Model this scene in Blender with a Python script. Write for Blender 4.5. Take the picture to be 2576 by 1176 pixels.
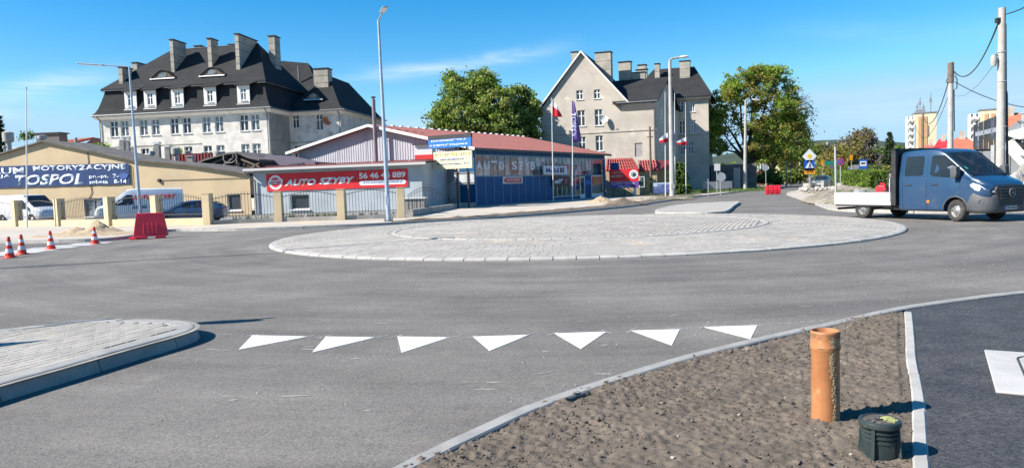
import bpy, bmesh, math, random
import numpy as np
from mathutils import Vector, Matrix

random.seed(7)
RNG = np.random.default_rng(11)
for o in list(bpy.data.objects):
    bpy.data.objects.remove(o, do_unlink=True)
S = bpy.context.scene
C = S.collection

# ------------------------------------------------------------------ camera
CAM_H = 1.62
PITCH, ROLL = math.radians(3.72), math.radians(1.9)
cam_d = bpy.data.cameras.new('camera')
cam = bpy.data.objects.new('camera', cam_d)
C.objects.link(cam)
FW = Vector((0, math.cos(PITCH), -math.sin(PITCH)))
RT0 = Vector((1, 0, 0)); UP0 = Vector((0, math.sin(PITCH), math.cos(PITCH)))
RT = math.cos(ROLL) * RT0 - math.sin(ROLL) * UP0
UP = math.cos(ROLL) * UP0 + math.sin(ROLL) * RT0
m = Matrix.Identity(4)
for i in range(3):
    m[i][0] = RT[i]; m[i][1] = UP[i]; m[i][2] = -FW[i]
m[2][3] = CAM_H
cam.matrix_world = m
cam_d.sensor_width = 36.0
cam_d.lens = 1860.0 / 2576.0 * 36.0
cam_d.clip_start = 0.05
cam_d.clip_end = 6000
S.camera = cam

# ------------------------------------------------------------------ sky and sun
SUN_EL, SHADOW_AZ = math.radians(38), math.radians(17)
S.world = bpy.data.worlds.new("World")
S.world.use_nodes = True
wn = S.world.node_tree; wn.nodes.clear()
def N(tree, typ, **kw):
    n = tree.nodes.new(typ)
    for k, v in kw.items(): setattr(n, k, v)
    return n
wout = N(wn, 'ShaderNodeOutputWorld')
bg = N(wn, 'ShaderNodeBackground')
sky = N(wn, 'ShaderNodeTexSky', sky_type='NISHITA', sun_disc=False)
sky.sun_elevation = SUN_EL
sky.sun_rotation = math.atan2(-math.cos(SHADOW_AZ), -math.sin(SHADOW_AZ)) % (2 * math.pi)
sky.altitude = 50; sky.air_density = 1.0; sky.dust_density = 0.25; sky.ozone_density = 3.0
hs = N(wn, 'ShaderNodeHueSaturation'); hs.inputs['Saturation'].default_value = 1.50; hs.inputs['Value'].default_value = 1.25
hs.inputs['Hue'].default_value = 0.497
# thin cirrus: a few long streaks laid out by direction, broken up by noise
def wmath(op, a, b=None, clamp=False):
    n = N(wn, 'ShaderNodeMath', operation=op); n.use_clamp = clamp
    for i, v in enumerate((a, b)):
        if v is None: continue
        if isinstance(v, (int, float)): n.inputs[i].default_value = v
        else: wn.links.new(v, n.inputs[i])
    return n.outputs[0]
tc = N(wn, 'ShaderNodeTexCoord')
sep = N(wn, 'ShaderNodeSeparateXYZ'); wn.links.new(tc.outputs['Generated'], sep.inputs[0])
az_ = wmath('ARCTAN2', sep.outputs['X'], sep.outputs['Y']); el_ = wmath('ARCSINE', sep.outputs['Z'])
comb = N(wn, 'ShaderNodeCombineXYZ'); wn.links.new(az_, comb.inputs[0]); wn.links.new(el_, comb.inputs[1])
def wnoise(rot, scx, scy, loc, detail=8.0, dist=0.6):
    mp = N(wn, 'ShaderNodeMapping'); mp.inputs['Rotation'].default_value = (0, 0, rot); mp.inputs['Scale'].default_value = (scx, scy, 1); mp.inputs['Location'].default_value = (loc, loc * .7, 0)
    wn.links.new(comb.outputs[0], mp.inputs[0]); nz = N(wn, 'ShaderNodeTexNoise'); nz.inputs['Scale'].default_value = 1.0; nz.inputs['Detail'].default_value = detail
    nz.inputs['Roughness'].default_value = .6; nz.inputs['Distortion'].default_value = dist; wn.links.new(mp.outputs[0], nz.inputs['Vector']); return nz.outputs['Fac']
def streak(a0, e0, a1, e1, width, strength, loc, blur=1.0):
    """soft band along the line (a0,e0)-(a1,e1) in azimuth / elevation radians"""
    sl = (e1 - e0) / (a1 - a0); L = math.cos(math.atan(sl))
    d = wmath('MULTIPLY', wmath('SUBTRACT', wmath('SUBTRACT', el_, e0), wmath('MULTIPLY', wmath('SUBTRACT', az_, a0), sl)), L / width)
    d = wmath('ADD', d, wmath('MULTIPLY', wmath('SUBTRACT', wnoise(0, 9, 9, loc + 3), .5), 2.2))
    g = wmath('POWER', 2.718, wmath('MULTIPLY', wmath('MULTIPLY', d, d), -1.0))
    m0 = wmath('MULTIPLY', wmath('SUBTRACT', az_, a0), 9.0, True); m1 = wmath('MULTIPLY', wmath('SUBTRACT', a1, az_), 9.0, True)
    n = wmath('MULTIPLY', wmath('SUBTRACT', wnoise(-math.atan(sl), 7, 60, loc), .30), 2.6, True)
    return wmath('MULTIPLY', wmath('MULTIPLY', wmath('MULTIPLY', g, m0), m1), wmath('MULTIPLY', n, strength))
def ae(x, y):
    d = Vector((0, 0, 0)) + FW + RT * ((x - 1288) / 1860.0) + UP * ((588 - y) / 1860.0); d.normalize(); return math.atan2(d.x, d.y), math.asin(d.z)
tot = None
for (x0, y0, x1, y1, w, s_, loc) in ((800, 212, 1480, 112, .0085, .85, 1.0), (-500, 330, 380, 168, .012, .7, 5.0), (-500, 300, 300, 262, .010, .35, 9.0), (1980, 275, 3000, 262, .022, .40, 13.0), (880, 312, 1180, 305, .008, .45, 17.0), (1900, 75, 3000, 60, .012, .12, 21.0), (860, 172, 1250, 160, .006, .25, 23.0)):
    a0, e0 = ae(x0, y0); a1, e1 = ae(x1, y1); v = streak(a0, e0, a1, e1, w, s_, loc); tot = v if tot is None else wmath('ADD', tot, v)
veil = wmath('MULTIPLY', wmath('SUBTRACT', wnoise(.2, 1.2, 7, 31.0), .60), .8, True)
tot = wmath('ADD', tot, veil, True)
mx = N(wn, 'ShaderNodeMix', data_type='RGBA')
wn.links.new(sky.outputs[0], hs.inputs['Color'])
mn = N(wn, 'ShaderNodeVectorMath', operation='MINIMUM'); wn.links.new(hs.outputs[0], mn.inputs[0]); mn.inputs[1].default_value = (3.3, 5.3, 7.2)
wn.links.new(tot, mx.inputs['Factor']); wn.links.new(mn.outputs[0], mx.inputs['A'])
mx.inputs['B'].default_value = (5.6, 6.9, 7.8, 1)
wn.links.new(mx.outputs['Result'], bg.inputs['Color'])
bg.inputs['Strength'].default_value = 0.066
wn.links.new(bg.outputs[0], wout.inputs['Surface'])

sd = bpy.data.lights.new('sun', 'SUN'); sd.energy = 4.6; sd.angle = math.radians(0.5); sd.color = (1.0, 0.935, 0.84)
sun = bpy.data.objects.new('sun', sd); C.objects.link(sun)
ldir = Vector((math.cos(SHADOW_AZ) * math.cos(SUN_EL), math.sin(SHADOW_AZ) * math.cos(SUN_EL), -math.sin(SUN_EL)))
sun.rotation_euler = ldir.to_track_quat('-Z', 'Y').to_euler()
sun.location = (-20, -5, 40)
S.render.engine = 'CYCLES'
S.view_settings.view_transform = 'Standard'
S.view_settings.look = 'None'
S.view_settings.exposure = 1.14
S.view_settings.gamma = 1.0
S.view_settings.use_curve_mapping = False

# ------------------------------------------------------------------ geometry helpers
def ray(x, y):
    return FW + RT * ((x - 1288) / 1860.0) + UP * ((588 - y) / 1860.0)
def ground(x, y, z=0.0):
    d = ray(x, y); t = (z - CAM_H) / d.z
    return Vector((d.x * t, d.y * t, z))
def at(x, y, Y):
    d = ray(x, y); t = Y / d.y
    return Vector((d.x * t, Y, CAM_H + d.z * t))

class Frame:
    """A vertical facade: local x runs along it, local y into the building, z up."""
    def __init__(s, ox, oy, deg):
        s.o = Vector((ox, oy, 0)); s.a = math.radians(deg)
        s.u = Vector((math.cos(s.a), math.sin(s.a), 0)); s.v = Vector((-math.sin(s.a), math.cos(s.a), 0))
    def L(s, x, y, yl=0.0):
        d = ray(x, y); o = s.o + s.v * yl
        t = (o - Vector((0, 0, CAM_H))).dot(s.v) / d.dot(s.v)
        p = Vector((0, 0, CAM_H)) + d * t
        return ((p - s.o).dot(s.u), p.z)
    def W(s, xl, yl, z=0.0):
        return s.o + s.u * xl + s.v * yl + Vector((0, 0, z))

def hash2(ix, iy, seed=0):
    h = (ix.astype(np.int64) * 374761393 + iy.astype(np.int64) * 668265263 + seed * 1442695) & 0x7fffffff
    h = ((h ^ (h >> 13)) * 1274126177) & 0x7fffffff
    return ((h ^ (h >> 16)) & 0xffff) / 65535.0
def vnoise(x, y, seed=0):
    ix = np.floor(x); iy = np.floor(y); fx = x - ix; fy = y - iy
    fx = fx * fx * (3 - 2 * fx); fy = fy * fy * (3 - 2 * fy)
    a = hash2(ix, iy, seed); b = hash2(ix + 1, iy, seed); c = hash2(ix, iy + 1, seed); d = hash2(ix + 1, iy + 1, seed)
    return (a * (1 - fx) + b * fx) * (1 - fy) + (c * (1 - fx) + d * fx) * fy

def inside(poly, x, y):
    r = np.zeros(np.shape(x), bool); n = len(poly)
    for i in range(n):
        x0, y0 = poly[i]; x1, y1 = poly[(i + 1) % n]
        if y0 == y1: continue
        c = ((y0 > y) != (y1 > y)) & (x < (x1 - x0) * (y - y0) / (y1 - y0) + x0)
        r ^= c
    return r

class MB:
    def __init__(s): s.v = []; s.f = []; s.m = []
    def add(s, vs, fs, mi=0):
        b = len(s.v); s.v += [tuple(p) for p in vs]
        s.f += [tuple(b + i for i in f) for f in fs]; s.m += [mi] * len(fs)
        return s
    def quad(s, a, b, c, d, mi=0): return s.add([a, b, c, d], [(0, 1, 2, 3)], mi)
    def poly(s, pts, mi=0): return s.add(pts, [tuple(range(len(pts)))], mi)
    def box(s, x0, x1, y0, y1, z0, z1, mi=0):
        v = [(x0, y0, z0), (x1, y0, z0), (x1, y1, z0), (x0, y1, z0), (x0, y0, z1), (x1, y0, z1), (x1, y1, z1), (x0, y1, z1)]
        return s.add(v, [(0, 3, 2, 1), (4, 5, 6, 7), (0, 1, 5, 4), (1, 2, 6, 5), (2, 3, 7, 6), (3, 0, 4, 7)], mi)
    def beam(s, p, q, w, h, mi=0, up=(0, 0, 1)):
        p = Vector(p); q = Vector(q); d = (q - p).normalized(); u = Vector(up)
        sd_ = d.cross(u)
        if sd_.length < 1e-4: sd_ = d.cross(Vector((1, 0, 0)))
        sd_.normalize(); u = sd_.cross(d).normalized()
        v = []
        for e in (p, q):
            for a, b in ((-1, -1), (1, -1), (1, 1), (-1, 1)): v.append(e + sd_ * a * w / 2 + u * b * h / 2)
        return s.add(v, [(0, 1, 2, 3), (7, 6, 5, 4), (0, 4, 5, 1), (1, 5, 6, 2), (2, 6, 7, 3), (3, 7, 4, 0)], mi)
    def prism(s, pts, z0, z1, mi=0, side=None):
        n = len(pts); a = [(p[0], p[1], z0) for p in pts]; b = [(p[0], p[1], z1) for p in pts]
        s.add(a + b, [tuple(range(n, 2 * n)), tuple(range(n - 1, -1, -1))], mi)
        return s.add(a + b, [(i, (i + 1) % n, n + (i + 1) % n, n + i) for i in range(n)], mi if side is None else side)
    def prism_y(s, pts, y0, y1, mi=0):
        """outline in x,z extruded along y"""
        n = len(pts); a = [(p[0], y0, p[1]) for p in pts]; b = [(p[0], y1, p[1]) for p in pts]
        return s.add(a + b, [tuple(range(n)), tuple(range(2 * n - 1, n - 1, -1))] + [(i, n + i, n + (i + 1) % n, (i + 1) % n) for i in range(n)], mi)
    def prism_x(s, pts, x0, x1, mi=0):
        n = len(pts); a = [(x0, p[0], p[1]) for p in pts]; b = [(x1, p[0], p[1]) for p in pts]
        return s.add(a + b, [tuple(range(n)), tuple(range(2 * n - 1, n - 1, -1))] + [(i, n + i, n + (i + 1) % n, (i + 1) % n) for i in range(n)], mi)
    def slab(s, pts, t, mi=0, side=None):
        """3-D polygon thickened downwards"""
        n = len(pts); b = [(p[0], p[1], p[2] - t) for p in pts]
        s.add(list(pts) + b, [tuple(range(n)), tuple(range(2 * n - 1, n - 1, -1))], mi)
        return s.add(list(pts) + b, [(i, n + i, n + (i + 1) % n, (i + 1) % n) for i in range(n)], mi if side is None else side)
    def tube(s, path, rad, n=8, mi=0, cap=True):
        path = [Vector(p) for p in path]
        if not hasattr(rad, '__len__'): rad = [rad] * len(path)
        vs = []; prev = None
        for i, p in enumerate(path):
            d = (path[min(i + 1, len(path) - 1)] - path[max(i - 1, 0)]).normalized()
            u = prev - d * prev.dot(d) if prev is not None else d.cross(Vector((0.3, 0.1, 0.95)))
            if u.length < 1e-4: u = d.cross(Vector((1, 0, 0)))
            u.normalize(); prev = u; w = d.cross(u)
            for k in range(n):
                a = 2 * math.pi * k / n; vs.append(p + (u * math.cos(a) + w * math.sin(a)) * rad[i])
        fs = [(i * n + k, i * n + (k + 1) % n, (i + 1) * n + (k + 1) % n, (i + 1) * n + k) for i in range(len(path) - 1) for k in range(n)]
        if cap: fs += [tuple(range(n - 1, -1, -1)), tuple(range(len(vs) - n, len(vs)))]
        return s.add(vs, fs, mi)
    def lathe(s, prof, n=20, c=(0, 0, 0), mi=0, axis='z', closed=False):
        vs = []
        for r, h in prof:
            for k in range(n):
                a = 2 * math.pi * k / n; x, y = r * math.cos(a), r * math.sin(a)
                if axis == 'z': vs.append((c[0] + x, c[1] + y, c[2] + h))
                elif axis == 'y': vs.append((c[0] + x, c[1] + h, c[2] + y))
                else: vs.append((c[0] + h, c[1] + x, c[2] + y))
        fs = [(i * n + k, i * n + (k + 1) % n, (i + 1) * n + (k + 1) % n, (i + 1) * n + k) for i in range(len(prof) - 1) for k in range(n)]
        return s.add(vs, fs, mi)
    def disc(s, r, h, n=20, c=(0, 0, 0), mi=0, axis='z'):
        return s.lathe([(r, h), (0.0001, h)], n, c, mi, axis)
    def mesh(s, name, mats, smooth=False):
        me = bpy.data.meshes.new(name); me.from_pydata([tuple(v) for v in s.v], [], s.f)
        for mt in (mats if isinstance(mats, (list, tuple)) else [mats]): me.materials.append(mt)
        if s.m and any(s.m): me.polygons.foreach_set('material_index', s.m)
        bm = bmesh.new(); bm.from_mesh(me); bmesh.ops.recalc_face_normals(bm, faces=bm.faces); bm.to_mesh(me); bm.free()
        if smooth: me.shade_smooth(); me.set_sharp_from_angle(angle=math.radians(38))
        return me
    def build(s, name, mats, parent=None, smooth=False, loc=None, rot=None, bevel=0.0):
        o = link(name, s.mesh(name, mats, smooth), parent, loc, rot)
        if bevel:
            b = o.modifiers.new('bevel', 'BEVEL'); b.width = bevel; b.segments = 2; b.limit_method = 'ANGLE'
        return o

def link(name, data, parent=None, loc=None, rot=None, scale=None):
    o = bpy.data.objects.new(name, data); C.objects.link(o)
    if parent is not None: o.parent = parent
    if loc is not None: o.location = loc
    if rot is not None: o.rotation_euler = rot
    if scale is not None: o.scale = scale
    return o
def tag(o, label=None, cat=None, group=None, kind=None):
    if label: o['label'] = label
    if cat: o['category'] = cat
    if group: o['group'] = group
    if kind: o['kind'] = kind
    return o
def thing(name, label, cat, loc=(0, 0, 0), rz=0.0, group=None):
    o = link(name, None, None, loc, (0, 0, rz)); o.empty_display_size = 0.3
    return tag(o, label, cat, group)
def framed(name, label, cat, fr, group=None):
    return thing(name, label, cat, tuple(fr.o), fr.a, group)
def structure(o): o['kind'] = 'structure'; return o
def copy_tree(o, parent=None):
    c = o.copy(); C.objects.link(c); c.parent = parent
    for ch in list(o.children): copy_tree(ch, c)
    return c

# ------------------------------------------------------------------ materials
def mat(name, col, rough=0.8, col2=None, scale=4.0, detail=5.0, lo=0.35, hi=0.65, bump=0.0, bscale=60.0, bdist=0.01,
        fine=0.0, fscale=200.0, metal=0.0, coat=0.0, spec=0.5, col3=None, scale3=1.0, lo3=0.55, hi3=0.7, stretch=None, trans=0.0, vor=0.0):
    mt = bpy.data.materials.new(name); mt.use_nodes = True
    t = mt.node_tree; b = t.nodes['Principled BSDF']
    b.inputs['Roughness'].default_value = rough; b.inputs['Metallic'].default_value = metal
    b.inputs['Specular IOR Level'].default_value = spec; b.inputs['Coat Weight'].default_value = coat
    if coat: b.inputs['Coat Roughness'].default_value = 0.05
    col = tuple(col) + (1,)
    tcn = N(t, 'ShaderNodeTexCoord'); vec = tcn.outputs['Object']
    if stretch:
        mpn = N(t, 'ShaderNodeMapping'); mpn.inputs['Scale'].default_value = stretch; t.links.new(vec, mpn.inputs[0]); svec = mpn.outputs[0]
    else: svec = vec
    cur = None
    if col2 is None: col2 = tuple(c * 0.82 for c in col[:3])
    def noise(sc, dt=4.0, v=None, rg=0.6):
        n = N(t, 'ShaderNodeTexNoise'); n.inputs['Scale'].default_value = sc; n.inputs['Detail'].default_value = dt
        n.inputs['Roughness'].default_value = rg; t.links.new(v or svec, n.inputs['Vector']); return n.outputs['Fac']
    def rng(src, a, c_):
        n = N(t, 'ShaderNodeMapRange'); n.interpolation_type = 'SMOOTHSTEP'
        n.inputs['From Min'].default_value = a; n.inputs['From Max'].default_value = c_; t.links.new(src, n.inputs['Value']); return n.outputs[0]
    mxn = N(t, 'ShaderNodeMix', data_type='RGBA'); mxn.inputs['A'].default_value = col; mxn.inputs['B'].default_value = tuple(col2) + (1,)
    t.links.new(rng(noise(scale, detail), lo, hi), mxn.inputs['Factor']); cur = mxn.outputs['Result']
    if col3 is not None:
        m3 = N(t, 'ShaderNodeMix', data_type='RGBA'); t.links.new(cur, m3.inputs['A']); m3.inputs['B'].default_value = tuple(col3) + (1,)
        t.links.new(rng(noise(scale3, 6.0, vec), lo3, hi3), m3.inputs['Factor']); cur = m3.outputs['Result']
    if fine:
        f = noise(fscale, 3.0, vec, 0.75); r = N(t, 'ShaderNodeMapRange'); r.inputs['From Min'].default_value = 0.3; r.inputs['From Max'].default_value = 0.7
        r.inputs['To Min'].default_value = 1 - fine; r.inputs['To Max'].default_value = 1 + fine; t.links.new(f, r.inputs['Value'])
        v2 = N(t, 'ShaderNodeVectorMath', operation='SCALE'); t.links.new(cur, v2.inputs[0]); t.links.new(r.outputs[0], v2.inputs['Scale']); cur = v2.outputs[0]
    if vor:
        vo = N(t, 'ShaderNodeTexVoronoi'); vo.inputs['Scale'].default_value = fscale * 0.6; t.links.new(vec, vo.inputs['Vector'])
        r = N(t, 'ShaderNodeMapRange'); r.inputs['To Min'].default_value = 1 - vor; r.inputs['To Max'].default_value = 1 + vor
        sp = N(t, 'ShaderNodeSeparateColor'); t.links.new(vo.outputs['Color'], sp.inputs[0]); t.links.new(sp.outputs[0], r.inputs['Value'])
        v2 = N(t, 'ShaderNodeVectorMath', operation='SCALE'); t.links.new(cur, v2.inputs[0]); t.links.new(r.outputs[0], v2.inputs['Scale']); cur = v2.outputs[0]
    t.links.new(cur, b.inputs['Base Color'])
    if bump:
        bn = N(t, 'ShaderNodeBump'); bn.inputs['Strength'].default_value = bump; bn.inputs['Distance'].default_value = bdist
        t.links.new(noise(bscale, 4.0, vec), bn.inputs['Height']); t.links.new(bn.outputs[0], b.inputs['Normal'])
    return mt

def leafmat(name, col, tr=0.35):
    mt = bpy.data.materials.new(name); mt.use_nodes = True
    t = mt.node_tree; t.nodes.clear()
    out = N(t, 'ShaderNodeOutputMaterial'); d = N(t, 'ShaderNodeBsdfPrincipled'); tl = N(t, 'ShaderNodeBsdfTranslucent'); mxs = N(t, 'ShaderNodeMixShader')
    d.inputs['Roughness'].default_value = 0.55; d.inputs['Specular IOR Level'].default_value = 0.3
    gi = N(t, 'ShaderNodeTexCoord'); nz_ = N(t, 'ShaderNodeTexNoise'); nz_.inputs['Scale'].default_value = 0.7; nz_.inputs['Detail'].default_value = 6
    t.links.new(gi.outputs['Object'], nz_.inputs['Vector'])
    mx_ = N(t, 'ShaderNodeMix', data_type='RGBA'); mx_.inputs['A'].default_value = tuple(c * 0.65 for c in col) + (1,); mx_.inputs['B'].default_value = tuple(min(1, c * 1.35) for c in col) + (1,)
    t.links.new(nz_.outputs['Fac'], mx_.inputs['Factor'])
    t.links.new(mx_.outputs['Result'], d.inputs['Base Color']); t.links.new(mx_.outputs['Result'], tl.inputs['Color'])
    mxs.inputs[0].default_value = tr
    t.links.new(d.outputs[0], mxs.inputs[1]); t.links.new(tl.outputs[0], mxs.inputs[2]); t.links.new(mxs.outputs[0], out.inputs[0])
    return mt

M = {}
M['asphalt'] = mat('asphalt', (0.178, 0.166, 0.150), 0.86, (0.138, 0.129, 0.118), 0.35, 8, 0.3, 0.7, bump=0.75, bscale=190, bdist=0.006, fine=0.30, fscale=160, col3=(0.21, 0.19, 0.165), scale3=1.3, lo3=0.60, hi3=0.8, vor=0.34, spec=0.3)
M['asphalt_dark'] = mat('dark_asphalt', (0.040, 0.042, 0.046), 0.78, (0.062, 0.062, 0.064), 2.0, 6, 0.35, 0.65, bump=0.9, bscale=110, bdist=0.008, fine=0.45, fscale=90, col3=(0.15, 0.13, 0.11), scale3=2.6, lo3=0.63, hi3=0.80, vor=0.4, spec=0.4)
M['soil'] = mat('soil', (0.152, 0.125, 0.099), 0.95, (0.108, 0.089, 0.072), 5, 8, 0.35, 0.65, bump=0.8, bscale=140, bdist=0.006, fine=0.4, fscale=120, col3=(0.19, 0.155, 0.12), scale3=1.2, lo3=0.5, hi3=0.75, spec=0.2)
M['clod'] = mat('soil_clod', (0.142, 0.117, 0.094), 0.95, (0.092, 0.077, 0.063), 20, 4, fine=0.3, fscale=150, spec=0.2)
M['pebble'] = mat('pebble', (0.42, 0.38, 0.33), 0.8, (0.25, 0.22, 0.19), 12, 3)
M['soil_far'] = mat('trench_soil', (0.17, 0.13, 0.095), 0.95, (0.10, 0.078, 0.06), 1.5, 8, bump=0.9, bscale=8, bdist=0.08, fine=0.3, fscale=9)
M['sand'] = mat('sand', (0.42, 0.33, 0.22), 0.95, (0.33, 0.25, 0.165), 2.5, 8, bump=0.8, bscale=14, bdist=0.05, fine=0.25, fscale=20)
M['rubble'] = mat('rubble', (0.36, 0.31, 0.25), 0.95, (0.22, 0.18, 0.14), 1.6, 8, bump=1.0, bscale=6, bdist=0.12, fine=0.35, fscale=12, col3=(0.16, 0.15, 0.08), scale3=0.5, lo3=0.5, hi3=0.62)
M['concrete'] = mat('kerb_concrete', (0.40, 0.385, 0.36), 0.85, (0.32, 0.31, 0.29), 3, 7, bump=0.3, bscale=90, bdist=0.004, fine=0.12, fscale=150)
M['concrete_old'] = mat('weathered_concrete', (0.36, 0.34, 0.31), 0.88, (0.27, 0.255, 0.235), 1.6, 7, bump=0.3, bscale=40, bdist=0.006, fine=0.15, fscale=60)
M['kerb_grey'] = mat('kerb_concrete_grey', (0.30, 0.295, 0.28), 0.85, (0.24, 0.235, 0.225), 4, 8, bump=0.3, bscale=90, bdist=0.004, fine=0.15, fscale=120)
M['paver'] = mat('paver', (0.375, 0.35, 0.315), 0.86, (0.30, 0.28, 0.25), 1.1, 7, bump=0.3, bscale=80, bdist=0.004, fine=0.14, fscale=90, col3=(0.46, 0.38, 0.29), scale3=0.8, lo3=0.56, hi3=0.75)
M['paver_b'] = mat('paver_darker', (0.340, 0.318, 0.285), 0.86, (0.275, 0.257, 0.23), 1.1, 7, fine=0.14, fscale=90, col3=(0.44, 0.36, 0.27), scale3=0.8, lo3=0.56, hi3=0.75)
M['joint'] = mat('joint_sand', (0.33, 0.30, 0.255), 0.95, (0.20, 0.19, 0.17), 3, 6, fine=0.2)
M['pavement'] = mat('pavement', (0.45, 0.40, 0.345), 0.9, (0.37, 0.335, 0.29), 0.5, 8, bump=0.2, bscale=20, bdist=0.01, fine=0.12, fscale=40, col3=(0.50, 0.41, 0.29), scale3=0.35, lo3=0.5, hi3=0.62)
M['yard'] = mat('yard', (0.24, 0.23, 0.21), 0.9, (0.18, 0.17, 0.16), 0.6, 8, fine=0.15)
M['grass'] = mat('grass_ground', (0.075, 0.10, 0.035), 0.95, (0.12, 0.115, 0.06), 0.6, 8, bump=0.6, bscale=8, bdist=0.05, fine=0.35, fscale=12)
M['blade'] = leafmat('grass_blade', (0.10, 0.16, 0.04), 0.3)
M['white_paint'] = mat('road_paint', (0.66, 0.66, 0.645), 0.6, (0.46, 0.46, 0.45), 38, 6, 0.52, 0.72, bump=0.3, bscale=100, bdist=0.003)
M['paint_worn'] = mat('worn_road_paint', (0.52, 0.52, 0.51), 0.7, (0.20, 0.195, 0.19), 45, 5, 0.42, 0.58)
M['plaster'] = mat('old_plaster', (0.70, 0.67, 0.615), 0.92, (0.55, 0.52, 0.47), 0.9, 9, 0.38, 0.62, bump=0.3, bscale=6, bdist=0.02, fine=0.07, fscale=15, col3=(0.36, 0.335, 0.30), scale3=0.8, lo3=0.56, hi3=0.74)
M['plaster_b'] = mat('gable_plaster', (0.50, 0.445, 0.38), 0.92, (0.39, 0.35, 0.30), 0.4, 8, 0.35, 0.7, bump=0.3, bscale=6, bdist=0.02, fine=0.07, fscale=15, col3=(0.63, 0.57, 0.48), scale3=0.7, lo3=0.58, hi3=0.72)
M['plaster_white'] = mat('white_plaster', (0.78, 0.77, 0.74), 0.85, (0.68, 0.67, 0.64), 1.5, 6)
M['roof'] = mat('bitumen_roof', (0.027, 0.028, 0.030), 0.9, (0.019, 0.020, 0.022), 0.6, 7, bump=0.6, bscale=9, bdist=0.03, fine=0.25, fscale=6, stretch=(1, 1, 1), spec=0.3)
M['gutter'] = mat('zinc', (0.20, 0.22, 0.235), 0.5, (0.16, 0.175, 0.185), 3, 4, metal=0.3)
M['brick_grey'] = mat('chimney_render', (0.42, 0.38, 0.315), 0.92, (0.30, 0.275, 0.235), 0.9, 7, fine=0.12, fscale=8, bump=0.3, bscale=12, bdist=0.02)
M['dark_metal'] = mat('dark_metal', (0.035, 0.037, 0.042), 0.5, (0.05, 0.05, 0.055), 4, 4)
M['black'] = mat('black_plastic', (0.018, 0.018, 0.02), 0.55, (0.03, 0.03, 0.032), 6, 4)
M['galv'] = mat('galvanised_steel', (0.40, 0.47, 0.56), 0.45, (0.33, 0.39, 0.47), 2, 4, metal=0.35)
M['steel_dull'] = mat('dull_steel', (0.42, 0.43, 0.43), 0.6, (0.34, 0.35, 0.35), 3, 5, metal=0.3)
M['window_white'] = mat('window_frame_white', (0.78, 0.78, 0.77), 0.5, (0.70, 0.70, 0.68), 3, 4)
M['glass'] = mat('window_glass', (0.035, 0.045, 0.055), 0.06, (0.05, 0.06, 0.075), 0.5, 3, spec=0.5)
M['glass_b'] = mat('curtained_glass', (0.20, 0.22, 0.24), 0.10, (0.055, 0.065, 0.08), 1.1, 3, 0.45, 0.55, spec=0.8)
M['blue_panel'] = mat('blue_cladding', (0.010, 0.078, 0.20), 0.6, (0.014, 0.090, 0.215), 0.8, 5, spec=0.2)
M['blue_frame'] = mat('blue_frame', (0.20, 0.28, 0.37), 0.5, (0.16, 0.23, 0.31), 3, 4)
M['red_roof'] = mat('red_sheet_roof', (0.26, 0.085, 0.080), 0.65, (0.20, 0.075, 0.072), 0.9, 7, fine=0.08, fscale=6)
M['red_tile'] = mat('red_roof_tiles', (0.36, 0.062, 0.055), 0.6, (0.29, 0.055, 0.05), 0.9, 5, fine=0.08, fscale=12)
M['orange_tile'] = mat('orange_roof_tiles', (0.52, 0.16, 0.085), 0.7, (0.40, 0.12, 0.07), 0.8, 6, fine=0.12, fscale=10)
M['corrugated'] = mat('grey_trapezoidal_sheet', (0.37, 0.37, 0.41), 0.6, (0.32, 0.32, 0.36), 0.6, 5, spec=0.4)
M['annex'] = mat('grey_blue_plaster', (0.40, 0.44, 0.47), 0.9, (0.34, 0.375, 0.40), 0.7, 7, bump=0.2, bscale=8, bdist=0.01, fine=0.05, fscale=20)
M['annex_old'] = mat('patched_plaster', (0.30, 0.30, 0.31), 0.92, (0.36, 0.35, 0.34), 0.5, 7, fine=0.06, fscale=20)
M['annex_patch'] = mat('repaired_plaster_patch', (0.40, 0.42, 0.46), 0.9, (0.46, 0.47, 0.50), 2, 5)
M['yellow_wall'] = mat('ochre_plaster', (0.50, 0.385, 0.24), 0.92, (0.43, 0.335, 0.215), 0.4, 8, bump=0.2, bscale=5, bdist=0.02, fine=0.06, fscale=14, col3=(0.46, 0.39, 0.28), scale3=0.5, lo3=0.60, hi3=0.78)
M['pier'] = mat('fence_pier_plaster', (0.62, 0.49, 0.305), 0.92, (0.54, 0.43, 0.27), 1.4, 7, bump=0.2, bscale=12, bdist=0.01, fine=0.06, fscale=25, col3=(0.50, 0.43, 0.33), scale3=1.3, lo3=0.62, hi3=0.8)
M['banner_blue'] = mat('blue_banner', (0.007, 0.030, 0.115), 0.55, (0.010, 0.040, 0.14), 1.2, 5, bump=0.2, bscale=3, bdist=0.03, spec=0.4)
M['banner_red'] = mat('red_banner', (0.62, 0.020, 0.026), 0.5, (0.55, 0.018, 0.024), 1.2, 4, spec=0.4)
M['purple'] = mat('purple_print', (0.16, 0.06, 0.30), 0.6, (0.13, 0.05, 0.25), 1.2, 4)
M['white_print'] = mat('white_print', (0.80, 0.80, 0.80), 0.5, (0.74, 0.74, 0.75), 4, 4)
M['pale_print'] = mat('faded_print', (0.52, 0.60, 0.72), 0.6, (0.60, 0.66, 0.76), 3, 5)
M['red_print'] = mat('red_print', (0.60, 0.03, 0.03), 0.5, (0.55, 0.03, 0.03), 3, 4)
M['blue_print'] = mat('blue_print', (0.03, 0.09, 0.30), 0.6, (0.03, 0.08, 0.26), 3, 4)
M['cream'] = mat('cream_sign', (0.60, 0.57, 0.36), 0.6, (0.55, 0.53, 0.36), 3, 5)
M['ochre_print'] = mat('peeling_gold_letters', (0.45, 0.30, 0.05), 0.7, (0.16, 0.12, 0.04), 6, 4)
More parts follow.
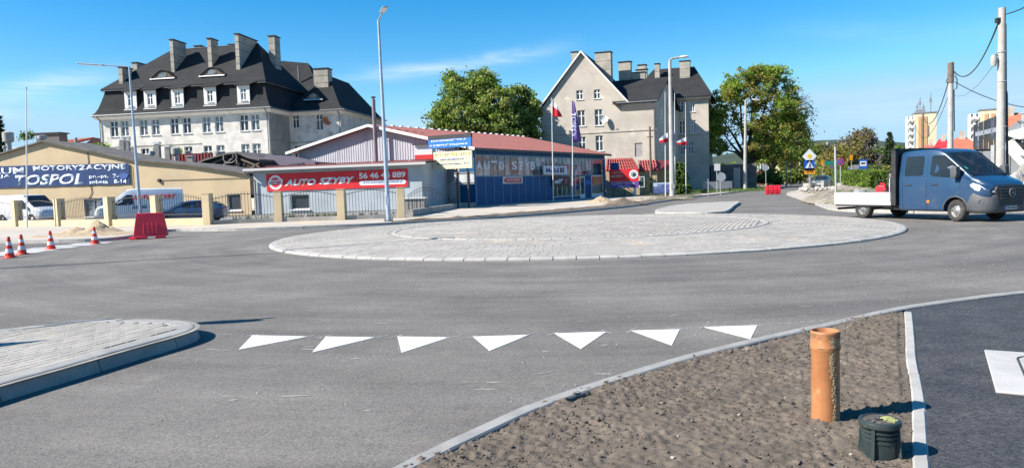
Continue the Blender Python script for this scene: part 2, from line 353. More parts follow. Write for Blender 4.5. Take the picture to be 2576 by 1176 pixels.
M['sign_blue'] = mat('sign_blue', (0.015, 0.16, 0.52), 0.4, (0.015, 0.14, 0.47), 3, 4)
M['sign_blue2'] = mat('traffic_sign_blue', (0.01, 0.10, 0.50), 0.4, (0.01, 0.09, 0.45), 3, 4)
M['sign_yellow'] = mat('traffic_sign_yellow', (0.85, 0.55, 0.01), 0.4, (0.80, 0.52, 0.01), 3, 4)
M['sign_orange'] = mat('traffic_sign_orange', (0.85, 0.33, 0.01), 0.4, (0.80, 0.30, 0.01), 3, 4)
M['sign_green'] = mat('traffic_sign_green', (0.01, 0.28, 0.17), 0.4, (0.01, 0.24, 0.15), 3, 4)
M['plastic_red'] = mat('red_plastic', (0.62, 0.018, 0.035), 0.42, (0.50, 0.016, 0.03), 2.5, 6, fine=0.06, fscale=15, spec=0.5)
M['barrier_red'] = mat('weathered_red_plastic', (0.72, 0.025, 0.050), 0.45, (0.58, 0.02, 0.042), 2.5, 6, fine=0.08, fscale=15)
M['cone_red'] = mat('cone_red', (0.80, 0.030, 0.010), 0.45, (0.72, 0.03, 0.012), 8, 5)
M['cone_orange'] = mat('cone_faded', (0.70, 0.065, 0.02), 0.5, (0.62, 0.06, 0.02), 8, 5)
M['cone_white'] = mat('cone_reflective', (0.72, 0.68, 0.72), 0.4, (0.62, 0.58, 0.62), 10, 5)
M['pipe'] = mat('orange_pipe', (0.44, 0.185, 0.075), 0.5, (0.37, 0.15, 0.06), 6, 6, fine=0.06, fscale=60, col3=(0.46, 0.29, 0.17), scale3=9, lo3=0.56, hi3=0.72)
M['mud'] = mat('dried_mud', (0.36, 0.27, 0.17), 0.95, (0.28, 0.20, 0.12), 30, 5, bump=0.8, bscale=120, bdist=0.006)
M['green_plastic'] = mat('dark_green_plastic', (0.020, 0.034, 0.034), 0.38, (0.035, 0.045, 0.044), 8, 6, col3=(0.10, 0.09, 0.075), scale3=6, lo3=0.56, hi3=0.75)
M['cast_iron'] = mat('dusty_cast_iron', (0.12, 0.105, 0.09), 0.8, (0.07, 0.062, 0.055), 14, 6, bump=0.6, bscale=60, bdist=0.006)
M['spray'] = mat('yellow_spray_paint', (0.50, 0.52, 0.16), 0.7, (0.30, 0.30, 0.13), 22, 4)
M['truck_blue'] = mat('truck_blue_paint', (0.012, 0.045, 0.105), 0.34, (0.017, 0.050, 0.11), 1.2, 5, coat=0.55, col3=(0.10, 0.11, 0.13), scale3=1.6, lo3=0.62, hi3=0.85)
M['bumper'] = mat('grey_bumper', (0.060, 0.066, 0.074), 0.6, (0.085, 0.088, 0.092), 3, 5)
M['tyre'] = mat('tyre', (0.035, 0.033, 0.032), 0.85, (0.075, 0.068, 0.06), 5, 5, 0.45, 0.7)
M['rim'] = mat('steel_rim', (0.34, 0.34, 0.34), 0.45, (0.25, 0.25, 0.25), 5, 5, metal=0.6)
M['car_glass'] = mat('car_glass', (0.012, 0.016, 0.02), 0.05, (0.02, 0.025, 0.03), 1, 3, spec=0.45)
M['screen_glass'] = mat('windscreen_glass', (0.012, 0.016, 0.018), 0.12, (0.03, 0.035, 0.035), 2.5, 3, 0.5, 0.6, spec=0.25)
M['white_car'] = mat('white_car_paint', (0.72, 0.74, 0.76), 0.35, (0.66, 0.68, 0.71), 1.4, 5, coat=0.5)
M['blue_car'] = mat('dark_blue_car_paint', (0.018, 0.05, 0.11), 0.3, (0.02, 0.055, 0.12), 1.4, 5, coat=0.7)
M['green_car'] = mat('grey_green_car_paint', (0.055, 0.085, 0.085), 0.3, (0.06, 0.09, 0.09), 1.4, 5, coat=0.7)
M['lamp_glass'] = mat('headlamp_glass', (0.75, 0.78, 0.80), 0.15, (0.35, 0.37, 0.38), 9, 3, 0.45, 0.55, coat=1.0)
M['orange_lens'] = mat('orange_lens', (0.85, 0.22, 0.02), 0.3)
M['alu'] = mat('aluminium_dropside', (0.50, 0.495, 0.475), 0.6, (0.43, 0.42, 0.40), 1.3, 6, metal=0.1, col3=(0.58, 0.52, 0.42), scale3=1.1, lo3=0.55, hi3=0.75)
M['bark'] = mat('bark', (0.075, 0.058, 0.044), 0.95, (0.045, 0.036, 0.028), 3, 6, bump=0.8, bscale=10, bdist=0.04)
M['bark_grey'] = mat('grey_twigs', (0.19, 0.17, 0.16), 0.95, (0.13, 0.11, 0.10), 3, 6)
M['wood_pole'] = mat('wood_pole', (0.16, 0.125, 0.10), 0.9, (0.11, 0.09, 0.07), 4, 6)
M['tower_wall'] = mat('tower_block_wall', (0.52, 0.45, 0.31), 0.9, (0.60, 0.51, 0.36), 0.1, 4)
M['tower_orange'] = mat('tower_block_orange', (0.48, 0.27, 0.14), 0.9, (0.44, 0.25, 0.13), 0.1, 4)
M['dark_clad'] = mat('dark_printed_cladding', (0.020, 0.028, 0.040), 0.5, (0.07, 0.10, 0.15), 0.6, 3, 0.5, 0.6, stretch=(3, 3, 0.3), col3=(.05, .04, .025), scale3=.8, lo3=.52, hi3=.6)
M['grey_clad'] = mat('grey_cladding', (0.20, 0.215, 0.235), 0.6, (0.17, 0.18, 0.20), 0.6, 4)
M['white_clad'] = mat('white_cladding', (0.60, 0.60, 0.585), 0.6, (0.62, 0.62, 0.60), 0.9, 4)
M['jacket'] = mat('dark_cloth', (0.03, 0.03, 0.035), 0.9)
M['skin'] = mat('skin', (0.45, 0.27, 0.2), 0.6)
M['leaf_bright'] = leafmat('leaf_bright', (0.24, 0.34, 0.050), .5)
M['leaf_mid'] = leafmat('leaf_mid', (0.155, 0.24, 0.045), .48)
M['leaf_yellow'] = leafmat('leaf_yellow', (0.36, 0.39, 0.12), .4)
M['leaf_dark'] = leafmat('leaf_dark', (0.060, 0.105, 0.034), 0.35)
M['leaf_olive'] = leafmat('leaf_olive', (0.28, 0.25, 0.06), .5)
M['leaf_lime'] = leafmat('leaf_lime', (0.30, 0.42, 0.06), .5)
M['leaf_brown'] = leafmat('leaf_brown', (0.16, 0.135, 0.05), .4)
M['conifer'] = leafmat('conifer_needles', (0.025, 0.042, 0.022), 0.1)
M['far_wood'] = leafmat('far_wood_leaf', (0.085, 0.12, 0.060), 0.3)

def asphalt_lanes():
    """faint concentric wheel tracks and roller marks around the roundabout, plus broad dusty patches"""
    t = M['asphalt'].node_tree; b = t.nodes['Principled BSDF']; src = b.inputs['Base Color'].links[0].from_socket
    g = N(t, 'ShaderNodeNewGeometry'); sub_ = N(t, 'ShaderNodeVectorMath', operation='SUBTRACT'); t.links.new(g.outputs['Position'], sub_.inputs[0]); sub_.inputs[1].default_value = (2.25, 25.9, 0)
    ln = N(t, 'ShaderNodeVectorMath', operation='LENGTH'); t.links.new(sub_.outputs[0], ln.inputs[0]); sp = N(t, 'ShaderNodeSeparateXYZ'); t.links.new(sub_.outputs[0], sp.inputs[0])
    at_ = N(t, 'ShaderNodeMath', operation='ARCTAN2'); t.links.new(sp.outputs['Y'], at_.inputs[0]); t.links.new(sp.outputs['X'], at_.inputs[1])
    cb = N(t, 'ShaderNodeCombineXYZ'); t.links.new(ln.outputs['Value'], cb.inputs[0]); t.links.new(at_.outputs[0], cb.inputs[1])
    def nz(v, sc, lo, hi, t0, t1, det=6):
        mp = N(t, 'ShaderNodeMapping'); mp.inputs['Scale'].default_value = sc; t.links.new(v, mp.inputs[0]); n = N(t, 'ShaderNodeTexNoise'); n.inputs['Scale'].default_value = 1; n.inputs['Detail'].default_value = det; n.inputs['Roughness'].default_value = .6; t.links.new(mp.outputs[0], n.inputs['Vector'])
        r = N(t, 'ShaderNodeMapRange'); r.inputs['From Min'].default_value = lo; r.inputs['From Max'].default_value = hi; r.inputs['To Min'].default_value = t0; r.inputs['To Max'].default_value = t1; t.links.new(n.outputs['Fac'], r.inputs['Value']); return r.outputs[0]
    a = nz(cb.outputs[0], (1.1, 1.6, 1), .35, .65, .84, 1.13); c = nz(cb.outputs[0], (5, 5, 1), .35, .65, .95, 1.06); d = nz(g.outputs['Position'], (.55, .55, 1), .38, .66, .88, 1.12, 8)
    m1 = N(t, 'ShaderNodeMath', operation='MULTIPLY'); t.links.new(a, m1.inputs[0]); t.links.new(c, m1.inputs[1]); m2 = N(t, 'ShaderNodeMath', operation='MULTIPLY'); t.links.new(m1.outputs[0], m2.inputs[0]); t.links.new(d, m2.inputs[1])
    v = N(t, 'ShaderNodeVectorMath', operation='SCALE'); t.links.new(src, v.inputs[0]); t.links.new(m2.outputs[0], v.inputs['Scale'])
    mxn = N(t, 'ShaderNodeMix', data_type='RGBA'); mxn.inputs['B'].default_value = (0.25, 0.215, 0.175, 1); t.links.new(v.outputs[0], mxn.inputs['A']); t.links.new(nz(g.outputs['Position'], (1.9, 2.6, 1), .60, .78, 0, .55, 9), mxn.inputs['Factor'])
    t.links.new(mxn.outputs['Result'], b.inputs['Base Color'])
asphalt_lanes()

# ------------------------------------------------------------------ curve tools
def catmull(pts, n=8, closed=False):
    P = [Vector(p[:2]) for p in pts]; out = []; k = len(P)
    rng = range(k) if closed else range(k - 1)
    for i in rng:
        g = (lambda j: P[j % k]) if closed else (lambda j: P[min(max(j, 0), k - 1)])
        p0, p1, p2, p3 = g(i - 1), g(i), g(i + 1), g(i + 2)
        for j in range(n):
            t = j / n
            out.append(0.5 * ((2 * p1) + (p2 - p0) * t + (2 * p0 - 5 * p1 + 4 * p2 - p3) * t * t + (3 * p1 - p0 - 3 * p2 + p3) * t ** 3))
    if not closed: out.append(P[-1])
    return out
def resample(pts, step):
    out = [pts[0]]; acc = 0.0
    for a, b in zip(pts[:-1], pts[1:]):
        L = (b - a).length
        while L > 0 and acc + L >= step:
            t = (step - acc) / L; a = a + (b - a) * t; out.append(a); L = (b - a).length; acc = 0.0
        acc += L
    return out
def normals(pts):
    out = []
    for i in range(len(pts)):
        d = (pts[min(i + 1, len(pts) - 1)] - pts[max(i - 1, 0)]).normalized(); out.append(Vector((-d.y, d.x)))
    return out
def kerb(name, pts, prof, stone=1.0, sub=5, gap=0.010, material=None, piece='kerb_stone', jitter=0.004):
    """prof: cross-section (offset to the left of the line, z); one mesh per stone, children of a piece of the setting"""
    root = structure(link(name, None)); root.empty_display_size = 0.3
    fine = resample(pts, stone / sub); fine.append(pts[-1]); nr = normals(fine)
    k = 0; full = sub
    while k + 1 < len(fine):
        sub = min(full, len(fine) - 1 - k)
        mb = MB(); seg = []
        jz = random.uniform(-jitter, jitter); jl = random.uniform(-jitter, jitter)
        for j in range(sub + 1):
            p = fine[k + j].copy(); n = nr[k + j]
            if j == 0: p += (fine[k + 1] - p).normalized() * gap / 2
            if j == sub: p -= (p - fine[k + sub - 1]).normalized() * gap / 2
            seg.append([(p.x + n.x * (o + jl), p.y + n.y * (o + jl), z + (jz if z > 0 else 0)) for o, z in prof])
        m_ = len(prof); vs = [q for s_ in seg for q in s_]
        fs = [(i * m_ + a, i * m_ + (a + 1) % m_, (i + 1) * m_ + (a + 1) % m_, (i + 1) * m_ + a) for i in range(sub) for a in range(m_)]
        fs += [tuple(range(m_ - 1, -1, -1)), tuple(range(len(vs) - m_, len(vs)))]
        mb.add(vs, fs); mb.build(piece, material or M['concrete'], root)
        k += sub
    return root
def prof_box(w, z0, z1, ch=0.012, left=True):
    s_ = 1 if left else -1
    return [(0, z0), (0, z1 - ch), (s_ * ch, z1), (s_ * (w - ch), z1), (s_ * w, z1 - ch), (s_ * w, z0)]
def sheet(name, pts, z, material, kind='structure'):
    mb = MB(); mb.poly([(p[0], p[1], z) for p in pts]); o = mb.build(name, material); o['kind'] = kind; return o
def arrays_mesh(name, V, F, mats, mi=None):
    """V (n,3), F (m,k) numpy arrays"""
    me = bpy.data.meshes.new(name); k = F.shape[1]
    me.vertices.add(len(V)); me.vertices.foreach_set('co', V.astype(np.float32).ravel())
    me.loops.add(F.size); me.loops.foreach_set('vertex_index', F.astype(np.int32).ravel())
    me.polygons.add(len(F)); me.polygons.foreach_set('loop_start', np.arange(0, F.size, k, dtype=np.int32))
    for mt in (mats if isinstance(mats, (list, tuple)) else [mats]): me.materials.append(mt)
    if mi is not None: me.polygons.foreach_set('material_index', mi.astype(np.int32))
    me.update(calc_edges=True); me.validate(); me.shade_flat(); return me

# ------------------------------------------------------------------ ground and roads
near_pts = [(-3.2, -3), (-2.35, 0.3), (-1.55, 2.55), (-1.05, 3.6), (-.71, 4.22), (-.37, 4.71), (.11, 5.35), (.64, 5.89), (1.44, 6.6), (2.4, 7.31), (3.28, 7.89), (4.52, 8.72), (5.53, 9.21), (6.7, 9.64), (8.6, 10.15), (12, 10.8), (20, 11.8), (45, 14.0)]
near = catmull(near_pts, 10)
nearL = [(p.x, p.y) for p in near]
# ground sheet out to the horizon, just under everything
mb = MB(); mb.poly([(-3000, -300, -0.12), (3000, -300, -0.12), (3000, 4500, -0.12), (-3000, 4500, -0.12)]); structure(mb.build('ground', M['grass']))
sheet('road', [(-95, -20), (-6, -20)] + nearL + [(90, 18), (160, 60), (260, 420), (-95, 420)], 0.0, M['asphalt'])
# the block left of the road: kerb line of the far pavement
far_pts = [(-60, 34.5), (-30, 31.3), (-22, 29.9), (-19, 28.95), (-17.2, 28.55), (-16.2, 28.6), (-15.6, 29.2), (-15.6, 30.6), (-16.3, 32.6), (-16.4, 34.3), (-15.6, 34.75), (-14.2, 34.0), (-12.0, 33.2), (-8.25, 33.5), (-5.84, 34.1), (-4, 35.1), (-1.4, 36.55), (1.4, 39.25), (3.7, 41.9), (6.9, 46.2), (10.25, 53.2), (13.24, 60.0), (17.4, 68.8), (22.1, 77.4), (32.75, 98.3), (50, 138), (84, 220), (118, 300), (166, 420)]
far = catmull(far_pts, 6)
farL = [(p.x, p.y) for p in far]
sheet('pavement_left', farL + [(-95, 420), (-95, 34.5)], 0.12, M['pavement'])
kerb('kerb_far_side', [p for p in far if p.y < 140], prof_box(0.15, 0.0, 0.125), stone=1.0, sub=4)
# soil strip between kerb and pavement along the blue workshop
offs = [(i, p) for i, p in enumerate(far) if 33 < p.y < 72 and p.x > -5.6]
nf = normals(far)
inner = [p + nf[i] * 0.2 for i, p in offs]; outer = [p + nf[i] * (0.2 + 1.55 * min(1, max(0.05, (p.x + 5.6) / 6))) for i, p in offs]
mb = MB(); nn = len(inner)
def rough(x, y, z, amp, sc, seed=0):
    v = float(vnoise(np.array(x * sc), np.array(y * sc), seed)) + 0.5 * float(vnoise(np.array(x * sc * 2.7), np.array(y * sc * 2.7), seed + 1))
    return z + amp * (v - 0.75)
vs = []; W_ = 10
for i in range(nn):
    for k in range(W_ + 1):
        p = inner[i].lerp(outer[i], k / W_); edge = min(k, W_ - k) / (W_ / 2)
        vs.append((p.x, p.y, rough(p.x, p.y, 0.135 + 0.05 * min(1, edge * 1.5), 0.10 * min(1, edge * 2), 2.4)))
mb.add(vs, [(i * (W_ + 1) + k, (i + 1) * (W_ + 1) + k, (i + 1) * (W_ + 1) + k + 1, i * (W_ + 1) + k + 1) for i in range(nn - 1) for k in range(W_)])
o = mb.build('soil_strip', M['soil_far'], smooth=True); structure(o)
# grass belt and yard behind
sheet('yard', [(-60, 47.5), (-31.2, 47.2), (-19.4, 40.4), (-15.9, 39.1), (-5.7, 39.6), (-4.5, 52), (-20, 66), (-60, 75)], 0.13, M['yard'])
sheet('lawn_left', [(16.5, 71.5), (21.2, 79.8), (31.0, 98.5), (48, 140), (80, 222), (160, 420), (-95, 420), (-95, 100), (0, 100), (9, 80)], 0.135, M['grass'])
# block to the right of the road
right_pts = [(170, 420), (126, 300), (92, 220), (60, 142), (42, 104), (30.5, 79), (27.9, 74), (24.6, 66), (21.2, 55), (18.2, 45.5), (16.1, 38.5), (14.9, 34.6), (14.75, 32.2), (15.4, 30.0), (17.2, 28.2), (20.0, 27.3), (25, 26.6), (40, 26.2), (90, 28)]
rgt = catmull(right_pts, 6)
sheet('pavement_right', [(p.x, p.y) for p in rgt] + [(140, 60), (260, 420)], 0.12, M['pavement'])
kerb('kerb_right_side', [p for p in rgt if p.y < 120 and p.x < 60], prof_box(0.15, 0.0, 0.125), stone=1.0, sub=4)
# rubble and dug earth on the right-hand verge
def mound(name, mats, cx, cy, rx, ry, h, z0, seed, n=34, rot=0.0, sharp=1.0, sc=2.2, clod=0.35):
    g = np.linspace(-1, 1, n); X, Y = np.meshgrid(g, g); R = np.sqrt(X ** 2 + Y ** 2)
    base = np.clip(1 - R, 0, 1) ** sharp
    nz_ = vnoise(X * sc + seed, Y * sc + seed, seed) + 0.5 * vnoise(X * sc * 2.3, Y * sc * 2.3, seed + 1) + 0.3 * vnoise(X * sc * 5, Y * sc * 5, seed + 2)
    Z = h * base * (0.45 + 0.75 * nz_) + clod * h * (vnoise(X * 11, Y * 11, seed + 3) - 0.5) * np.clip((1 - R) * 3, 0, 1) - 0.03 * (R > 0.98)
    ca, sa = math.cos(rot), math.sin(rot)
    V = np.stack([X * rx * ca - Y * ry * sa, X * rx * sa + Y * ry * ca, Z], -1).reshape(-1, 3)
    idx = np.arange(n * n).reshape(n, n); F = np.stack([idx[:-1, :-1], idx[:-1, 1:], idx[1:, 1:], idx[1:, :-1]], -1).reshape(-1, 4)
    cen = (np.abs(X) + 0 * Y); keep = (R[:-1, :-1] < 1.03).reshape(-1); F = F[keep]
    me = arrays_mesh(name, V, F, mats); me.shade_smooth()
    return link(name, me, None, (cx, cy, z0))
o = mound('earth_verge', M['rubble'], 21.6, 44, 3.9, 12.5, 0.42, 0.10, 5, n=70, rot=-0.30, sharp=0.5, sc=5); structure(o)
o = mound('earth_verge', M['rubble'], 29.8, 66, 3.2, 14.0, 0.42, 0.10, 9, n=70, rot=-0.36, sharp=0.6, sc=5); structure(o)
sheet('lawn_right', [(31.0, 77), (36, 86), (43, 103), (61, 141), (95, 220), (172, 420), (260, 420), (120, 110), (75, 60), (48, 60)], 0.128, M['grass'])

# ------------------------------------------------------------------ roundabout
RC = Vector((2.25, 25.9)); RO, RI = 10.25, 6.4
ring_o = [RC + Vector((math.cos(a), math.sin(a))) * RO for a in np.linspace(-math.pi * 0.5, math.pi * 1.5, 241)]
kerb('roundabout_kerb', ring_o, [(0, 0.0), (0, 0.035), (0.05, 0.06), (0.22, 0.075), (0.25, 0.07), (0.25, 0.0)], stone=0.50, sub=2, gap=0.02, material=M['concrete'], jitter=0.003)
ring_i = [RC + Vector((math.cos(a), math.sin(a))) * RI for a in np.linspace(-math.pi * 0.5, math.pi * 1.5, 181)]
kerb('roundabout_inner_kerb', ring_i, [(0, 0.05), (0, 0.168), (0.01, 0.180), (0.15, 0.186), (0.17, 0.180), (0.17, 0.05)], stone=0.50, sub=2, gap=0.02, material=M['concrete'], jitter=0.004)
def dome_z(r):
    if r > RI: return 0.165 - (r - RI) / (RO - RI) * 0.095
    return 0.175 + 0.05 * (1 - (r / RI) ** 2)
mb = MB()
for r0, r1, z0, z1 in ((RO - 0.12, RI, dome_z(RO - 0.12) - 0.006, dome_z(RI + .001) - 0.006), (RI - 0.1, 3.0, dome_z(RI - 0.1) - 0.006, dome_z(3.0) - 0.006), (3.0, 0.01, dome_z(3.0) - 0.006, dome_z(0) - 0.006)):
    mb.lathe([(r0, z0), (r1, z1)], 120, (RC.x, RC.y, 0))
structure(mb.build('roundabout', M['joint'], smooth=True))
def paver_geo(cx, cy, ux, uy, lu, lv, zt, slope, jit):
    """corner arrays of thin pavers with a small chamfered lip; all inputs arrays"""
    n = len(cx); vx, vy = -uy, ux
    V = np.zeros((n, 8, 3))
    for k, (a, b) in enumerate(((-1, -1), (1, -1), (1, 1), (-1, 1))):
        for lvl, (ins, dz) in enumerate(((0.0, -0.03), (0.004, 0.0))):
            x = cx + ux * a * (lu / 2 - ins) + vx * b * (lv / 2 - ins); y = cy + uy * a * (lu / 2 - ins) + vy * b * (lv / 2 - ins)
            V[:, lvl * 4 + k, 0] = x; V[:, lvl * 4 + k, 1] = y
            V[:, lvl * 4 + k, 2] = zt + dz + jit + slope * b * lv / 2
    f = np.array([(4, 5, 6, 7), (0, 1, 5, 4), (1, 2, 6, 5), (2, 3, 7, 6), (3, 0, 4, 7)])
    F = (np.arange(n)[:, None, None] * 8 + f[None]).reshape(-1, 4)
    return V.reshape(-1, 3), F
def pavers(parent, cx, cy, ang, lu, lv, zt, slope, most=300):
    cx, cy, ang, zt, slope = [np.asarray(a, float) for a in (cx, cy, ang, zt, slope)]
    d = np.hypot(cx, cy); order = np.argsort(d)
    jit = RNG.uniform(-0.0013, 0.0013, len(cx)); near_i, rest = order[:most], order[most:]
    V, F = paver_geo(cx[rest], cy[rest], np.cos(ang[rest]), np.sin(ang[rest]), lu, lv, zt[rest], slope[rest], jit[rest])
    mi = np.repeat((RNG.random(len(rest)) < 0.4).astype(int), 5)
    o = link('paver_field', arrays_mesh('paver_field', V, F, [M['paver'], M['paver_b']], mi), parent); o['kind'] = 'stuff'
    z = np.zeros(1)
    V, F = paver_geo(z, z, z + 1, z, lu, lv, z, z, z)
    me = arrays_mesh('paver', V, F, M['paver']); me2 = arrays_mesh('paver', V, F, M['paver_b'])
    for i in near_i:
        p = link('paver', me if random.random() < 0.6 else me2, parent, (cx[i], cy[i], zt[i] + jit[i]))
        p.rotation_euler = (math.atan(slope[i]) , 0, ang[i]) if abs(slope[i]) > 1e-6 else (0, 0, ang[i])
rb = structure(link('roundabout_paving', None))
X, Y, A, Zt, Sl = [], [], [], [], []
r = RO - 0.25 - 0.09
while r > RI + 0.09:
    n = int(2 * math.pi * r / 0.215)
    a = np.linspace(0, 2 * math.pi, n, endpoint=False) + random.random()
    X += list(RC.x + np.cos(a) * r); Y += list(RC.y + np.sin(a) * r); A += list(a + math.pi / 2); Zt += [dome_z(r)] * n; Sl += [0.0257] * n
    r -= 0.165
pavers(rb, X, Y, A, 0.211, 0.161, Zt, Sl)
rb2 = structure(link('roundabout_middle_paving', None))
X, Y, A, Zt, Sl = [], [], [], [], []
th = math.radians(24)
for i in range(-60, 61):
    for j in range(-40, 41):
        lx, ly = i * 0.1035, j * 0.2065 + (0.103 if i % 2 else 0)
        if math.hypot(lx, ly) > RI - 0.27: continue
        X.append(RC.x + lx * math.cos(th) - ly * math.sin(th)); Y.append(RC.y + lx * math.sin(th) + ly * math.cos(th)); A.append(th + math.pi / 2); Zt.append(dome_z(math.hypot(lx, ly))); Sl.append(0)
pavers(rb2, X, Y, A, 0.199, 0.0975, Zt, Sl)

# far splitter island in the mouth of the street
sp_pts = [(7.1, 36.2), (8.0, 34.0), (9.1, 33.5), (10.1, 34.6), (12.2, 40.5), (14.6, 47.3), (14.3, 48.2), (11.0, 46.6), (8.4, 41.2)]
sp = catmull(sp_pts, 5, closed=True)
kerb('splitter_kerb', sp + [sp[0]], prof_box(0.18, 0.0, 0.14, left=True), stone=1.0, sub=4)
sheet('traffic_island_far', [(p.x, p.y) for p in sp], 0.13, M['paver'])

# near splitter island at the left edge
isl_pts = [(-5.4, 1.5), (-4.65, 4.2), (-4.21, 5.92), (-4.03, 6.5), (-3.80, 7.3), (-3.60, 7.95), (-3.60, 8.35), (-3.80, 8.70), (-4.25, 8.97), (-4.95, 9.15), (-5.45, 9.10), (-6.1, 8.65), (-7.4, 7.7), (-9.2, 6.5), (-12.5, 5.0), (-15, 3.4), (-15.2, 1.0)]
isl = catmull(isl_pts, 6, closed=True)
kerb('traffic_island_kerb', isl + [isl[0]], [(0, -0.02), (0.035, 0.105), (0.06, 0.135), (0.085, 0.142), (0.225, 0.142), (0.235, 0.13), (0.235, -0.02)], stone=1.0, sub=8, gap=0.012, jitter=0.003, material=M['kerb_grey'])
sheet('traffic_island_near', [(p.x, p.y) for p in isl], 0.129, M['joint'])
ipoly = [(p.x, p.y) for p in isl]
nrm = normals(isl)
ins = [(p.x + n.x * 0.27, p.y + n.y * 0.27) for p, n in zip(isl, nrm)]
ip = structure(link('traffic_island_paving', None))
th = math.radians(72.5); X, Y = [], []
for i in range(-160, 160):
    for j in range(-60, 60):
        lx, ly = j * 0.2045 + (0.102 if i % 2 else 0), i * 0.1035
        X.append(-4.5 + lx * math.cos(th) - ly * math.sin(th)); Y.append(7.0 + lx * math.sin(th) + ly * math.cos(th))
X, Y = np.array(X), np.array(Y); k = inside(ins, X, Y); X, Y = X[k], Y[k]
pavers(ip, X, Y, np.full(len(X), th), 0.199, 0.0985, np.full(len(X), 0.138), np.zeros(len(X)))

# ------------------------------------------------------------------ near kerb, soil, side path
kerb('kerb_near_side', near, prof_box(0.125, -0.06, 0.028, left=False), stone=1.0, sub=5, gap=0.008, jitter=0.003, material=M['kerb_grey'])
strip_l = [(4.52, 8.50), (3.92, 7.35), (3.41, 6.38), (3.05, 5.66), (2.74, 5.05), (2.16, 3.97), (1.75, 3.2), (0.7, 1.2)]
stp = catmull(strip_l, 10)
kerb('path_edging', stp, prof_box(0.085, -0.06, 0.018), stone=1.0, sub=4, gap=0.006, jitter=0.004)
sheet('path', [(p.x + 0.03, p.y) for p in stp] + [(60, 1.2), (60, 14.0)] + [(p.x, p.y) for p in reversed(near) if p.x > 4.6 and p.x < 44], 0.006, M['asphalt_dark'])
soil_poly = [(p.x + 0.03, p.y - 0.05) for p in near if p.y > 1.0 and p.x < 4.55] + [(p.x - 0.002, p.y) for p in stp]
sheet('soil_base', [(p.x + 0.03, p.y - 0.05) for p in near if p.y > 1.0 and p.x < 4.55] + [(p.x + .03, p.y) for p in stp], -0.012, M['soil'])
g = 0.0145
xs = np.arange(-1.9, 4.7, g); ys = np.arange(2.2, 9.0, g); X, Y = np.meshgrid(xs, ys)
Z = 0.012 + 0.026 * (vnoise(X * 1.3, Y * 1.3, 1) - 0.5) + 0.009 * (vnoise(X * 5, Y * 5, 2) - 0.5) + 0.007 * (vnoise(X * 14, Y * 14, 3) - 0.5) + 0.022 * (vnoise(X * 30, Y * 30, 4) - 0.5)
Z += 0.05 * np.clip(vnoise(X * 26, Y * 26, 9) - 0.70, 0, 1)
def hollow(cx, cy, rx, ry, ang, dep):
    c_, s_ = math.cos(ang), math.sin(ang); u = ((X - cx) * c_ + (Y - cy) * s_) / rx; v = (-(X - cx) * s_ + (Y - cy) * c_) / ry
    return -dep * np.clip(1.15 - (u * u + v * v), 0, 1)
hc = ground(1470, 1000); Z += hollow(hc.x, hc.y, 0.17, 0.055, math.radians(42), 0.11)
hc = ground(2205, 866); Z += hollow(hc.x, hc.y, 0.14, 0.045, 0.1, 0.05)
hc = ground(1950, 873); Z += hollow(hc.x, hc.y, 0.15, 0.05, 0.2, 0.045)
sxx = np.interp(Y, [p[1] for p in reversed(strip_l)], [p[0] for p in reversed(strip_l)]); Z = np.where(X > sxx - .07, Z * .5, Z)
V = np.stack([X, Y, Z], -1).reshape(-1, 3); ny, nx = X.shape
idx = np.arange(nx * ny).reshape(ny, nx); F = np.stack([idx[:-1, :-1], idx[:-1, 1:], idx[1:, 1:], idx[1:, :-1]], -1).reshape(-1, 4)
F = F[inside(soil_poly, V[F[:, 0], 0] + g / 2, V[F[:, 0], 1] + g / 2)]
o = link('soil_bed', arrays_mesh('soil_bed', V, F, M['soil'])); structure(o)
o.data.shade_smooth()
def soil_z(x, y):
    i = int((x - xs[0]) / g); j = int((y - ys[0]) / g); return float(Z[min(max(j, 0), ny - 1), min(max(i, 0), nx - 1)])
# loose crumbs of earth and a few stones
ico_v = np.array([(0, 0, 1), (.89, 0, .45), (.28, .85, .45), (-.72, .53, .45), (-.72, -.53, .45), (.28, -.85, .45), (.72, .53, -.45), (-.28, .85, -.45), (-.89, 0, -.45), (-.28, -.85, -.45), (.72, -.53, -.45), (0, 0, -1)])
ico_f = np.array([(0, 1, 2), (0, 2, 3), (0, 3, 4), (0, 4, 5), (0, 5, 1), (1, 6, 2), (2, 7, 3), (3, 8, 4), (4, 9, 5), (5, 10, 1), (2, 6, 7), (3, 7, 8), (4, 8, 9), (5, 9, 10), (1, 10, 6), (6, 11, 7), (7, 11, 8), (8, 11, 9), (9, 11, 10), (10, 11, 6)])
def crumbs(name, px_, py_, pz_, size, mats, mi=None, squash=0.7):
    n = len(px_); jig = RNG.uniform(0.65, 1.25, (n, 12, 1)); V = ico_v[None] * jig
    sc_ = size[:, None, None] * np.stack([RNG.uniform(.8, 1.3, n), RNG.uniform(.8, 1.3, n), np.full(n, squash)], -1)[:, None, :]
    V = V * sc_ + np.stack([px_, py_, pz_], -1)[:, None, :]
    F = (np.arange(n)[:, None, None] * 12 + ico_f[None]).reshape(-1, 3)
    m_ = None if mi is None else np.repeat(mi, 20)
    o = link(name, arrays_mesh(name, V.reshape(-1, 3), F, mats, m_)); o['kind'] = 'stuff'; return o
n = 42000; px_ = RNG.uniform(-1.9, 4.6, n); py_ = 2.6 + (RNG.random(n) ** 1.25) * 6.2
sxx_ = np.interp(py_, [p[1] for p in reversed(strip_l)], [p[0] for p in reversed(strip_l)])
k = inside(soil_poly, px_, py_) & (px_ < sxx_ - .012) & (vnoise(px_ * 2.2, py_ * 2.2, 5) + RNG.random(n) * 0.8 > 0.62); px_, py_ = px_[k], py_[k]
